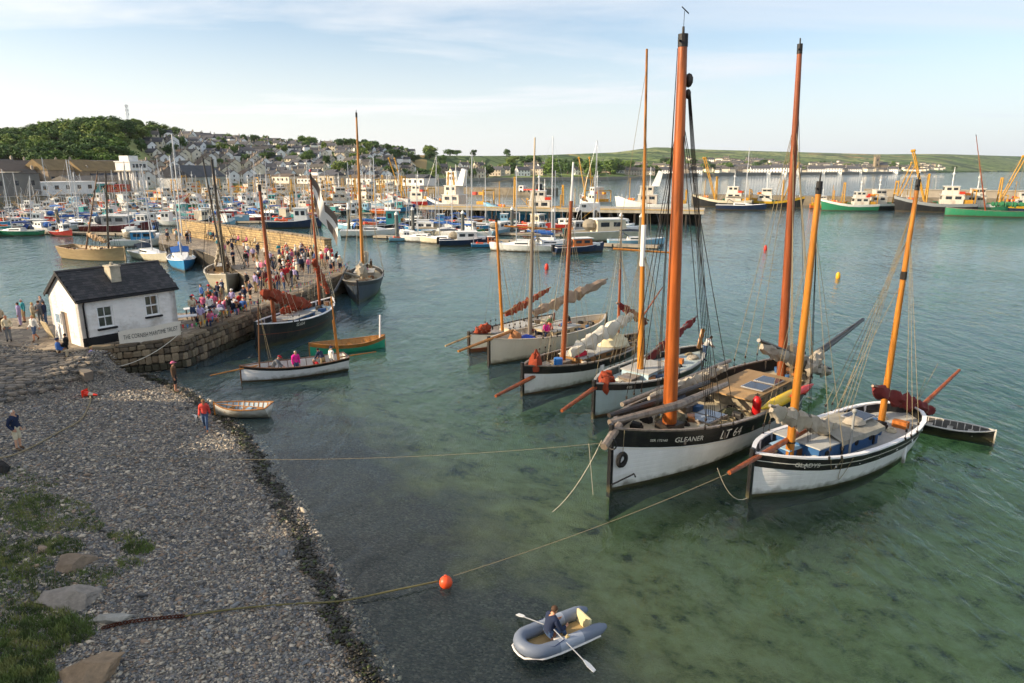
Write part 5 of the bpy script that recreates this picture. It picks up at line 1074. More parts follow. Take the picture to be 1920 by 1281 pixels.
geo = n.new('ShaderNodeNewGeometry'); mph = n.new('ShaderNodeMapping'); mph.inputs['Scale'].default_value = (0.0055, 0.0022, 0.0); l.new(geo.outputs['Position'], mph.inputs[0])
vo = n.new('ShaderNodeTexVoronoi'); vo.inputs['Scale'].default_value = 1.0; l.new(mph.outputs[0], vo.inputs['Vector']); vd = n.new('ShaderNodeTexVoronoi'); vd.feature = 'DISTANCE_TO_EDGE'; l.new(mph.outputs[0], vd.inputs['Vector'])
rp = n.new('ShaderNodeValToRGB'); rp.color_ramp.interpolation = 'CONSTANT'; e = rp.color_ramp.elements; e[0].color = (*hexc('6a7a48'), 1); e[1].position = 0.9; e[1].color = (*hexc('a08a5c'), 1)
for p_, h_ in ((.2, '7b8a50'), (.4, '4f6b30'), (.55, '8f9560'), (.7, '65764a')): k = e.new(p_); k.color = (*hexc(h_), 1)
sc_ = n.new('ShaderNodeSeparateColor'); l.new(vo.outputs['Color'], sc_.inputs[0]); l.new(sc_.outputs[0], rp.inputs[0])
hd = n.new('ShaderNodeMapRange'); hd.inputs['From Min'].default_value = 0.04; hd.inputs['From Max'].default_value = 0.09; l.new(vd.outputs['Distance'], hd.inputs[0])
mh = n.new('ShaderNodeMix'); mh.data_type = 'RGBA'; mh.inputs[6].default_value = (*hexc('33472a'), 1); l.new(hd.outputs[0], mh.inputs[0]); l.new(rp.outputs[0], mh.inputs[7]); nw = n.new('ShaderNodeTexNoise'); nw.inputs['Scale'].default_value = 1.3; nw.inputs['Detail'].default_value = 6; l.new(mph.outputs[0], nw.inputs['Vector'])
wd_ = n.new('ShaderNodeMapRange'); wd_.inputs['From Min'].default_value = 0.54; wd_.inputs['From Max'].default_value = 0.58; l.new(nw.outputs[0], wd_.inputs[0])
mw_ = n.new('ShaderNodeMix'); mw_.data_type = 'RGBA'; mw_.inputs[7].default_value = (*hexc('3b4d30'), 1); l.new(wd_.outputs[0], mw_.inputs[0]); l.new(mh.outputs[2], mw_.inputs[6]); l.new(mw_.outputs[2], b.inputs['Base Color'])
pxs = list(range(-480, 2480, 24)); fs = [-0.03, 0.0, 0.04, 0.1, 0.18, 0.27, 0.36, 0.45, 0.55, 0.65, 0.75, 0.85, 0.93, 1.0, 1.15, 1.5]
V = []
for f in fs:
    for px in pxs:
        ds, dr, ys = knot(px); Y = ds - 5 if f < 0 else ds + f * (dr - ds); V.append((colX(px, Y), Y, -4 if f < 0 else land(px, Y)))
nx = len(pxs); Fq = [(j * nx + i, j * nx + i + 1, (j + 1) * nx + i + 1, (j + 1) * nx + i) for j in range(len(fs) - 1) for i in range(nx - 1)]
me = bpy.data.meshes.new('hills'); me.from_pydata(V, [], Fq); me.materials.append(m_hill); me.polygons.foreach_set('use_smooth', [True] * len(me.polygons)); struct(obj('hills', me))
def pick(px, py_ground=None, Y=None): return Vector((colX(px, Y), Y, land(px, Y)))
# ---------------------------------------------------------------- trees: trunk with limbs, crown of many leaf clumps
m_bark = mat('bark', hexc('4a3d30'), .9, .3, 6)
m_leaf = [mat('leaves_%d' % i, hexc(h), .8, .35, .35) for i, h in enumerate(('4d6a2c', '3c5726', '5f7a34', '44602e', '6d8038'))]
def crown_mesh(seed, leaves=1500, flat=.95):
    rnd = random.Random(seed); vs, fs_ = [], []
    lobes = [(Vector((rnd.uniform(-.55, .55), rnd.uniform(-.55, .55), rnd.uniform(-.65, .6))), rnd.uniform(.22, .5)) for _ in range(16)]
    for i in range(leaves):
        c, r = rnd.choice(lobes); d = Vector((rnd.gauss(0, 1), rnd.gauss(0, 1), rnd.gauss(0.25, 1))).normalized(); p = c + d * r * rnd.uniform(.45, 1.05); p.z *= flat
        a = Vector((rnd.gauss(0, 1), rnd.gauss(0, 1), rnd.gauss(0, 1))).normalized(); a = (a - d * a.dot(d) * .6).normalized(); b2 = d.cross(a).normalized(); s_ = rnd.uniform(.045, .11); o = len(vs)
        vs += [p - a * s_ - b2 * s_ * .6, p + a * s_ - b2 * s_ * .5 + d * .03, p + a * s_ * .8 + b2 * s_ * .6, p - a * s_ * .7 + b2 * s_ * .7 + d * .04]; fs_.append((o, o + 1, o + 2, o + 3))
    me = bpy.data.meshes.new('crown'); me.from_pydata([tuple(v) for v in vs], [], fs_); return me
CROWNS = [crown_mesh(i) for i in range(6)]
for c in CROWNS: c.materials.append(m_leaf[0])
tk = MB().tube([(0, 0, -1.4), (.03, 0, -.6), (0, .02, .1)], [.10, .07, .04], 7)
for a in range(4): tk.tube([(0, 0, -.6 + .1 * a), (.4 * math.cos(a * 1.7), .4 * math.sin(a * 1.7), .05 + .1 * a)], [.04, .015], 5)
TRUNK = tk.mesh('trunk', m_bark)
def tree(p, w, hgt, label, k=0, group='trees on the hillside', rnd=random):
    t = thing('tree', label, 'tree', p, rnd.uniform(0, 6), group)
    obj('trunk', TRUNK, t, None, (0, 0, hgt * .5), None, (w * .5, w * .5, hgt * .42)); obj('crown', CROWNS[k % 6], t, m_leaf[(k * 7 + k // 3) % 5], (0, 0, hgt * .52), None, (w * .46, w * .46, hgt * .5))
    return t
rnd = random.Random(41); k = 0
TL = {'a': 'leafy tree in the wood covering the left hill', 'b': 'tree standing among the hillside houses', 'c': 'tree in the belt along the ridge and shore beyond the harbour'}
GR = {'a': 'trees of the wood on the left hill', 'b': 'trees among the hillside houses', 'c': 'trees along the far ridge and shore'}
def put_tree(px, Y, w, hgt, z): 
    global k; k += 1; p = pick(px, Y=Y); p.z -= .5; tree(p, w, hgt, TL[z], k, GR[z], rnd)
for i in range(170):                         # wooded hill
    px = rnd.uniform(-60, 300); ds, dr, ys = knot(px); f = rnd.uniform(.34, 1.02)
    if px > 235 and f < .75: continue
    if px < 60 and f < .5: continue
    put_tree(px, ds + f * (dr - ds), rnd.uniform(13, 20), rnd.uniform(9, 12.5), 'a')
for i in range(34):
    px = rnd.uniform(-330, -50); ds, dr, ys = knot(px); put_tree(px, ds + rnd.uniform(.3, 1.0) * (dr - ds), rnd.uniform(14, 21), rnd.uniform(9, 13), 'a')
for px, f in ((105, .12), (118, .10), (128, .13), (112, .16), (90, .2), (140, .2)): ds, dr, ys = knot(px); put_tree(px, ds + f * (dr - ds), 13, 11, 'a')
for i in range(70):                          # among the houses
    px = rnd.uniform(270, 770); ds, dr, ys = knot(px); f = rnd.uniform(.3, 1.0); put_tree(px, ds + f * (dr - ds), rnd.uniform(8, 14), rnd.uniform(7, 12), 'b')
for i in range(70):
    px = rnd.uniform(640, 1230); ds, dr, ys = knot(px); f = rnd.uniform(.05, 1.0) if px < 1000 else rnd.uniform(.02, .35); s_ = 1 + .5 * (dr > 1400); put_tree(px, ds + f * (min(dr, 1500) - ds), rnd.uniform(14, 26) * s_, rnd.uniform(9, 15) * s_, 'c')
for px in (640, 655, 668, 680, 570, 585, 590, 330, 340, 310, 300): ds, dr, ys = knot(px); put_tree(px, dr * rnd.uniform(.96, 1.0), rnd.uniform(14, 20), rnd.uniform(11, 15), 'b')
# ---------------------------------------------------------------- houses
m_walls = [mat('house_wall_%d' % i, hexc(h), .85, .08, .8) for i, h in enumerate(('e6e4df', 'dcd3c0', 'b3a998', 'eeece8', '9c9283', 'd6ccb4', 'c2b199'))]
m_roofs = [mat('house_roof_%d' % i, hexc(h), .8, .2, .8) for i, h in enumerate(('4a4b50', '56534f', '5f5348', '3f4146', '6b5a4a'))]
m_win = mat('far_window', hexc('30363c'), .15, .2, 1)
def house_proto(l_, w_, e_, r_, nwin, chim=2):
    root = thing('house', 'x y z w', 'house')
    mb = MB().box((0, 0, e_ / 2 - 1), (l_, w_, e_ + 2))
    for x in (-l_ / 2, l_ / 2): mb.add([(x, -w_ / 2, e_), (x, w_ / 2, e_), (x, 0, r_), (x - .3 * (1 if x > 0 else -1), -w_ / 2, e_), (x - .3 * (1 if x > 0 else -1), w_ / 2, e_), (x - .3 * (1 if x > 0 else -1), 0, r_)], [(0, 1, 2), (3, 5, 4), (0, 2, 5, 3), (1, 4, 5, 2)])
    obj('wall', mb.mesh('wall', m_walls[0]), root)
    o_ = .35; zz = e_ - o_ * (r_ - e_) / (w_ / 2); rf = MB().add([(-l_ / 2 - .2, -w_ / 2 - o_, zz), (l_ / 2 + .2, -w_ / 2 - o_, zz), (l_ / 2 + .2, 0, r_), (-l_ / 2 - .2, 0, r_), (-l_ / 2 - .2, w_ / 2 + o_, zz), (l_ / 2 + .2, w_ / 2 + o_, zz)] + [(-l_ / 2 - .2, -w_ / 2 - o_, zz + .2), (l_ / 2 + .2, -w_ / 2 - o_, zz + .2), (l_ / 2 + .2, 0, r_ + .25), (-l_ / 2 - .2, 0, r_ + .25), (-l_ / 2 - .2, w_ / 2 + o_, zz + .2), (l_ / 2 + .2, w_ / 2 + o_, zz + .2)],
        [(0, 1, 2, 3), (3, 2, 5, 4), (7, 6, 9, 8), (8, 9, 10, 11), (0, 6, 7, 1), (5, 11, 10, 4), (0, 3, 9, 6), (3, 4, 10, 9), (1, 7, 8, 2), (2, 8, 11, 5)])
    ro = obj('roof', rf.mesh('roof', m_roofs[0]), root)
    cm = MB().box((0, 0, 0), (.7, .9, 1.7)).box((.0, 0, 1.0), (.25, .5, .35)).mesh('chimney', m_walls[4])
    for i in range(chim): obj('chimney', cm, ro, None, ((-1 if i else 1) * (l_ / 2 - .5), 0, r_ + .5))
    wm = MB().box((0, 0, 0), (.95, .12, 1.25)).mesh('window', m_win); rows = 2 if e_ > 4 else 1
    for fl in range(rows):
        for i in range(nwin): 
            x = -l_ / 2 + l_ * (i + .5) / nwin
            if fl == 0 and i == nwin // 2: obj('door', MB().box((0, 0, 0), (.95, .12, 2.0)).mesh('door', WOOD['brown']), root, None, (x, -w_ / 2, 1.0)); continue
            obj('window', wm, root, None, (x, -w_ / 2, 1.5 + 2.7 * fl))
    for z_ in ((1.6, 4.2) if rows == 2 else (1.6,)): obj('window', wm, root, None, (l_ / 2, 0, z_), (0, 0, R(90))); obj('window', wm, root, None, (-l_ / 2, 0, z_), (0, 0, R(90)))
    return root
HP = [house_proto(9, 7, 5.2, 7.6, 3), house_proto(12, 7.5, 5.2, 7.8, 4), house_proto(8, 6.5, 2.9, 5.2, 3, 1), house_proto(20, 8, 5.4, 8.0, 7)]
HLAB = ('white', 'cream', 'grey stone', 'bright white', 'brown stone', 'buff', 'tan')
def set_mat(o, m):
    if o.material_slots: o.material_slots[0].link = 'OBJECT'; o.material_slots[0].material = m
PARTS = {}
def place(proto, loc, rz, label, group, mats, scale=1.0, cat=None):
    kids = []; c = copy_tree(proto, None, kids); PARTS[c.name] = kids; c.location = loc; c.rotation_euler = (0, 0, rz); c.scale = (scale,) * 3
    c['label'] = label; c['group'] = group
    if cat: c['category'] = cat
    for ch in kids:
        nm = ch.name.split('.')[0]
        if nm in mats: set_mat(ch, mats[nm])
    return c
def drop(proto):
    for ch in list(proto.children): drop(ch)
    bpy.data.objects.remove(proto)
taken = []
def free(x, y, r):
    for a, b_, c_ in taken:
        if abs(a - x) < r + c_ and (a - x) ** 2 + (b_ - y) ** 2 < (r + c_) ** 2: return False
    taken.append((x, y, r)); return True
def house(px, Y, kind, wi, ri, turn, area, scale=1.0, chk=True):
    p = pick(px, Y=Y)
    if chk and not free(p.x, p.y, (5, 6.5, 5, 10)[kind] * scale): return
    rz = math.atan2(p.y, p.x) - R(90) + turn
    place(HP[kind], p, rz, '%s house with %s roof %s' % (HLAB[wi], ('slate', 'grey', 'brown', 'dark', 'tan')[ri], area), area, dict(wall=m_walls[wi], roof=m_roofs[ri]), scale)
rnd = random.Random(77)
for r_ in range(9):                          # stepped terraces above the harbour
    for i in range(9):
        px = 245 + i * 27 + r_ * 6; ds, dr, ys = knot(px); Y = ds + (.10 + r_ * .045) * (dr - ds)
        if 262 < px < 500: house(px, Y, 0 if i % 3 else 1, rnd.choice((1, 2, 0, 5, 3)), rnd.choice((1, 2, 2, 4)), R(-62) + rnd.uniform(-.06, .06), 'in the stepped terraces above the harbour')
for i in range(330):
    px = rnd.uniform(285, 775); ds, dr, ys = knot(px); f = rnd.uniform(.06, .97) if px < 640 else rnd.uniform(.04, .8)
    house(px, ds + f * (dr - ds), rnd.choice((0, 0, 1, 2, 1)), rnd.choice((0, 0, 3, 3, 3, 1, 5, 2)), rnd.choice((0, 0, 1, 3)), rnd.choice((0, -.3, -.6, R(-75), -.9)) + rnd.uniform(-.15, .15), 'on the hillside above the harbour')
for i in range(26):
    px = rnd.uniform(-40, 250); ds, dr, ys = knot(px); house(px, ds + rnd.uniform(.02, .3) * (dr - ds), rnd.choice((0, 1, 3)), rnd.choice((2, 4, 6, 1)), rnd.choice((0, 1, 2)), rnd.uniform(-.6, .6), 'at the foot of the wooded hill', 1.15)
for i in range(40):
    px = rnd.uniform(770, 1250); ds, dr, ys = knot(px); house(px, ds + rnd.uniform(.03, .35) * (min(dr, 2200) - ds), rnd.choice((0, 1, 3)), rnd.choice((0, 2, 4, 5, 3)), rnd.choice((0, 1, 3)), rnd.uniform(-.6, .6), 'among trees along the far bay shore', 1.3)
# the town across the bay
for i in range(62):
    px = rnd.triangular(1235, 1800, 1420) if i % 5 else rnd.uniform(1500, 1760); ds, dr, ys = knot(px); f = abs(rnd.gauss(0, .13)) + .012
    if f > .42: continue
    house(px, ds + f * (dr - ds), rnd.choice((0, 1, 3, 3)), rnd.choice((0, 3, 2, 4, 5, 6, 1)), rnd.choice((0, 1, 1, 3)), rnd.uniform(-.9, .1), 'in the town across the bay', rnd.uniform(1.3, 2.0))
for px, l2 in ((1255, 1), (1300, 1), (1425, 1.3), (1455, 1.5), (1480, 1.5), (1530, 1.2), (1560, 1.4), (1600, 1.2), (1670, 1.2), (1715, 1.0)):
    ds, dr, ys = knot(px); house(px, ds + 18, 3, 3 if px % 2 else 0, 0, rnd.uniform(-.15, .15), 'on the promenade across the bay', 1.5 * l2, False)
for i in range(46):
    px = rnd.uniform(1240, 1800); ds, dr, ys = knot(px); f = rnd.uniform(.02, .25); p = pick(px, Y=ds + f * (dr - ds)); p.z -= 1; k += 1; tree(p, rnd.uniform(22, 40), rnd.uniform(12, 20), 'tree among the houses of the town across the bay', k, 'trees in the town across the bay', rnd)
for p_ in HP: drop(p_)
hw, hr_ = MB(), MB()
for i in range(420):                         # the many smaller houses between, up to the skyline
    px = rnd.uniform(300, 775); ds, dr, ys = knot(px); p = pick(px, Y=ds + rnd.uniform(.12, .99) * (dr - ds))
    if not free(p.x, p.y, 4.4): continue
    l_, w_, e_ = rnd.uniform(7, 12), rnd.uniform(6.5, 8), rnd.uniform(4.2, 5.6); a = math.atan2(p.y, p.x) - R(90) - rnd.uniform(0, 1.3); ca, sa = math.cos(a), math.sin(a); hw.box((p.x, p.y, p.z + e_ / 2 - 1), (l_, w_, e_ + 2), a)
    hr_.add([(p.x + x * ca - y * sa, p.y + x * sa + y * ca, p.z + z) for x, y, z in [(-l_ / 2, -w_ / 2 - .4, e_), (l_ / 2, -w_ / 2 - .4, e_), (l_ / 2, 0, e_ + 2.6), (-l_ / 2, 0, e_ + 2.6), (-l_ / 2, w_ / 2 + .4, e_), (l_ / 2, w_ / 2 + .4, e_)]], [(0, 1, 2, 3), (3, 2, 5, 4), (0, 3, 4), (1, 5, 2)])
hm_ = thing('hillside_town', 'mass of small white houses packed between the larger ones on the hillside', 'town'); hm_['kind'] = 'stuff'
hw.build('walls', m_walls[3], hm_)['kind'] = 'stuff'; hr_.build('roofs', m_roofs[0], hm_)['kind'] = 'stuff'
mw, mr_ = MB(), MB()
for i in range(420):
    px = rnd.triangular(1230, 1800, 1400); ds, dr, ys = knot(px); f = abs(rnd.gauss(0, .15)) + .02
    if f > .45: continue
    p = pick(px, Y=ds + f * (dr - ds)); l_, w_, e_ = rnd.uniform(9, 22), rnd.uniform(8, 11), rnd.uniform(5, 9); a = rnd.uniform(-.9, .2); ca, sa = math.cos(a), math.sin(a)
    mw.box((p.x, p.y, p.z + e_ / 2 - 1), (l_, w_, e_ + 2), a); q = [(-l_ / 2, -w_ / 2 - .4, e_), (l_ / 2, -w_ / 2 - .4, e_), (l_ / 2, 0, e_ + 3.4), (-l_ / 2, 0, e_ + 3.4), (-l_ / 2, w_ / 2 + .4, e_), (l_ / 2, w_ / 2 + .4, e_)]
    mr_.add([(p.x + x * ca - y * sa, p.y + x * sa + y * ca, p.z + z) for x, y, z in q], [(0, 1, 2, 3), (3, 2, 5, 4), (0, 3, 4), (1, 5, 2)])
tm_ = thing('far_town', 'mass of small pale houses filling the town across the bay', 'town'); tm_['kind'] = 'stuff'
mw.build('walls', m_walls[1], tm_)['kind'] = 'stuff'; mr_.build('roofs', m_roofs[1], tm_)['kind'] = 'stuff'
# church tower
ds, dr, ys = knot(1641); ct = thing('church_tower', 'tall square granite church tower above the town across the bay', 'church tower', pick(1641, Y=ds + 160)); ct.scale = (1.15,) * 3
m_gr = mat('church_granite', hexc('8d7f69'), .9, .2, .3)
MB().box((0, 0, 15), (10, 10, 34)).build('tower', m_gr, ct)
for sx in (-1, 1):
    for sy in (-1, 1): MB().box((sx * 4.4, sy * 4.4, 34), (1.6, 1.6, 5)).tube([(sx * 4.4, sy * 4.4, 36.5), (sx * 4.4, sy * 4.4, 39.5)], [.8, .05], 4).build('pinnacle', m_gr, ct)
for z_ in (14, 25): MB().box((-.0, -5.05, z_), (2.4, .3, 5)).build('window', m_win, ct)
MB().box((16, 2, 7), (22, 12, 14)).build('nave', m_gr, ct); MB().add([(5, -4.5, 14), (27, -4.5, 14), (27, 8.5, 14), (5, 8.5, 14), (5, 2, 20), (27, 2, 20)], [(0, 1, 5, 4), (2, 3, 4, 5), (0, 4, 3), (1, 2, 5)]).build('roof', m_roofs[0], ct)
# radio mast on the wooded hill
ds, dr, ys = knot(255); rm = thing('radio_mast', 'lattice radio mast on top of the wooded hill', 'mast', pick(255, Y=dr * .98)); 
for a in range(3): MB().tube([(1.2 * math.cos(a * 2.1), 1.2 * math.sin(a * 2.1), 0), (.3 * math.cos(a * 2.1), .3 * math.sin(a * 2.1), 19)], .12, 4).build('leg', m_alu, rm)
for z_ in (3, 7, 11, 14, 17): MB().torus((0, 0, z_), 1.2 - z_ * .045, .1, 'z', 3, 4).build('brace', m_alu, rm)
for z_ in (12, 14.5, 17): MB().tube([(.9, 0, z_), (.9, 0, z_ + 1.6)], .3, 6).tube([(-.9, .2, z_), (-.9, .2, z_ + 1.6)], .3, 6).build('antenna', m_alu, rm)
# sea wall and beach strip along the bay
m_sw = mat('sea_wall_stone', hexc('77746c'), .9, .2, .2)
def strip(name, pxs_, z0, z1, off, th, m, lab, cat):
    mb = MB(); pts = [Vector((colX(px, knot(px)[0] - off), knot(px)[0] - off, 0)) for px in pxs_]
    for a, b_ in zip(pts[:-1], pts[1:]): d = (b_ - a).normalized(); nrm_ = Vector((-d.y, d.x, 0)) * th; mb.add([a + Vector((0, 0, z0)), b_ + Vector((0, 0, z0)), b_ + Vector((0, 0, z1)), a + Vector((0, 0, z1)), a + nrm_ + Vector((0, 0, z1)), b_ + nrm_ + Vector((0, 0, z1))], [(0, 1, 2, 3), (3, 2, 5, 4)])
    return tag(mb.build(name, m), lab, cat)
strip('sea_wall', range(1235, 1770, 20), -2, 5.5, 9, 14, m_sw, 'long grey sea wall below the promenade across the bay', 'sea wall')
strip('sea_wall', range(700, 1240, 20), -2, 3.2, 9, 14, mat('shore_shingle', hexc('8a8478'), .95, .2, .1), 'low shingle shore wall along the bay beyond the harbour', 'sea wall')

# ---------------------------------------------------------------- wharves, breakwater, pontoons
m_conc = mat('wharf_concrete', hexc('a39c8e'), .85, .2, .6, .2, 3, dirt=hexc('5c564b'), dirt_amt=.5); m_pile = mat('wet_timber_pile', hexc('2e2924'), .8, .3, 1.5); m_quayw = mat('harbour_wall', hexc('7b7263'), .9, .3, .4, .3, 2, dirt=hexc('3a3a2c'), dirt_amt=.6)
A, B_ = at(1000, 417), at(1318, 424); d_ = (B_ - A).normalized(); nb2 = Vector((-d_.y, d_.x, 0)); Lw = (B_ - A).length
wh = thing('wharf', 'concrete wharf on timber piles in the middle of the harbour', 'wharf', A, math.atan2(d_.y, d_.x))
MB().box((Lw / 2 - 15, 7, 2.95), (Lw + 30, 14, .7)).build('deck', m_conc, wh); MB().box((Lw / 2 - 15, .1, 3.42), (Lw + 30, .35, .25)).build('kerb', mat('kerb_timber', hexc('b59a68'), .8, .2, 1), wh)
for i in range(24):
    for y_ in (.5, 6): MB().tube([(-28 + i * (Lw + 28) / 23.3, y_, -3), (-28 + i * (Lw + 28) / 23.3, y_, 2.6)], .28, 7).build('pile', m_pile, wh)
MB().box((Lw / 2 - 15, 10, 1), (Lw + 28, 5, 3.4)).build('back_wall', m_pile, wh)
A, B_ = at(1296, 380.5), at(2050, 396); bwv = (B_ - A); Lb = bwv.length; bwd = bwv.normalized()
bk_ = thing('breakwater', 'long stone breakwater pier crossing the bay behind the trawlers', 'pier', A, math.atan2(bwd.y, bwd.x))
MB().box((Lb / 2, 5, .6), (Lb, 10, 5.0)).build('pier', m_quayw, bk_); MB().box((Lb * .74, 8.6, 4.2), (Lb * .52, 1.4, 2.6)).build('parapet', mat('breakwater_parapet', hexc('9b9385'), .85, .2, .3), bk_); MB().box((Lb * .74, 8.6, 5.6), (Lb * .52, 1.8, .3)).build('coping', m_conc, bk_)
A, B_ = at(440, 353), at(1012, 367); npv = (B_ - A); Ln = npv.length; npd = npv.normalized(); NPA = math.atan2(npd.y, npd.x)
npr = thing('harbour_pier', 'long stone pier with white market sheds across the back of the harbour', 'pier', A, NPA)
MB().box((Ln / 2, 9, .4), (Ln, 18, 5.6)).build('pier', m_quayw, npr)
# west quay wall (left) 
A, B_ = at(-160, 398), at(420, 368); wv = (B_ - A); Lq = wv.length; wd = wv.normalized(); WA = math.atan2(wd.y, wd.x)
wq = thing('harbour_wall', 'stone harbour wall below the sheds at the foot of the hill', 'wall', A, WA); MB().box((Lq / 2, 15, .6), (Lq, 30, 5.4)).build('wall', m_quayw, wq); MB().box((Lq / 2, 15, 3.36), (Lq, 29.6, .1)).build('paving', m_conc, wq)
def shed(label, name, base, ang, l_, w_, e_, r_, wm, rm_, wins=6, flat=False, cat='building'):
    t = thing(name, label, cat, base, ang); MB().box((l_ / 2, w_ / 2, e_ / 2), (l_, w_, e_)).build('wall', wm, t)
    if flat: MB().box((l_ / 2, w_ / 2, e_ + .15), (l_ + .6, w_ + .6, .3)).build('roof', rm_, t)
    else: MB().add([(-.3, -.4, e_), (l_ + .3, -.4, e_), (l_ + .3, w_ / 2, r_), (-.3, w_ / 2, r_), (-.3, w_ + .4, e_), (l_ + .3, w_ + .4, e_), (0, 0, e_ - .01), (l_, 0, e_ - .01), (l_, w_, e_ - .01), (0, w_, e_ - .01)], [(0, 1, 2, 3), (3, 2, 5, 4), (0, 3, 4), (1, 5, 2), (6, 9, 8, 7)]).build('roof', rm_, t)
    for i in range(wins): MB().box((l_ * (i + .5) / wins, -.03, e_ * .58), (min(1.6, l_ / wins * .45), .1, min(1.6, e_ * .35))).build('window', m_win, t)
    return t
def on(base, ang, x, y, z=3.4): return Vector((base.x + math.cos(ang) * x - math.sin(ang) * y, base.y + math.sin(ang) * x + math.cos(ang) * y, z))
NPb = at(440, 353); WQb = at(-160, 398)
m_wshed = mat('white_shed', hexc('dedcd6'), .8, .06, .3)
for i in range(7): shed('white market shed on the far harbour pier, %s from its landward end' % ('first second third fourth fifth sixth seventh'.split()[i]), 'market_shed', on(NPb, NPA, 8 + i * 23, 5 + (i % 3) * 1.5), NPA, (21, 17, 20, 14, 21, 18, 16)[i], 10, (3.6, 4.4, 3.4, 5.2, 3.8, 3.4, 4.2)[i], (5.6, 6.2, 5.2, 7.4, 5.8, 5.4, 6.2)[i], (m_wshed, m_walls[1], m_wshed, m_walls[2], m_wshed, m_walls[5], m_wshed)[i], m_roofs[(1, 2, 4, 0, 2, 1, 3)[i]], (5, 4, 6, 3, 5, 7, 4)[i])
shed('white two storey block with flat roof on the far harbour pier', 'pier_office', on(NPb, NPA, 178, 5), NPA, 7, 7, 7.5, 0, m_wshed, m_walls[3], 4, True)
m_stone = mat('dark_rubble_stone', hexc('8a7b68'), .9, .25, .4); m_broof = mat('mossy_brown_roof', hexc('7a6848'), .9, .25, .3)
def at_wq(px, back, z=3.41):                 # place on the west quay behind photo column px
    x = (px - CAM_CX) / CAM_F; best = None
    for i in range(0, 400):
        p = on(WQb, WA, i * Lq / 400, back, z); q = CAM_CX + CAM_F * p.x / (p.y * _c + 9 * _s)
        if best is None or abs(q - px) < best[0]: best = (abs(q - px), p)
    return best[1]
shed('grey flat roofed harbour building at the left edge with lit windows', 'harbour_building', at_wq(-45, 6), WA, 23, 12, 7.5, 0, mat('grey_cladding', hexc('77736c'), .7, .1, .3), m_roofs[1], 4, True)
shed('long low white shed on the harbour wall below the tree', 'low_shed', at_wq(75, 8), WA, 23, 8, 4.2, 0, m_wshed, m_walls[3], 5, True)
shed('turquoise fronted low shed on the harbour wall', 'low_shed', at_wq(172, 9), WA, 11, 8, 3.4, 0, mat('turquoise_front', hexc('5fa39b'), .7, .1, .3), m_walls[3], 3, True)
shed('orange and red store on the harbour wall', 'store', at_wq(206, 7), WA, 10, 6, 2.6, 0, mat('orange_sheet', hexc('c24a22'), .7, .2, .4), mat('red_sheet', hexc('a8312a'), .7, .15, .4), 2, True)
shed('long stone warehouse with mossy brown roof behind the harbour wall', 'warehouse', at_wq(95, 38, 4), WA + .05, 27, 14, 8, 12.5, m_stone, m_broof, 7)
shed('second stone warehouse with twin brown gables beside the white tower', 'warehouse', at_wq(160, 34, 4), WA - .1, 23, 14, 7.5, 12, m_stone, m_broof, 6)
shed('pale hipped roof hall at the foot of the wooded hill', 'hall', at_wq(15, 44, 4), WA + .1, 26, 16, 7.5, 12, m_walls[1], m_roofs[2], 7)
shed('wide grey roofed shed beside the white tower', 'net_shed', at_wq(140, 18), WA, 28, 12, 4.5, 6.5, m_walls[2], m_roofs[1], 5)
shed('dark roofed net loft with white gable right of the tower', 'net_loft', at_wq(405, 24), WA + .3, 30, 12, 5, 10, m_wshed, m_roofs[3], 5)
shed('long dark roofed store behind the net loft', 'store', on(WQb, WA, Lq + 4, 22), WA + .45, 60, 14, 5, 11, m_walls[2], m_roofs[3], 9)
iw = thing('ice_tower', 'white control tower on tall columns behind the harbour boats', 'tower', at_wq(252, 10), WA)
MB().box((4, 4, 10.2), (9, 8, 3.4)).build('cabin', m_wshed, iw); MB().box((4, 4, 12.1), (9.6, 8.6, .4)).build('roof', m_wshed, iw); MB().box((3, 4, 13.4), (5, 5, 2.2)).build('upper_cabin', m_wshed, iw); MB().box((4, 4, 8.3), (10, 9, .4)).build('gallery', m_conc, iw)
for i in range(5):
    for y_ in (.6, 7.4): MB().box((.4 + i * 1.8, y_, 4), (.5, .5, 8.3)).build('column', m_wshed, iw)
for i in range(4): MB().box((1.2 + i * 1.9, -.05, 10.4), (1.3, .1, 1.5)).build('window', m_win, iw)
rp_ = thing('access_ramp', 'grey lattice footbridge ramp down to the pontoons', 'ramp', at_wq(70, -1, 3.4), WA - .35)
for y_ in (0, 2): MB().beam((0, y_, .3), (22, y_, -2.2), .2, .25).beam((0, y_, 2.1), (22, y_, -.4), .16, .16).build('girder', m_alu, rp_)
for i in range(14):
    for y_ in (0, 2): MB().beam((i * 1.65, y_, .3 - i * .188), (i * 1.65 + .8, y_, 2.0 - i * .188), .09, .09).build('lattice', m_alu, rp_)
MB().beam((0, 1, .2), (22, 1, -2.3), 1.9, .1).build('walkway', m_conc, rp_)
tr_ = thing('flatbed_lorry', 'white cab lorry with red flatbed on the far pier', 'lorry', at(975, 361, 3.2), NPA); tr_.location.z = 3.25
MB().box((1.2, 0, 1.6), (2.2, 2.4, 2.2)).build('cab', m_wshed, tr_); MB().box((6, 0, 1.1), (7.6, 2.4, .5)).build('flatbed', paint('c23a22'), tr_); MB().box((9.0, 0, 2.2), (1.6, 2.3, 2.4)).build('crane', m_black, tr_); MB().box((1.2, -1.22, 2.0), (1.3, .05, .8)).build('window', m_win, tr_)
for x_ in (1.2, 5, 8):
    for y_ in (-1.1, 1.1): MB().tube([(x_, y_ - .15, .5), (x_, y_ + .15, .5)], .5, 10).build('wheel', m_tyre, tr_)
vn = thing('parked_van', 'white and grey van parked on the wharf', 'van', at(1101, 400, 3.3), math.atan2(d_.y, d_.x) + R(200)); vn.location.z = 3.3
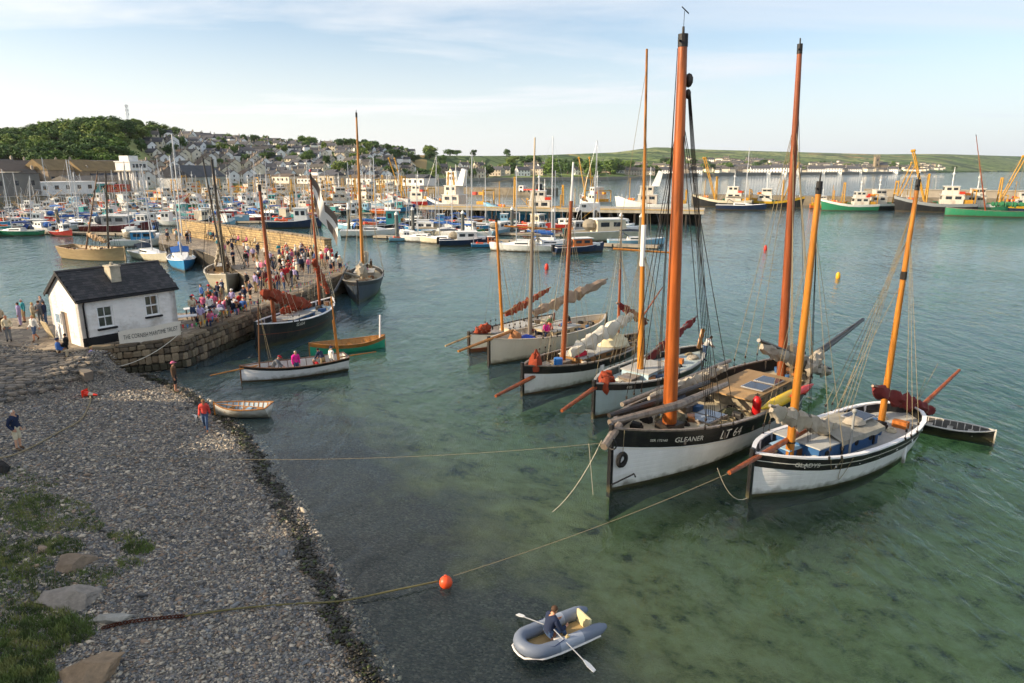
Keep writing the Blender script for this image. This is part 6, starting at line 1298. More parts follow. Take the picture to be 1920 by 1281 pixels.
vb = MB(); prof = [(-2.6, .4), (2.5, .4), (2.6, 1.0), (2.0, 1.25), (1.3, 2.1), (-2.55, 2.2)]; vb.add([(x, -.95, z) for x, z in prof] + [(x, .95, z) for x, z in prof], [tuple(range(6)), tuple(reversed(range(6, 12)))] + [(i, i + 6, (i + 1) % 6 + 6, (i + 1) % 6) for i in range(6)]); vb.build('body', paint('b9bcc0', .35), vn)
MB().add([(1.98, -.85, 1.27), (1.98, .85, 1.27), (1.36, .8, 2.03), (1.36, -.8, 2.03)], [(0, 1, 2, 3)]).build('windscreen', m_win, vn).location.x = .03
for sy in (-.96, .96): MB().box((.9, sy, 1.55), (.9, .03, .55)).build('side_window', m_win, vn)
for x_ in (-1.7, 1.6):
    for y_ in (-.85, .85): MB().tube([(x_, y_ - .12, .36), (x_, y_ + .12, .36)], .36, 10).build('wheel', m_tyre, vn)

# ================================================================ HARBOUR FLEET
m_cab = mat('white_cabin', hexc('dfdfdb'), .45, .05, 1.5, dirt=hexc('9a8a70'), dirt_amt=.2); m_gant = mat('rusty_yellow_gantry', hexc('b98a2a'), .6, .2, 2, dirt=hexc('6d3f1c'), dirt_amt=.5)
CC = {'white': 'dcdcd8', 'navy': '20304f', 'blue': '2f7fb0', 'red': 'a5302a', 'green': '2c7a58', 'turquoise': '3f9a9a', 'orange': 'c5662a', 'black': '202124', 'maroon': '5d2028', 'grey': '8b9094', 'cream': 'd2c8b0', 'light blue': '86b4cc', 'yellow': 'c9a02c'}
def cm(c): return hullpaint(CC[c], .25)
def proto_hull(root, L, B, fb, draft=.5, stern='transom', tw=.85, bul=.3, deckm=None):
    h = Hull(L, B, fb, draft, stern, full=.36, bowfull=2.2, tw=tw, tm=.45, rake=.35)
    h.TS = [0, .15, .35, .55, .72, .86, .95, 1.0]
    h.band(lambda t: .12, lambda t: h.zs(t), 2).build('hull', m_cab, root, smooth=True); h.band(lambda t: -draft, lambda t: .119, 2).build('underbody', M_ANTI, root, smooth=True)
    h.deck(lambda t: h.zs(t) - bul, .03).build('deck', deckm or m_deckg, root); h.inner(lambda t: h.zs(t) - bul - .02, .05).build('bulwark', m_cab, root); h.rail(.1, .06).build('rail', M_WHITE, root)
    return h
def wheelhouse(root, x, z, l_, w_, hh, m=None, name='wheelhouse'):
    mb = MB(); q = [(-l_ / 2, 0), (l_ / 2, 0), (l_ / 2 - .25, hh), (-l_ / 2, hh)]
    mb.add([(x + a, -w_ / 2, z + b_) for a, b_ in q] + [(x + a, w_ / 2, z + b_) for a, b_ in q], [(0, 1, 2, 3), (7, 6, 5, 4), (0, 4, 5, 1), (1, 5, 6, 2), (2, 6, 7, 3), (3, 7, 4, 0)]); o = mb.build(name, m or m_cab, root)
    MB().box((x - .05, 0, z + hh + .05), (l_ + .15, w_ + .25, .1)).build('roof', m_cab, o)
    for sd in (-1, 1):
        for i in range(2): MB().box((x - l_ * .25 + i * l_ * .42, sd * w_ / 2, z + hh * .68), (l_ * .28, .04, hh * .32)).build('window', m_win, o)
    MB().add([(x + l_ / 2 - .10, -w_ * .42, z + hh * .48), (x + l_ / 2 - .10, w_ * .42, z + hh * .48), (x + l_ / 2 - .21, w_ * .4, z + hh * .88), (x + l_ / 2 - .21, -w_ * .4, z + hh * .88)], [(0, 1, 2, 3)]).build('windscreen', m_win, o)
    return o
def p_fishing():
    r = thing('fishing_boat', 'w x y z', 'fishing boat'); h = proto_hull(r, 8.0, 2.9, (1.6, 1.0, 1.05)); wheelhouse(r, 1.3, .9, 1.9, 1.7, 1.9)
    MB().tube([(.7, 0, 2.8), (.7, 0, 7.6)], [.06, .035], 6).build('mast', m_alu, r); MB().tube([(.6, 0, 3.3), (-2.2, 0, 5.4)], .04, 5).build('derrick', m_gant, r); rope((.7, 0, 7.4), (3.8, 0, 1.6), .02, parent=r, name='forestay', sides=3); rope((.7, 0, 7.4), (-3.4, 0, 2.9), .02, parent=r, name='backstay', sides=3); MB().beam((-3.4, -1.1, .9), (-3.4, -1.1, 2.9), .1, .1).beam((-3.4, 1.1, .9), (-3.4, 1.1, 2.9), .1, .1).beam((-3.4, -1.15, 2.9), (-3.4, 1.15, 2.9), .1, .1).build('stern_gantry', m_alu, r)
    MB().box((-1.4, 0, 1.0), (1.2, 1.1, .6)).build('fish_box', paint('c4562a'), r); MB().ball((-2.4, .7, 1.1), .35, 8, 5).build('buoy', paint('d4442a'), r, smooth=True); MB().ball((2.5, .6, 1.55), .28, 8, 5).build('buoy', paint('e08a2a'), r, smooth=True); heap(r, (-2.2, -.5, .8), .6, mat('netting', hexc('4b4b34')), 'net_pile', 3)
    for x_ in (3.4, 2.6): MB().beam((x_, -.8 * (4 - x_), 1.4), (x_, -.8 * (4 - x_), 2.2), .04, .04).beam((x_, .8 * (4 - x_), 1.4), (x_, .8 * (4 - x_), 2.2), .04, .04).build('bow_rail', m_alu, r)
    return r
def p_motor():
    r = thing('motor_boat', 'w x y z', 'motor boat'); h = proto_hull(r, 7.5, 2.7, (1.35, .95, .9)); o = wheelhouse(r, .3, .75, 3.0, 1.9, 1.25, name='cabin'); MB().box((2.2, 0, 1.15), (1.5, 1.5, .35)).build('foredeck', m_cab, r)
    MB().tube([(-.6, 0, 2.1), (-.9, 0, 5.0)], .03, 5).build('aerial', m_alu, r); MB().box((-3.9, 0, .8), (.4, .5, .9)).build('outboard', m_black, r); MB().ball((-1.6, 0, 1.55), .75, 8, 5, (1.0, 1.1, .75)).build('canopy', paint('3a5f96', .7), r, smooth=True)
    return r
def p_yacht():
    r = thing('yacht', 'w x y z', 'yacht'); h = proto_hull(r, 9.5, 3.0, (1.25, .95, .95), .7, 'transom', .7, .1, m_cab)
    MB().loft([[(2.6, -.35, .95), (2.6, .35, .95), (2.5, .25, 1.1), (2.5, -.25, 1.1)], [(1.2, -.85, .9), (1.2, .85, .9), (1.1, .7, 1.4), (1.1, -.7, 1.4)], [(-1.4, -.95, .9), (-1.4, .95, .9), (-1.4, .8, 1.5), (-1.4, -.8, 1.5)]], True, True).build('coachroof', m_cab, r)
    for sd in (-1, 1): MB().add([(.9, sd * .82, 1.08), (-1.1, sd * .9, 1.1), (-1.1, sd * .85, 1.32), (.9, sd * .76, 1.28)], [(0, 1, 2, 3)]).build('window', m_win, r)
    MB().tube([(.8, 0, 1.3), (.8, 0, 12.3)], [.085, .06], 6).build('mast', m_alu, r); MB().beam((.8, -1.0, 6.5), (.8, 1.0, 6.5), .05, .05).build('spreader', m_alu, r); MB().tube([(.7, 0, 2.3), (-3.0, 0, 2.4)], .06, 6).build('boom', m_alu, r)
    MB().tube([(.6, 0, 2.45), (-1.2, 0, 2.6), (-2.9, 0, 2.5)], [.2, .2, .1], 7).build('sail_cover', paint('2d5fa5', .8), r, smooth=True)
    for a, b_ in (((4.7, 0, 1.3), 12.0), ((-4.6, 0, 1.0), 12.2), ((.6, 1.35, 1.0), 11.5), ((.6, -1.35, 1.0), 11.5)): rope(a, (.8, 0, b_), .012, parent=r, name='stay', m=m_alu, sides=3)
    MB().loft([[(-1.3, -.9, 1.5), (-1.3, 0, 1.62), (-1.3, .9, 1.5)], [(-2.3, -1, 2.05), (-2.3, 0, 2.2), (-2.3, 1, 2.05)], [(-2.7, -1, 1.3), (-2.7, 0, 2.1), (-2.7, 1, 1.3)]], False).build('spray_hood', paint('39506f', .8), r)
    for x_ in (-4.4, -2.5, 2, 3.6): MB().beam((x_, h.y(x_ / 9.5 + .5, 1) - .06, .95), (x_, h.y(x_ / 9.5 + .5, 1) - .06, 1.6), .03, .03).beam((x_, -h.y(x_ / 9.5 + .5, 1) + .06, .95), (x_, -h.y(x_ / 9.5 + .5, 1) + .06, 1.6), .03, .03).build('stanchion', m_alu, r)
    return r
m_trawl = mat('rust_streaked_white', hexc('cfc9bb'), .6, .12, .8, dirt=hexc('7d4a26'), dirt_amt=.75, stretch=(1, 1, .25))
def p_trawler(gantry=True, derricks=True, tall=False):
    r = thing('trawler', 'w x y z', 'trawler'); L = 20.0; h = proto_hull(r, L, 6.0, (4.4, 2.3, 2.6), 1.6, 'transom', .85, .9, mat('trawler_deck', hexc('6d6a5f'), .8, .3, .6, dirt=hexc('6b3a1e'), dirt_amt=.5))
    h.band(lambda t: h.zs(t) - .8, lambda t: h.zs(t) - .001, 1, .03).build('whaleback', m_cab, r, smooth=True)
    w = wheelhouse(r, -3.6 if not tall else 1.5, 2.3, 5.4, 4.2, 2.6, m_trawl, name='deckhouse'); w2 = wheelhouse(r, -3.2 if not tall else 1.8, 5.0, 3.8, 3.4, 2.2, m_trawl, name='bridge')
    for i in range(4): MB().box((w2.location.x + (-4.4 if not tall else .6) + i * .85, -1.71, 6.5), (.5, .05, .7)).build('bridge_window', m_win, w2)
    x0 = -3.4 if not tall else 1.0; mp_ = MB().tube([(x0, 0, 7.2), (x0, 0, 12.5)], [.16, .08], 6).build('mast', m_cab, r); MB().beam((x0, -1.3, 9.2), (x0, 1.3, 9.2), .1, .1).ball((x0, 0, 10.6), .35, 8, 5).beam((x0, -.8, 11), (x0, .8, 11), .08, .08).build('radar', m_cab, mp_)
    if tall: MB().loft([[(-1.6, -.7, 7.2), (.6, -.7, 7.2), (.6, .7, 7.2), (-1.6, .7, 7.2)], [(-2.4, -.5, 11.0), (-1.2, -.5, 11.5), (-1.2, .5, 11.5), (-2.4, .5, 11.0)]], True, True).build('funnel', m_cab, r)
    if gantry:
        g = MB()
        for sy in (-1, 1): g.tube([(2.6, sy * 1.9, 2.2), (2.6, sy * 1.0, 10.6)], .22, 6)
        g.beam((2.6, -1.3, 10.2), (2.6, 1.3, 10.2), .3, .4); g.beam((2.6, -1.6, 6.0), (2.6, 1.6, 6.0), .2, .25); g.build('gantry', m_gant, r)
    if derricks:
        for sy in (-1, 1): MB().tube([(2.9, sy * 1.0, 2.9), (7.4, sy * 2.0, 16.8)], .19, 6).ball((7.45, sy * 2.0, 16.9), .45, 6, 4).build('derrick', m_gant, r); rope((7.4, sy * 2.0, 16.7), (2.6, sy * 1.0, 8.8), .05, parent=r, name='topping_lift', sides=4); rope((7.4, sy * 2.0, 16.7), (6.4, sy * 2.4, 3.6), .04, parent=r, name='warp', sides=4)
    for x_ in (5.5, 7.3, 8.8): 
        for sy in (-1, 1): y_ = h.y(x_ / L + .5, 4) - .1; MB().beam((x_, sy * y_, h.zs(x_ / L + .5)), (x_, sy * y_, h.zs(x_ / L + .5) + 1.0), .07, .07).build('bow_rail', m_cab, r)
    MB().box((-7.6, 0, 2.6), (2.2, 3.6, 1.8)).build('net_drum', m_gant, r); heap(r, (-.3, 0, 1.7), 1.4, mat('green_net', hexc('2f6b52'), .95, .4, 3), 'net_pile', 4); MB().beam((-9, -2.4, 2.4), (-9, -2.4, 6.2), .25, .25).beam((-9, 2.4, 2.4), (-9, 2.4, 6.2), .25, .25).beam((-9, -2.5, 6.2), (-9, 2.5, 6.2), .3, .3).build('stern_gantry', m_gant, r)
    MB().tube([(6.6, 0, 3.4), (6.6, 0, 9.5)], [.14, .07], 6).build('foremast', m_gant, r); rope((6.6, 0, 9.3), (9.9, 0, 4.6), .035, parent=r, name='forestay', sides=3); rope((6.6, 0, 9.3), (2.6, 0, 10.4) if gantry else (-3.4, 0, 11), .035, parent=r, name='triatic_stay', sides=3)
    for x_, y_, z_, c_ in ((-5.8, 1.6, 5.1, 'c23a22'), (-6.0, -1.4, 5.0, 'e0902a'), (.8, 1.8, 2.0, '5d3a22'), (3.9, -1.2, 2.2, '6d4426'), (-.2, -2.0, 2.2, '2f6b52')): MB().box((x_, y_, z_ + .35), (1.3, .9, .7)).build('deck_gear', paint(c_, .7), r)
    for i in range(4): MB().ball((5.2 + i * .5, 1.2 - .5 * i, 3.6), .35, 7, 5).build('buoy', paint('d4442a' if i % 2 else 'e0902a'), r, smooth=True)
    return r
PR = dict(fishing=p_fishing(), motor=p_motor(), yacht=p_yacht(), beamer=p_trawler(), stern=p_trawler(True, False), big=p_trawler(True, False, True))
NAMEK = dict(fishing='fishing boat with wheelhouse', motor='cabin motor boat', yacht='moored yacht with tall mast', beamer='beam trawler with yellow derricks', stern='stern trawler', big='large trawler with tall white bridge')
LEN = dict(fishing=8, motor=7.5, yacht=9.5, beamer=20, stern=20, big=20)
spots_taken = []
WHERE = [(0, 330, 'in the left part of the harbour'), (330, 560, 'in the crowded middle of the harbour'), (560, 760, 'behind the old quay flag'), (760, 1260, 'on the yacht pontoons'), (1260, 2200, 'by the breakwater')]
def boat(kind, px, py, rz, col, scale=1.0, label=None, group=None, chk=True, topc=None):
    p = at(px, py); r_ = LEN[kind] * scale * .42
    if chk:
        for a, b_, c_ in spots_taken:
            if (a - p.x) ** 2 + (b_ - p.y) ** 2 < (r_ * .62 + c_ * .62) ** 2: return None
    spots_taken.append((p.x, p.y, r_))
    wh_ = next((w for a, b_, w in WHERE if a <= px < b_), 'in the harbour')
    mats = dict(hull=cm(col), bulwark=cm(col))
    if topc: mats['whaleback'] = cm(topc); mats['rail'] = cm(topc)
    lab = label or '%s hulled %s %s' % (col, NAMEK[kind], wh_)
    c = place(PR[kind], p, rz, lab, group or ('boats ' + wh_), mats, scale)
    for ch in PARTS[c.name]:
        nm = ch.name.split('.')[0]
        if nm in ('wheelhouse', 'deckhouse', 'cabin') and kind in ('fishing', 'motor') and random.Random(px * 1.7).random() < .45: set_mat(ch, cm(random.Random(px).choice(('cream', 'light blue', 'turquoise', 'grey', 'orange', 'blue', 'red', 'cream'))))
        if nm == 'sail_cover' or nm == 'spray_hood' or nm == 'canopy': set_mat(ch, paint(random.Random(px).choice(('2d5fa5', '1f3f7a', '7a7468', '2d5fa5', '8a8272', '34404f')), .8))
    return c
# named vessels first: breakwater on the right
BWA = math.atan2(bwd.y, bwd.x)
boat('beamer', 1355, 388.5, BWA + math.pi, 'black', .95, 'black beam trawler with rusty hull at the near end of the breakwater', topc='cream')
boat('beamer', 1452, 389, BWA, 'black', .85, 'black trawler with yellow deckhouse and red crane by the breakwater', topc='yellow')
boat('yacht', 1388, 394, BWA + .1, 'navy', 1.55, 'long navy and white sailing yacht in front of the black trawler')
boat('stern', 1592, 395, BWA + math.pi + .25, 'green', .8, 'bright green stern trawler with white bridge by the breakwater', topc='white')
boat('stern', 1552, 391, BWA + .2, 'orange', .55, 'small orange workboat beside the green trawler', topc='yellow')
boat('beamer', 1662, 394, BWA + .35, 'black', .85, 'black beam trawler right of the green trawler')
boat('beamer', 1752, 397.5, BWA + math.pi + .05, 'black', 1.05, 'black beam trawler with long yellow derricks behind the green ketch bow', topc='grey')
boat('beamer', 1850, 397.5, BWA + .05, 'green', .95, 'green and yellow trawler with white bridge and slanted funnel', topc='white')
boat('stern', 1935, 399, BWA + .1, 'navy', .8, 'navy workboat with yellow deckhouse at the right edge', topc='yellow')
gs, h, ms, zd = lugger('long green hulled sailing ketch moored outside the right hand trawlers', at(1770, 404)[:2], math.degrees(BWA) - 1, 25, 4.6, (2.2, 1.5, 1.9), [(9.5, (1830, 253), .18, .08, WOOD['red'], dict(lines=3, sh=(-1, 0, 1), rr=.02))], cm('green'), None, .3, M_ANTI, WOOD['grey'], m_deckw, group=None, name='sailing_ketch', seed=31, sails=(((2, 0, 3.4), (-6, 0, 3.4), .5, mat('green_cover', hexc('2c6b48'), .9, .1, 1), None),))
# wharf
boat('big', 1245, 405, math.atan2(d_.y, d_.x) + math.pi, 'white', 1.05, 'big white trawler with yellow side and tall bridge behind the wharf', chk=False).location.y += 16
boat('beamer', 1120, 396, 1.9, 'white', .95, 'white trawler with tall yellow gantry and raised derricks behind the wharf', chk=False).location.y += 14
boat('stern', 985, 413, math.pi - .15, 'blue', 1.0, 'light blue and rust trawler hull left of the wharf', topc='light blue')
boat('stern', 1040, 409, .1, 'navy', .8, 'dark blue trawler against the wharf end', topc='white')
boat('big', 862, 402, math.pi - .55, 'navy', 1.1, 'large white and navy trawler in the centre of the harbour', topc='white')
boat('beamer', 770, 385, math.pi - .4, 'red', .95, 'red and white trawler behind the large navy trawler', topc='white')
boat('stern', 655, 388, .4, 'orange', .9, 'orange trawler behind the flag', topc='white'); boat('stern', 700, 392, -.7, 'light blue', .9, 'light blue and white trawler right of the flag', topc='white'); boat('stern', 545, 384, .2, 'orange', .85, 'orange trawler left of the flag', topc='white')
boat('fishing', 550, 428, .1, 'navy', 1.5, 'long navy boat with white deckhouse beyond the quay parapet'); boat('stern', 560, 408, 2.9, 'turquoise', .62, 'turquoise trawler with white wheelhouse beyond the quay', topc='white'); boat('fishing', 720, 436, .15, 'black', 1.55, 'black and white fishing boat left of the yacht pontoons')
boat('motor', 220, 437, .1, 'maroon', 1.7, 'large maroon and white motor cruiser left of the old quay'); boat('fishing', 118, 442, -.5, 'red', .8, 'small red workboat with orange bow at the left'); boat('fishing', 22, 432, .3, 'turquoise', .9, 'turquoise fishing boat near the left edge'); boat('motor', 83, 435, 2.6, 'white', 1.0, 'white motor boat left of the red workboat')
boat('yacht', 342, 500, R(-62), 'blue', 1.15, 'bright blue yacht moored beyond the hut roof', chk=False); boat('yacht', 283, 487, R(-40), 'cream', 1.05, 'cream yacht left of the bright blue yacht', chk=False); boat('motor', 268, 462, .3, 'white', 1.2, 'white cabin cruiser behind the cream yacht')
boat('motor', 425, 418, .05, 'light blue', 1.4, 'light blue barge beyond the quay wall')
rnd = random.Random(123)
Y1 = [(755, 452, 'fishing', 'light blue', .6, .2), (792, 453, 'yacht', 'white', .95, 2.9), (832, 457, 'yacht', 'cream', .95, 2.75), (872, 461, 'motor', 'navy', 1.15, .15), (912, 464, 'fishing', 'blue', .62, .1), (978, 471, 'yacht', 'white', 1.05, 2.95), (1030, 468, 'yacht', 'light blue', 1.0, .2), (1085, 474, 'motor', 'navy', 1.1, .35), (1135, 452, 'motor', 'cream', 1.9, .25), (1192, 460, 'yacht', 'light blue', 1.0, .05)]
for px, py, kd, col, sc_, rz in Y1: boat(kd, px, py, rz, col, sc_, '%s %s, %s boat from the left in the front pontoon row' % (col, {'yacht': 'yacht', 'motor': 'motor boat', 'fishing': 'open boat'}[kd], 'first second third fourth fifth sixth seventh eighth ninth tenth'.split()[[q[0] for q in Y1].index(px)]), chk=False)
for py, x0, x1, step, kinds in ((442, 700, 1180, 34, 'ymymyf'), (431, 660, 1160, 30, 'ymyymf'), (421, 560, 960, 30, 'fmyfym'), (441, -30, 200, 30, 'yfym'), (432, -40, 300, 27, 'fyyfm'), (423, -50, 420, 24, 'fyfyfm'), (415, -60, 560, 23, 'fyyffym'), (408, -60, 640, 22, 'fyffyf'), (402, 40, 760, 21, 'ffyffy'), (396, 60, 780, 21, 'ffmffy'), (390, 100, 760, 21, 'fffym'), (384, 180, 740, 24, 'ffsf'), (378, 250, 740, 26, 'fsff'), (372, 330, 760, 30, 'fsfs'), (366, 420, 780, 34, 'sfs')):
    px = x0; i = 0
    while px < x1:
        kd = {'y': 'yacht', 'm': 'motor', 'f': 'fishing', 's': 'stern'}[kinds[i % len(kinds)]]
        q = at(px, py); inside_q = (-60 < q.x < -16 and q.y < 121 and 290 < px < 640)
        if not inside_q:
            col = rnd.choice(('white', 'white', 'navy', 'blue', 'red', 'navy', 'green', 'turquoise', 'orange', 'black', 'maroon', 'blue', 'cream', 'light blue', 'black', 'red'))
            boat(kd, px + rnd.uniform(-6, 6), py + rnd.uniform(-2, 2), rnd.choice((0, math.pi, .3, 2.8, -.5, 1.2)) + rnd.uniform(-.2, .2), col, (rnd.uniform(.85, 1.25) if kd != 'stern' else rnd.uniform(.6, .8)) * (1 if py > 390 else 1.2))
        px += step * rnd.uniform(.8, 1.25); i += 1
for p_ in PR.values(): drop(p_)
# tall yacht masts that stand out, belong to yachts rafted on the pontoons
def tall_yacht(label, px, py, tip, col, rz, sc_=1.2):
    m0 = at(px, py); r = world_boat('yacht', label, 'yacht', (m0.x - 4.1 * math.cos(rz), m0.y - 4.1 * math.sin(rz)), math.degrees(rz), 10); h = Hull(10, 3.1, (1.3, 1.0, 1.0), .7, 'transom', tw=.7); h.TS = [0, .2, .45, .7, .9, 1]
    h.band(lambda t: -.6, lambda t: h.zs(t), 3).build('hull', cm(col), r, smooth=True); h.deck(lambda t: h.zs(t) - .05).build('deck', m_cab, r); MB().box((-.3, 0, 1.2), (3.6, 1.7, .5)).build('coachroof', m_cab, r); b0 = Vector((.9, 0, 1.2)); tp = solve_tip(r, b0, *tip)
    MB().tube([b0, tp], [.11, .07], 6).build('mast', m_alu, r); c_ = b0.lerp(tp, .55); MB().beam(c_ - Vector((0, 1.1, 0)), c_ + Vector((0, 1.1, 0)), .06, .06).build('spreader', m_alu, r)
    for q in ((4.9, 0, 1.3), (-4.8, 0, 1.1), (.7, 1.4, 1), (.7, -1.4, 1)): rope(q, tp, .015, parent=r, name='stay', m=m_alu, sides=3)
    MB().tube([(.8, 0, 2.4), (-3.2, 0, 2.5)], [.2, .16], 7).build('sail_cover', paint('2d5fa5', .8), r)
for i, (px, py, tip, col, rz) in enumerate(((1034, 462, (1037, 256), 'white', 3.0), (1112, 446, (1120, 263), 'navy', .2), (884, 446, (885, 286), 'white', 2.8), (848, 442, (847, 318), 'cream', 3.0), (816, 430, (818, 292), 'white', .3), (742, 432, (748, 318), 'navy', 2.9), (345, 470, (322, 252), 'white', 2.2), (290, 455, (265, 332), 'cream', 2.0), (245, 440, (232, 302), 'white', 1.9), (150, 425, (137, 322), 'white', .3), (60, 432, (55, 330), 'navy', 2.6))):
    tall_yacht('yacht with a very tall bare mast, %s tallest counted from the right' % ('first second third fourth fifth sixth seventh eighth ninth tenth eleventh'.split()[i]) if i < 6 else 'tall masted yacht in the left harbour, %s from the old quay' % ('first second third fourth fifth'.split()[i - 6]), px, py, tip, col, rz)
# pontoons and their piles
def pontoon(label, a, b_, w=2.2):
    A_, B2 = at(*a), at(*b_); d2 = (B2 - A_); L_ = d2.length; t = thing('pontoon', label, 'pontoon', A_, math.atan2(d2.y, d2.x)); MB().box((L_ / 2, 0, .3), (L_, w, .35)).build('deck', mat('pontoon_boards', hexc('9a907f'), .85, .2, 1), t); MB().box((L_ / 2, 0, .02), (L_, w * .8, .25)).build('float', m_black, t)
    for i in range(int(L_ // 6)): MB().box((3 + i * 6, -w / 2 - .02, .3), (.2, .1, .5)).build('fender_strip', m_tyre, t)
pontoon('long yacht pontoon in the middle of the picture', (705, 446), (1235, 466)); pontoon('second yacht pontoon behind the first', (650, 434), (1150, 446)); pontoon('pontoon in the left part of the harbour', (-40, 436), (330, 444)); pontoon('pontoon crossing the crowded left harbour', (-40, 410), (560, 420)); pontoon('pontoon in front of the harbour wall', (60, 396), (700, 402))
m_pole = mat('grey_steel_pile', hexc('5f625f'), .7, .2, 1)
for i, (px, py, hh) in enumerate(((745, 452, 4.6), (775, 441, 4.8), (1200, 462, 4.8), (1037, 450, 5.0), (655, 436, 4.6), (112, 436, 4.6), (868, 448, 4.6), (960, 440, 4.8), (1163, 452, 4.4))):
    t = thing('mooring_pile', 'grey steel mooring pile with white cap, %s along the pontoons' % ('first second third fourth fifth sixth seventh eighth ninth'.split()[i]), 'pile', at(px, py)); MB().tube([(0, 0, -2), (0, 0, hh)], .33, 10).build('post', m_pole, t, smooth=True); MB().tube([(0, 0, hh), (0, 0, hh + .15), (0, 0, hh + .6)], [.36, .36, .05], 10).build('cap', m_cab, t)

# ================================================================ PEOPLE
def pose(kind):
    """Joints (facing +x, feet at z 0, 1.75 m tall): name -> (position, radius)."""
    J = dict(pelvis=((0, 0, .96), .135), waist=((0, 0, 1.1), .122), chest=((0, 0, 1.32), .152), upper=((0, 0, 1.43), .118), neck=((.005, 0, 1.52), .054), jaw=((.03, 0, 1.585), .074), head=((.015, 0, 1.67), .093), crown=((0, 0, 1.735), .06))
    for s_, k in ((1, 'l'), (-1, 'r')):
        J['sh' + k] = ((0, .175 * s_, 1.42), .07); J['el' + k] = ((-.02, .225 * s_, 1.13), .046); J['wr' + k] = ((.04, .23 * s_, .88), .032); J['ha' + k] = ((.06, .225 * s_, .79), .036)
        J['hi' + k] = ((0, .085 * s_, .9), .092); J['kn' + k] = ((.02, .095 * s_, .5), .06); J['an' + k] = ((-.01, .1 * s_, .1), .042); J['to' + k] = ((.15, .11 * s_, .035), .036)
    def mv(n_, p): J[n_] = (p, J[n_][1])
    if kind == 'bentarm':
        for s_, k in ((1, 'l'), (-1, 'r')): mv('wr' + k, (.22, .13 * s_, 1.12)); mv('ha' + k, (.29, .08 * s_, 1.15))
    if kind == 'akimbo':
        for s_, k in ((1, 'l'), (-1, 'r')): mv('el' + k, (-.08, .36 * s_, 1.18)); mv('wr' + k, (.04, .2 * s_, 1.0)); mv('ha' + k, (.09, .17 * s_, .98))
    if kind == 'pockets':
        for s_, k in ((1, 'l'), (-1, 'r')): mv('el' + k, (-.1, .25 * s_, 1.15)); mv('wr' + k, (.06, .19 * s_, .93)); mv('ha' + k, (.1, .16 * s_, .88))
    if kind == 'walk':
        mv('knl', (.2, .09, .52)); mv('anl', (.24, .1, .11)); mv('tol', (.39, .11, .05)); mv('knr', (-.06, -.09, .5)); mv('anr', (-.34, -.1, .16)); mv('tor', (-.22, -.11, .04)); mv('wrl', (-.12, .24, .92)); mv('hal', (-.14, .23, .84)); mv('wrr', (.2, -.24, .95)); mv('har', (.27, -.22, .9))
    if kind in ('sit', 'row', 'sitlean'):
        dz = -.5
        for n_ in list(J):
            p, r_ = J[n_]
            if n_[:2] not in ('kn', 'an', 'to', 'hi'): J[n_] = ((p[0], p[1], p[2] + dz), r_)
        for s_, k in ((1, 'l'), (-1, 'r')):
            mv('hi' + k, (.02, .09 * s_, .44)); mv('kn' + k, (.42, .12 * s_, .47)); mv('an' + k, (.42, .12 * s_, .09)); mv('to' + k, (.57, .13 * s_, .035)); mv('el' + k, (.03, .24 * s_, .62)); mv('wr' + k, (.25, .16 * s_, .56)); mv('ha' + k, (.33, .12 * s_, .56))
            if kind == 'row': mv('kn' + k, (.36, .15 * s_, .56)); mv('an' + k, (.55, .14 * s_, .16)); mv('to' + k, (.68, .14 * s_, .26)); mv('el' + k, (.2, .26 * s_, .68)); mv('wr' + k, (.42, .2 * s_, .62)); mv('ha' + k, (.5, .18 * s_, .62))
    if kind in ('lean', 'sitlean', 'row'):
        a = R({'lean': 38, 'sitlean': 25, 'row': 16}[kind]); pz = J['pelvis'][0][2]
        for n_ in ('waist', 'chest', 'upper', 'neck', 'jaw', 'head', 'crown', 'shl', 'shr', 'ell', 'elr', 'wrl', 'wrr', 'hal', 'har'):
            if kind == 'row' and n_[:2] in ('wr', 'ha'): continue
            p, r_ = J[n_]; z = p[2] - pz; J[n_] = ((p[0] * math.cos(a) + z * math.sin(a), p[1], pz + z * math.cos(a) - p[0] * math.sin(a)), r_)
        if kind == 'lean':
            for s_, k in ((1, 'l'), (-1, 'r')): p = J['sh' + k][0]; mv('el' + k, (p[0] + .12, .2 * s_, p[2] - .27)); mv('wr' + k, (p[0] + .3, .15 * s_, p[2] - .42)); mv('ha' + k, (p[0] + .37, .13 * s_, p[2] - .47))
    return J
BONES = [('pelvis', 'waist'), ('waist', 'chest'), ('chest', 'upper'), ('upper', 'neck'), ('neck', 'jaw'), ('jaw', 'head'), ('head', 'crown')]
for k in 'lr': BONES += [('upper', 'sh' + k), ('sh' + k, 'el' + k), ('el' + k, 'wr' + k), ('wr' + k, 'ha' + k), ('pelvis', 'hi' + k), ('hi' + k, 'kn' + k), ('kn' + k, 'an' + k), ('an' + k, 'to' + k)]
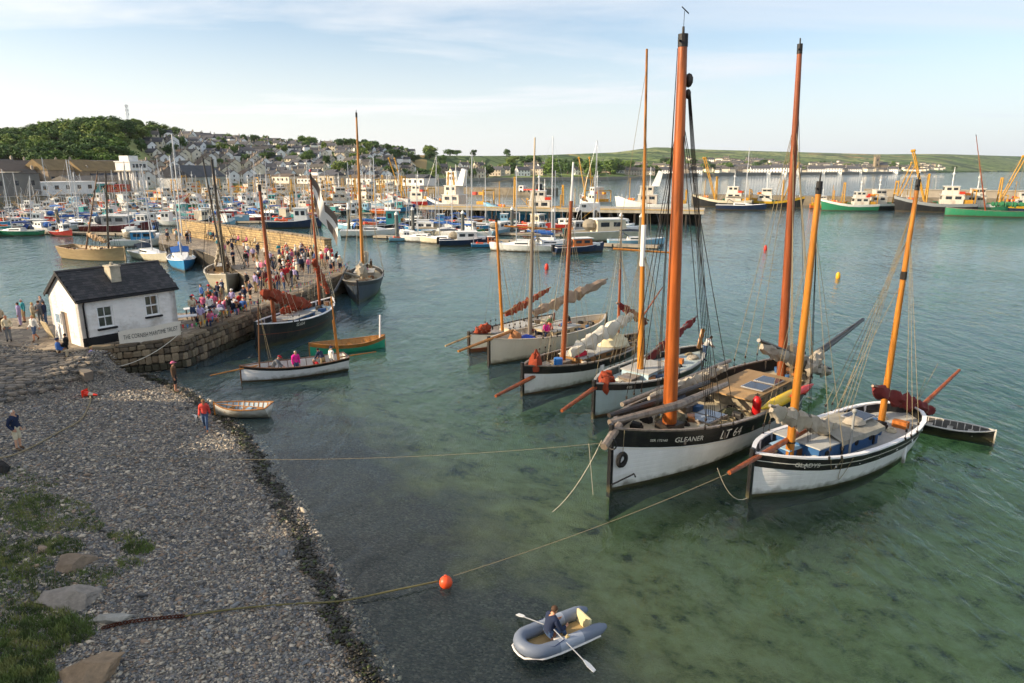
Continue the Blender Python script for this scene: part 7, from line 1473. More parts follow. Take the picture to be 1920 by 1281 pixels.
def skin_mesh(J, bones, root_n, sub=1):
    names = list(J); ix = {n_: i for i, n_ in enumerate(names)}
    me = bpy.data.meshes.new('skel'); me.from_pydata([J[n_][0] for n_ in names], [(ix[a], ix[b_]) for a, b_ in bones], []); o = bpy.data.objects.new('skel', me); COL.objects.link(o)
    sk = o.modifiers.new('skin', 'SKIN'); sk.use_smooth_shade = True
    lay = me.skin_vertices[0] if me.skin_vertices else None
    if lay is None:
        bm = bmesh.new(); bm.from_mesh(me); bm.verts.layers.skin.verify(); bm.to_mesh(me); bm.free(); lay = me.skin_vertices[0]
    for n_ in names:
        r_ = J[n_][1]; flat = 1.0
        lay.data[ix[n_]].radius = (r_, r_); lay.data[ix[n_]].use_root = (n_ == root_n)
    sb = o.modifiers.new('sub', 'SUBSURF'); sb.levels = sub; sb.render_levels = sub
    out = bpy.data.meshes.new_from_object(o.evaluated_get(bpy.context.evaluated_depsgraph_get()))
    bpy.data.objects.remove(o); bpy.data.meshes.remove(me); return out
def region(me, J, want, grow, name, cut=None):
    """Clothing: the part of the body surface nearest to the wanted bones, lifted off the skin."""
    segs = [(a, b_, Vector(J[a][0]), Vector(J[b_][0])) for a, b_ in BONES]
    vs = [v.co.copy() for v in me.vertices]; nr = [v.normal.copy() for v in me.vertices]; fs_, used = [], {}
    nv = []
    for p in me.polygons:
        c = p.center; best = min(segs, key=lambda s_: ((c - (s_[2] + (s_[3] - s_[2]) * max(0, min(1, (c - s_[2]).dot(s_[3] - s_[2]) / max(1e-6, (s_[3] - s_[2]).length_squared))))).length))
        if (best[0], best[1]) in want and (cut is None or cut(c)):
            f = []
            for i in p.vertices:
                if i not in used: used[i] = len(nv); nv.append(vs[i] + nr[i] * grow)
                f.append(used[i])
            fs_.append(tuple(f))
    m2 = bpy.data.meshes.new(name); m2.from_pydata([tuple(v) for v in nv], [], fs_); m2.polygons.foreach_set('use_smooth', [True] * len(m2.polygons)); m2.materials.append(None); return m2
def hand_fingers(J, mb_list):
    """Five bent fingers of unequal length for each hand, the thumb leaving the side of the palm."""
    out = MB()
    for s_, k in ((1, 'l'), (-1, 'r')):
        w, h_ = Vector(J['wr' + k][0]), Vector(J['ha' + k][0]); d = (h_ - w).normalized(); side = d.cross(Vector((0, s_ * 1.0, 0.2))).normalized(); dn = d.cross(side)
        for i, ln in enumerate((.062, .075, .08, .07)):
            b0 = h_ + side * (i - 1.5) * .019 + d * .015; p1 = b0 + d * ln * .5 - dn * .006 * s_; p2 = b0 + d * ln * .8 - dn * .028 * s_; out.tube([b0 - d * .02, p1, p2], [.0095, .009, .007], 6)
        b0 = h_ - side * .035 - d * .02; out.tube([b0, b0 - side * .022 + d * .03, b0 - side * .018 + d * .058 - dn * .012 * s_], [.011, .010, .008], 6)
    return out
LEGS = [(a + k, b_ + k) for k in 'lr' for a, b_ in (('hi', 'kn'), ('kn', 'an'))] + [('pelvis', 'hil'), ('pelvis', 'hir')]
TORSO = {('pelvis', 'waist'), ('waist', 'chest'), ('chest', 'upper'), ('upper', 'shl'), ('upper', 'shr'), ('shl', 'ell'), ('shr', 'elr')}
PEOPLE = {}
def person_kit(kind):
    J = pose(kind); b = skin_mesh(J, BONES, 'pelvis'); b.materials.append(None)
    hd, jw = Vector(J['head'][0]), Vector(J['jaw'][0]); ex = MB(); f = Vector((1, 0, 0)); up = (hd - jw).normalized(); f = (f - up * f.dot(up)).normalized()
    ex.tube([jw + up * .045 + f * .075, jw + up * .02 + f * .105], [.010, .016], 6)                 # nose
    for s_ in (-1, 1): ex.ball(jw.lerp(hd, .4) + Vector((0, s_ * .088, 0)) - f * .01, .028, 6, 4, (.6, .35, 1))
    for q in (ex, hand_fingers(J, None)):
        o_ = len(b.vertices); bm = bmesh.new(); bm.from_mesh(b); t_ = bpy.data.meshes.new('t'); t_.from_pydata(q.v, [], q.f); bm.from_mesh(t_); bmesh.ops.recalc_face_normals(bm, faces=bm.faces); bm.to_mesh(b); bm.free()
    b.polygons.foreach_set('use_smooth', [True] * len(b.polygons))
    kn = Vector(J['knl'][0]).z; sit = kind in ('sit', 'row', 'sitlean')
    kit = dict(J=J, body=b)
    kit['top_long'] = region(b, J, TORSO | {('ell', 'wrl'), ('elr', 'wrr')}, .020, 'top'); kit['top_short'] = region(b, J, TORSO, .018, 'top')
    kit['trousers'] = region(b, J, set(LEGS), .014, 'trousers'); kit['shorts'] = region(b, J, {('hil', 'knl'), ('hir', 'knr'), ('pelvis', 'hil'), ('pelvis', 'hir')}, .02, 'shorts')
    kit['shoes'] = region(b, J, {('anl', 'tol'), ('anr', 'tor')}, .010, 'shoes')
    hair_cut = lambda c: (c - hd).dot(f) < .035 and (c - jw).dot(up) > (.02 if (c - hd).dot(f) < -.02 else .085)
    kit['hair'] = region(b, J, {('jaw', 'head'), ('head', 'crown'), ('neck', 'jaw')}, .018, 'hair', hair_cut)
    cap = MB(); top = Vector(J['crown'][0]); rings = []
    for zz, rr in ((-.055, .112), (-.02, .11), (.03, .085), (.055, .03)): c = top + up * zz - f * .0; rings.append([c + f * math.cos(a) * rr * 1.1 + Vector((0, 1, 0)) * math.sin(a) * rr for a in [2 * math.pi * i / 10 for i in range(10)]])
    cap.loft(rings, True, True); pk = top + up * (-.05); cap.add([pk + f * .09 + Vector((0, .08, 0)), pk + f * .09 - Vector((0, .08, 0)), pk + f * .2 - Vector((0, .05, .01)), pk + f * .2 + Vector((0, .05, -.01))], [(0, 1, 2, 3)]); kit['cap'] = cap.mesh('cap', None); kit['cap'].materials.append(None)
    ey = MB()
    for s_ in (-1, 1): ey.ball(jw + up * .06 + f * .078 + Vector((0, s_ * .032, 0)), .011, 6, 4)
    kit['eyes'] = ey
    return kit
SKIN = [mat('skin_%d' % i, hexc(h), .6, .06, 6) for i, h in enumerate(('c48f72', 'b87f62', 'd0a184', '9c6a4e'))]
HAIR = {k: mat('hair_' + k, hexc(h), .8, .2, 20) for k, h in dict(grey='b9b4ac', brown='4a3424', dark='231c18', blond='b59a62', white='d6d2ca').items()}
CLOTH = dict(navy='1f2a44', black='1c1c1f', red='b0222a', white='d8d6d0', blue='3a62a0', grey='75777a', khaki='8a7a58', pink='c86a8a', magenta='d0208a', green='3f6b48', cream='cfc4a8', brown='5d4634', teal='2f8a94', denim='3d5373', lilac='a79ac0', orange='c8642a', beige='b5a488', coral='d0483e', maroon='6b2028')
def cloth(c): return mat('cloth_' + c, hexc(CLOTH[c]), .9, .14, 8, .25, 25)
KITS = {}
def person(loc, face, kind, top, legs, hair='brown', shorts=False, sleeves=True, cap=None, where='', h=1.75, group=None, label=None, bare=False, skin=None, rnd=random, near=False):
    if kind not in KITS: KITS[kind] = person_kit(kind)
    k = KITS[kind]
    act = dict(stand='standing', bentarm='arms raised', akimbo='hands on hips', pockets='hands in pockets', walk='walking', sit='sitting', lean='bending forward', row='rowing', sitlean='sitting hunched')[kind]
    lab = label or 'person in %s top, %s %s, %s %s%s' % (top, legs, 'shorts' if shorts else 'trousers', act, (cap + ' cap ' if cap else ''), where)
    t = thing('person', lab, 'person', loc, face, group); s_ = h / 1.75; t.scale = (s_,) * 3
    sk = skin or rnd.choice(SKIN)
    obj('body', k['body'], t, sk); obj('top', k['top_long' if sleeves else 'top_short'], t, cloth(top)); obj('shorts' if shorts else 'trousers', k['shorts' if shorts else 'trousers'], t, cloth(legs))
    obj('hair', k['hair'], t, HAIR[hair])
    if not bare: obj('shoes', k['shoes'], t, cloth('black' if rnd.random() < .6 else 'brown'))
    if cap: obj('cap', k['cap'], t, cloth(cap))
    if near: k['eyes'].build('eyes', m_iron, t)
    return t
def facing(px_dir): return R(px_dir)
gz1 = lambda x, y: float(ground_z(np.array([x]), np.array([y]))[0]) + .03
def on_beach(px, py):
    p = at(px, py, .5)
    for _ in range(6): p = at(px, py, gz1(p.x, p.y))
    return p
# people near the camera
person(on_beach(36, 843), R(-5), 'pockets', 'navy', 'cream', 'white', True, True, None, '', 1.78, near=True, label='white haired person in navy jacket and cream shorts standing on the beach')
person(on_beach(387, 808), R(-75), 'walk', 'coral', 'denim', 'blond', False, True, None, '', 1.62, bare=True, near=True, label='blond person in coral hooded top walking along the water edge')
person(on_beach(330, 735), R(15), 'stand', 'brown', 'black', 'dark', True, True, 'pink', '', 1.8, bare=True, near=True, label='person in pink cap and dark shorts standing at the water edge by the quay')
rw = person((0, 0, 0), 0, 'row', 'navy', 'denim', 'brown', False, True, None, '', 1.75, near=True, label='person in navy jumper rowing the grey inflatable dinghy')
a_ = inf.rotation_euler.z; fwd = Vector((math.cos(a_), math.sin(a_), 0)); rw.location = inf.location + fwd * .32 * .84 + Vector((0, 0, -.08)); rw.rotation_euler.z = a_ + math.pi
BOATP = 'in the white open boat'
for x_, y_, kd, tp_, lg, hr, cp, fc in ((1.35, .1, 'lean', 'grey', 'grey', 'grey', 'red', 160), (-.05, .0, 'stand', 'magenta', 'denim', 'white', None, 100), (-1.35, .25, 'sitlean', 'red', 'navy', 'grey', None, 20), (-1.75, -.2, 'lean', 'navy', 'khaki', 'dark', None, -60), (-2.25, .0, 'stand', 'white', 'grey', 'grey', 'navy', 200)):
    w = to_world(ow, (x_, y_, -.1)); person(w, ow.rotation_euler.z + R(fc), kd, tp_, lg, hr, False, True, cp, BOATP, 1.7)
w = to_world(irs, (-4.6, .9, .95)); person(w, irs.rotation_euler.z + R(150), 'lean', 'white', 'denim', 'brown', False, False, None, 'on the pale blue lugger', 1.72)
for i, (x_, y_, tp_) in enumerate(((2.0, -.4, 'maroon'), (.9, .4, 'red'), (-.3, -.5, 'green'), (-.9, .3, 'blue'), (1.4, .6, 'magenta'), (-1.9, -.2, 'black'))): w = to_world(crm, (x_, y_, 1.0)); person(w, R(60 * i), 'sit', tp_, 'navy', ('brown', 'dark', 'grey')[i % 3], False, True, None, 'on the cream lugger', 1.7)
for i, (x_, y_, tp_) in enumerate(((-4.0, .6, 'brown'), (-4.6, -.5, 'grey'), (-2.0, .2, 'pink'), (-3.2, -.3, 'white'))): w = to_world(pe, (x_, y_, 1.05)); person(w, R(70 * i), 'stand' if i < 2 else 'sit', tp_, 'khaki', 'brown', False, True, None, 'on the blue grey lugger', 1.75)
# the crowd
rnd = random.Random(2024); CROWD = 'crowd on the old quay'
used_p = []
TOPS = ['navy', 'black', 'red', 'white', 'blue', 'grey', 'khaki', 'pink', 'navy', 'cream', 'teal', 'lilac', 'brown', 'maroon', 'black', 'beige', 'grey', 'white', 'navy', 'red']; LEGC = ['navy', 'black', 'denim', 'khaki', 'grey', 'beige', 'brown']
def crowd(poly, n_, where, z=QZ, kinds=('stand', 'bentarm', 'pockets', 'akimbo', 'walk', 'stand'), group=CROWD, sp=.55):
    xs_ = [p[0] for p in poly]; ys_ = [p[1] for p in poly]; k = 0; tries = 0
    while k < n_ and tries < 4000:
        tries += 1; x, y = rnd.uniform(min(xs_), max(xs_)), rnd.uniform(min(ys_), max(ys_)); ins = False
        for (x0, y0), (x1, y1) in zip(poly, poly[1:] + poly[:1]):
            if (y0 > y) != (y1 > y) and x < (x1 - x0) * (y - y0) / (y1 - y0) + x0: ins = not ins
        if not ins or any((a - x) ** 2 + (b_ - y) ** 2 < sp * sp for a, b_ in used_p): continue
        used_p.append((x, y)); k += 1; p = at(x, y, z) if y > 200 else None
        kd = rnd.choice(kinds); sh = rnd.random() < .25
        person((x, y, z), rnd.uniform(0, 6.28), kd, rnd.choice(TOPS), rnd.choice(LEGC), rnd.choice(('grey', 'brown', 'dark', 'blond', 'white')), sh, rnd.random() < .7, rnd.choice((None, None, None, 'navy', 'white', 'red')), where, rnd.uniform(1.58, 1.84), group, rnd=rnd)
def pz(pts, z=QZ): return [tuple(at(px, py, z)[:2]) for px, py in pts]
crowd(pz([(352, 598), (372, 572), (425, 556), (430, 570), (395, 592), (362, 606)]), 12, 'queueing by the hut')
crowd(pz([(362, 606), (440, 578), (470, 572), (470, 585), (380, 620)]), 22, 'at the quay tables', kinds=('sit', 'sitlean', 'stand', 'bentarm', 'sit'))
crowd(pz([(452, 545), (520, 520), (560, 530), (545, 552), (470, 576)]), 22, 'in mid quay')
crowd(pz([(470, 520), (540, 495), (620, 490), (640, 512), (590, 530), (530, 535)]), 34, 'behind the black lugger')
crowd(pz([(520, 478), (585, 478), (630, 490), (600, 500), (530, 500)]), 32, 'by the parapet end', kinds=('stand', 'sit', 'bentarm', 'sitlean', 'pockets'))
crowd(pz([(400, 470), (500, 480), (520, 500), (440, 505)]), 14, 'on the open quay')
crowd(pz([(312, 450), (352, 448), (362, 458), (318, 461)]), 9, 'at the far quay end')
# seated on the ledge below the parapet
for i, f in enumerate((.36, .38, .40, .43, .46, .56, .575, .60, .66, .72)):
    a, b_ = Vector((*PAR[0], 0)), Vector((*PAR[2], 0)); p = a.lerp(b_, f) + Vector((-1.05, -1.1, QZ + .42)); person(p, R(-135 + rnd.uniform(-20, 20)), 'sit', rnd.choice(TOPS), rnd.choice(LEGC), rnd.choice(('grey', 'brown', 'dark')), False, True, None, 'on the ledge of the parapet wall', 1.72, 'people sitting on the parapet ledge', rnd=rnd)
# group left of the hut
for px, py, fc, kd, tp_, lg, sh, hr in ((18, 640, -60, 'pockets', 'cream', 'grey', False, 'grey'), (5, 622, -40, 'stand', 'beige', 'brown', False, 'white'), (40, 612, 200, 'stand', 'lilac', 'lilac', False, 'dark'), (47, 605, 240, 'stand', 'teal', 'khaki', True, 'grey'), (68, 640, -100, 'walk', 'white', 'denim', True, 'blond'), (66, 612, 30, 'bentarm', 'beige', 'khaki', False, 'blond'), (78, 608, 120, 'stand', 'grey', 'grey', False, 'brown'), (88, 610, 200, 'stand', 'navy', 'denim', False, 'brown'), (82, 598, 260, 'stand', 'grey', 'black', False, 'brown'), (-6, 632, 0, 'stand', 'orange', 'brown', False, 'grey')):
    person(at(px, py, QZ), R(fc), kd, tp_, lg, hr, sh, True, None, 'left of the white hut', 1.7, 'people left of the hut')
# by the slipway: seated group, standing person in black, painter
for px, py, fc, kd, tp_, lg, cp in ((112, 672, 20, 'sit', 'blue', 'beige', 'navy'), (127, 662, 200, 'sit', 'black', 'black', None)): person(at(px, py, 1.75), R(fc), kd, tp_, lg, 'dark', False, True, cp, 'against the corner of the hut', 1.7)
p = on_beach(126, 693); person(p, R(-60), 'bentarm', 'black', 'black', 'brown', False, True, None, 'below the corner of the hut', 1.7)
pp = on_beach(177, 700); person(pp, R(20), 'bentarm', 'lilac', 'grey', 'blond', False, False, None, 'at an easel on the slipway', 1.7)
es = thing('easel', 'wooden painting easel with two white sheets below the hut', 'easel', pp + Vector((.62, .15, 0)), R(10))
for a in (0, 2.1, 4.2): MB().tube([(.38 * math.cos(a), .38 * math.sin(a), 0), (0, 0, 1.35)], .015, 5).build('leg', WOOD['honey'], es)
for y_ in (-.22, .2): o = MB().box((-.05, y_, 1.05), (.03, .34, .46)).build('sheet', M_WHITE, es); o.rotation_euler = (0, -.15, 0)

# ================================================================ SMALL THINGS
# row of houses on the climbing street left of the view; they shade the beach
for i, (y_, T) in enumerate(((36, 11.6), (29.5, 13.0), (22.5, 16.2), (14.5, 18.6), (6, 20.4), (-3, 21.4), (-12, 22), (-22, 22.4), (-33, 22.6))):
    t = thing('street_house', 'granite house with slate roof on the street above the beach, %s uphill' % ('first second third fourth fifth sixth seventh eighth ninth'.split()[i]), 'house', (-53, y_, 0), 0, 'houses on the street above the beach')
    MB().box((0, 0, (T - 2.4) / 2 - 1), (9, 8.6, T - 2.4 + 2)).build('wall', m_stone, t); MB().add([(-4.8, -4.5, T - 2.4), (4.8, -4.5, T - 2.4), (4.8, 4.5, T - 2.4), (-4.8, 4.5, T - 2.4), (0, -4.5, T), (0, 4.5, T)], [(0, 4, 5, 3), (1, 2, 5, 4), (0, 1, 4), (2, 3, 5)]).build('roof', m_roofs[0], t)
    for z_ in (T - 4.2, T - 7):
        for dy in (-2.2, 2.2): MB().box((4.5, dy, z_), (.1, 1.1, 1.5)).build('window', m_win, t)
    MB().box((0, 3.6, T + .6), (.8, .9, 1.8)).build('chimney', m_stone, t)
# mooring buoy and lines
m_oran = mat('orange_buoy_plastic', hexc('e0532a'), .4, .06, 3)
bu = thing('mooring_buoy', 'round orange mooring buoy floating off the beach', 'buoy', at(836, 1092, .17)); MB().ball((0, 0, 0), .205, 18, 12).build('float', m_oran, bu, smooth=True); MB().torus((0, 0, .21), .045, .015, 'y', 10, 5).build('eye', m_oran, bu)
def line(label, pts, r, m, cat='rope'):
    o = MB().tube(pts, r, 6).build('mooring_rope', m, None, smooth=True); return tag(o, label, cat)
def beach_pt(px, py, dz=.04):
    p = on_beach(px, py); return p + Vector((0, 0, dz))
m_wet = mat('weedy_rope', hexc('6b6440'), .9, .3, 6)
def curve_pts(pts, k=6):
    out = []
    for i in range(len(pts) - 1):
        p0, p1, p2, p3 = pts[max(i - 1, 0)], pts[i], pts[i + 1], pts[min(i + 2, len(pts) - 1)]
        for j in range(k): t = j / k; out.append(.5 * ((2 * p1) + (p2 - p0) * t + (2 * p0 - 5 * p1 + 4 * p2 - p3) * t * t + (3 * p1 - p0 - 3 * p2 + p3) * t ** 3))
    return out + [pts[-1]]
line('weedy mooring rope running up the beach from the orange buoy', curve_pts([at(822, 1090, .1), at(740, 1107, .12), at(640, 1127, .10), beach_pt(560, 1134), beach_pt(450, 1143), beach_pt(345, 1158)]), .028, m_wet)
gb = to_world(gld, (11.4 / 2 + 1.72, .35, 1.62)); q0 = at(850, 1080, .12); line('long pale mooring rope from the buoy to the bowsprit of the smaller lugger', [q0.lerp(gb, f) - Vector((0, 0, .35 * 4 * f * (1 - f) * .5)) for f in [i / 14 for i in range(15)]], .010, m_rope)
g2 = to_world(gle, (18.2 / 2 + .5, .2, 2.3)); q1 = beach_pt(-40, 858, .5); line('thin pale line stretched from the beach to the largest lugger', [q1.lerp(g2, f) - Vector((0, 0, 1.3 * 4 * f * (1 - f) * .5)) for f in [i / 20 for i in range(21)]], .007, m_rope)
line('thick pale rope lying on the beach below the traffic cone', curve_pts([beach_pt(-30, 862), beach_pt(15, 858), beach_pt(60, 840), beach_pt(110, 812), beach_pt(150, 790), beach_pt(165, 765), beach_pt(170, 748), beach_pt(162, 715), beach_pt(165, 703, .3)], 4), .04, m_rope)
bn = to_world(ban, (BL, -.1, .1)); q3 = beach_pt(166, 703, .35); line('white rope sagging from the banner down to the slipway', [q3.lerp(bn, f) - Vector((0, 0, .7 * 4 * f * (1 - f))) for f in [i / 14 for i in range(15)]], .022, mat('white_rope', hexc('d6d2c4'), .8, .06, 4))
# rusty chain: links
ch_ = thing('mooring_chain', 'rusty mooring chain lying on the beach by the long pale stone', 'chain'); m_rust = mat('rusty_iron', hexc('4a2414'), .9, .4, 8, .5, 30); cpts = curve_pts([beach_pt(345, 1158, .05), beach_pt(290, 1163, .05), beach_pt(230, 1172, .06), beach_pt(190, 1182, .06)], 9)
lk = MB().torus((0, 0, 0), .055, .018, 'z', 10, 5).mesh('link', m_rust, True)
for i, (a, b_) in enumerate(zip(cpts[:-1], cpts[1:])): d_2 = b_ - a; obj('link', lk, ch_, None, a, (R(80) if i % 2 else 0, 0, math.atan2(d_2.y, d_2.x)), (d_2.length / .09, 1.0, 1))
# traffic cone on its side
cn = thing('traffic_cone', 'orange and white traffic cone lying on its side on the beach', 'traffic cone', beach_pt(170, 744, .12), R(-8)); m_co = mat('cone_orange', hexc('d8301a'), .5, .05, 4)
MB().tube([(-.3, 0, .04), (-.05, 0, .03)], [.17, .125], 14).build('lower_band', m_co, cn, smooth=True); MB().tube([(-.05, 0, .03), (.2, 0, .01)], [.125, .08], 14).build('white_band', M_WHITE, cn, smooth=True); MB().tube([(.2, 0, .01), (.42, 0, 0)], [.08, .03], 14).build('tip', m_co, cn, smooth=True); MB().box((-.32, 0, .05), (.04, .42, .42)).build('base', m_co, cn)
from mathutils import noise as mnoise
# boulders among the grass
def boulder(label, px, py, size, col, seed, rz=0):
    rnd_ = random.Random(seed); bm = bmesh.new(); bmesh.ops.create_icosphere(bm, subdivisions=4, radius=1.0)
    cuts = [(Vector((rnd_.gauss(0, 1), rnd_.gauss(0, 1), rnd_.gauss(.5, .7))).normalized(), rnd_.uniform(.45, .75)) for _ in range(12)]
    for v in bm.verts:
        for nrm_, dd in cuts:
            q = v.co.dot(nrm_)
            if q > dd: v.co -= nrm_ * (q - dd)
        v.co *= 1 + .10 * mnoise.noise(v.co * 2.2 + Vector((seed, 0, 0))) + .07 * mnoise.noise(v.co * 6 + Vector((0, seed, 0))) + .03 * mnoise.noise(v.co * 15)
        v.co.x *= size[0]; v.co.y *= size[1]; v.co.z *= size[2]
    me = bpy.data.meshes.new('boulder'); bm.to_mesh(me); bm.free(); me.polygons.foreach_set('use_smooth', [True] * len(me.polygons)); me.set_sharp_from_angle(angle=R(20))
    me.materials.append(mat('boulder_' + col, hexc(col), .9, .35, 2.5, 1.0, 9, dirt=hexc('45423a'), dirt_amt=.65)); o = obj('boulder', me, None, None, beach_pt(px, py, .1), (0, 0, rz), (1.2, 1.2, 1.2)); return tag(o, label, 'boulder')
boulder('large pale flat topped boulder between grass tufts', 135, 1125, (.75, .62, .28), '8f877d', 3, .3); boulder('brown wedge shaped boulder half buried in shingle', 140, 1058, (.6, .45, .25), '80705e', 5, .6); boulder('long low pale stone beside the rusty chain', 212, 1165, (.62, .2, .16), '9a9890', 8, .25); boulder('big tan boulder at the bottom edge of the beach', 175, 1262, (.85, .7, .3), '8c7860', 11, .1)
boulder('small dark rock at the left edge below the rope', 3, 885, (.35, .3, .3), '2a2826', 13, .1)
# grass and weeds at the back of the beach
gp, gl_ = [], []
rnd = random.Random(8)
def tuft_field(cx, cy, rx, ry, n_, hh):
    for _ in range(n_):
        a, q = rnd.uniform(0, 6.28), math.sqrt(rnd.random()); px, py = cx + rx * q * math.cos(a), cy + ry * q * math.sin(a); p = on_beach_fast(px, py)
        for _k in range(5): gp.append((p[0] + rnd.gauss(0, .05), p[1] + rnd.gauss(0, .05), p[2] - .02, hh * rnd.uniform(.5, 1.3)))
def on_beach_fast(px, py):
    p = at(px, py, 1.0); z = gz1(p.x, p.y); p = at(px, py, z); z = gz1(p.x, p.y); return (p.x, p.y, z)
for args in ((20, 1060, 75, 40, 420, .10), (40, 935, 60, 22, 260, .08), (60, 1200, 70, 40, 380, .12), (15, 1265, 40, 30, 300, .12), (-20, 1000, 95, 60, 420, .12), (95, 965, 85, 35, 460, .12), (10, 1130, 70, 90, 560, .14), (40, 1240, 60, 60, 420, .14), (135, 1180, 45, 28, 260, .16), (140, 1090, 60, 25, 220, .12), (260, 1028, 28, 12, 150, .14), (235, 1005, 35, 10, 90, .10), (110, 1025, 45, 18, 220, .12), (245, 1055, 25, 12, 60, .1), (90, 1150, 50, 30, 240, .12), (70, 1270, 40, 20, 160, .16), (30, 890, 40, 14, 60, .08), (80, 905, 40, 10, 50, .08), (165, 985, 30, 14, 120, .1), (190, 1075, 40, 12, 90, .1)): tuft_field(*args)
gv, gf, gc = [], [], []
for x, y, z, hh in gp:
    a = rnd.uniform(0, 6.28); w = rnd.uniform(.006, .016); lx, ly = rnd.gauss(0, .35) * hh, rnd.gauss(0, .35) * hh; o = len(gv); dx, dy = math.cos(a) * w, math.sin(a) * w
    gv += [(x - dx, y - dy, z), (x + dx, y + dy, z), (x + lx * .4 + dx * .7, y + ly * .4 + dy * .7, z + hh * .6), (x + lx * .4 - dx * .7, y + ly * .4 - dy * .7, z + hh * .6), (x + lx, y + ly, z + hh)]; gf += [(o, o + 1, o + 2, o + 3), (o + 3, o + 2, o + 4)]; c = random.Random(int(x * 3) * 31 + int(y * 3)).choice(('5f7238', '727f42', '4f5f2e', '80854c', '46552a')); gc += [hexc(c)] * 5
me = bpy.data.meshes.new('grass'); me.from_pydata(gv, [], gf); at_ = me.attributes.new('stone_colour', 'FLOAT_COLOR', 'POINT'); at_.data.foreach_set('color', np.concatenate([np.array(gc), np.ones((len(gc), 1))], 1).ravel()); me.materials.append(attr_mat('grass_blades', .7)); tag(obj('grass', me), 'green grass and weeds growing at the back of the beach', 'grass', kind='stuff')
# bunting, tables, board by the hut, painted items
bt = thing('bunting', 'string of coloured bunting flags along the quay edge', 'bunting'); cols_ = ('d8b51d', 'c83a3a', '3a7fb5', 'd86a9a', '4a9a5a', 'd87a2a')
bpts = [Vector((*NEAR[2], QZ + .95)), Vector((-20.4, 47, QZ + .95)), Vector((*NEAR[3], QZ + .95)), Vector((-19.2, 54.5, QZ + .95)), Vector((*NEAR[4], QZ + .95)), Vector((-18.2, 64, QZ + .95)), Vector((*NEAR[5], QZ + .95))]
for p in bpts: MB().tube([(p.x, p.y, QZ), (p.x, p.y, QZ + 1.0)], .03, 6).build('post', WOOD['grey'], bt)
j = 0
for a, b_ in zip(bpts[:-1], bpts[1:]):
    rope(a, b_, .008, .25, parent=bt, name='string'); n_ = int((b_ - a).length / .42)
    for i in range(n_):
        f = (i + .5) / n_; p = a.lerp(b_, f); p.z -= .25 * 4 * f * (1 - f); d = (b_ - a).normalized() * .13; j += 1; MB().add([p - d, p + d, p + Vector((0, 0, -.3))], [(0, 1, 2)]).build('pennant', paint(cols_[j % 6], .8), bt)
for i, (px, py) in enumerate(((372, 596), (395, 600), (425, 585), (352, 612))):
    t = thing('trestle_table', 'white topped trestle table on the quay, %s from the hut' % ('first second third fourth'.split()[(1, 2, 3, 0)[i]]), 'table', at(px, py, QZ), R(30)); MB().box((0, 0, .74), (1.8, .75, .05)).build('tabletop', M_WHITE, t)
    for sx in (-.75, .75):
        for sy in (-.3, .3): MB().box((sx, sy, .36), (.05, .05, .72)).build('leg', WOOD['grey'], t)
sb_ = thing('sign_board', 'pale notice board leaning beside the hut door', 'sign board', at(97, 632, QZ), R(54 + 90)); o = MB().box((0, 0, .55), (.9, .05, 1.15)).build('board', mat('pinned_paper', hexc('b8a98a'), .8, .35, 5), sb_); o.rotation_euler = (R(-18), 0, 0)
for i, (px, py, c, nm) in enumerate(((1435, 469, 'c8321e', 'can'), (1025, 505, 'c8321e', 'can'), (1571, 522, 'd8a020', 'small'))):
    t = thing('marker_buoy', '%s marker buoy floating on the open water %s' % (('red', 'red', 'yellow')[i], ('on the right', 'near the raft of luggers', 'between the orange masts')[i]), 'buoy', at(px, py)); MB().tube([(0, 0, -.2), (0, 0, .1), (0, 0, .55), (0, 0, .75)], [.2, .26, .24, .08], 10).build('float', paint(c, .5), t, smooth=True)
bg = thing('bag', 'blue bag on the slipway beside the person in black', 'bag', on_beach(133, 686)); heap(bg, (0, 0, 0), .3, paint('3a4fa8', .8), 'sack', 5, (1.1, .8, 1.0)); MB().torus((0, 0, .3), .12, .015, 'y', 10, 5).build('handle', m_iron, bg)
bg = thing('bag', 'yellow green bag beside the easel', 'bag', on_beach(190, 703)); heap(bg, (0, 0, 0), .2, paint('b5c81e', .7), 'sack', 6, (1.4, .7, .9)); MB().torus((0, 0, .18), .07, .012, 'y', 10, 5).build('handle', m_iron, bg)
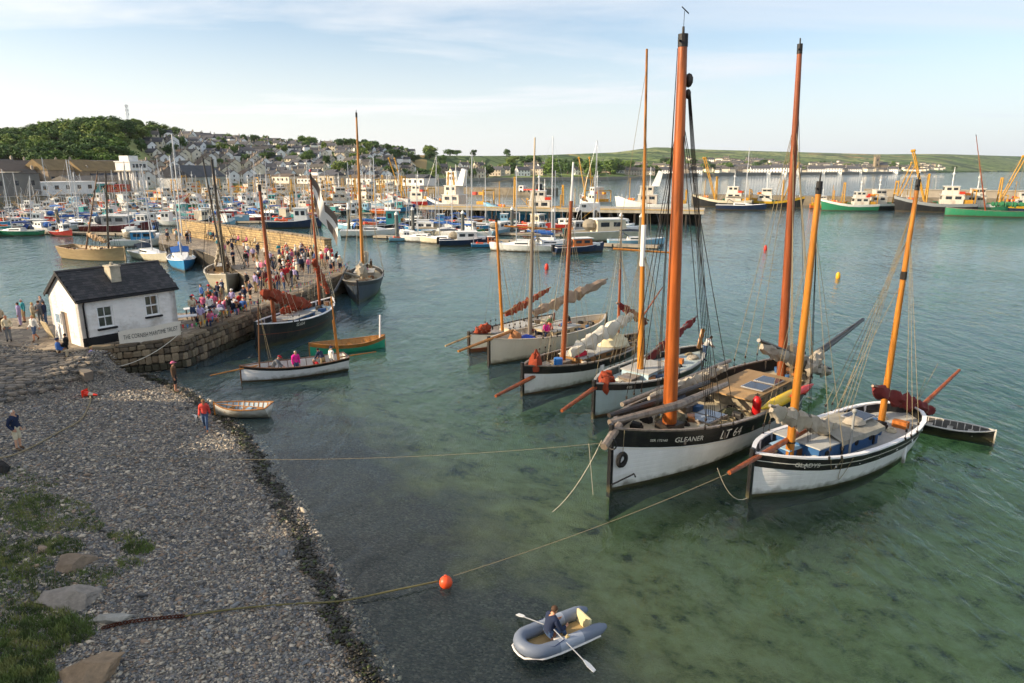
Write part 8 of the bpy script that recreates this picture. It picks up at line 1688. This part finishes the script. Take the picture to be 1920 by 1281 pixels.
# small dog beside the walker
dgp = on_beach(374, 792); dog = thing('dog', 'small white and black dog beside the person in the coral top', 'dog', dgp, R(170)); JD = dict(hip=((-.16, 0, .26), .065), mid=((0, 0, .25), .07), chest=((.15, 0, .27), .08), neck=((.22, 0, .34), .045), head=((.28, 0, .40), .05), nose=((.36, 0, .385), .022), tail=((-.24, 0, .33), .018), tail2=((-.3, 0, .4), .012))
for s_, k in ((1, 'l'), (-1, 'r')): JD['f' + k] = ((.15, .05 * s_, .14), .025); JD['g' + k] = ((.16, .05 * s_, .02), .02); JD['h' + k] = ((-.13, .05 * s_, .17), .035); JD['i' + k] = ((-.2, .05 * s_, .09), .02); JD['j' + k] = ((-.17, .05 * s_, .02), .02)
me = skin_mesh(JD, [('hip', 'mid'), ('mid', 'chest'), ('chest', 'neck'), ('neck', 'head'), ('head', 'nose'), ('hip', 'tail'), ('tail', 'tail2')] + [(a + k, b_ + k) for k in 'lr' for a, b_ in (('f', 'g'), ('h', 'i'), ('i', 'j'))] + [('chest', 'fl'), ('chest', 'fr'), ('hip', 'hl'), ('hip', 'hr')], 'mid'); me.materials.append(mat('dog_fur', hexc('d6d2ca'), .9, .1, 4)); obj('body', me, dog)
MB().ball((0.02, 0, .27), .083, 8, 5, (.8, 1, .95)).build('black_patch', m_black, dog, smooth=True)
for s_ in (-1, 1): MB().ball((.26, s_ * .045, .44), .025, 6, 4, (.6, .5, 1.2)).build('ear', m_black, dog, smooth=True)


# ================================================================ AIR
m_haze = bpy.data.materials.new('sea_air'); m_haze.use_nodes = True; n, l = m_haze.node_tree.nodes, m_haze.node_tree.links; n.clear()
ho = n.new('ShaderNodeOutputMaterial'); hv = n.new('ShaderNodeVolumePrincipled'); hv.inputs['Density'].default_value = 0.00003; hv.inputs['Color'].default_value = (0.86, 0.92, 1.0, 1); hv.inputs['Anisotropy'].default_value = 0.2; l.new(hv.outputs[0], ho.inputs['Volume'])
hz_o = MB().box((1500, 4350, 86), (15400, 9700, 186)).build('haze', m_haze); tag(hz_o, 'thin bluish sea air over the bay', 'haze', kind='stuff')
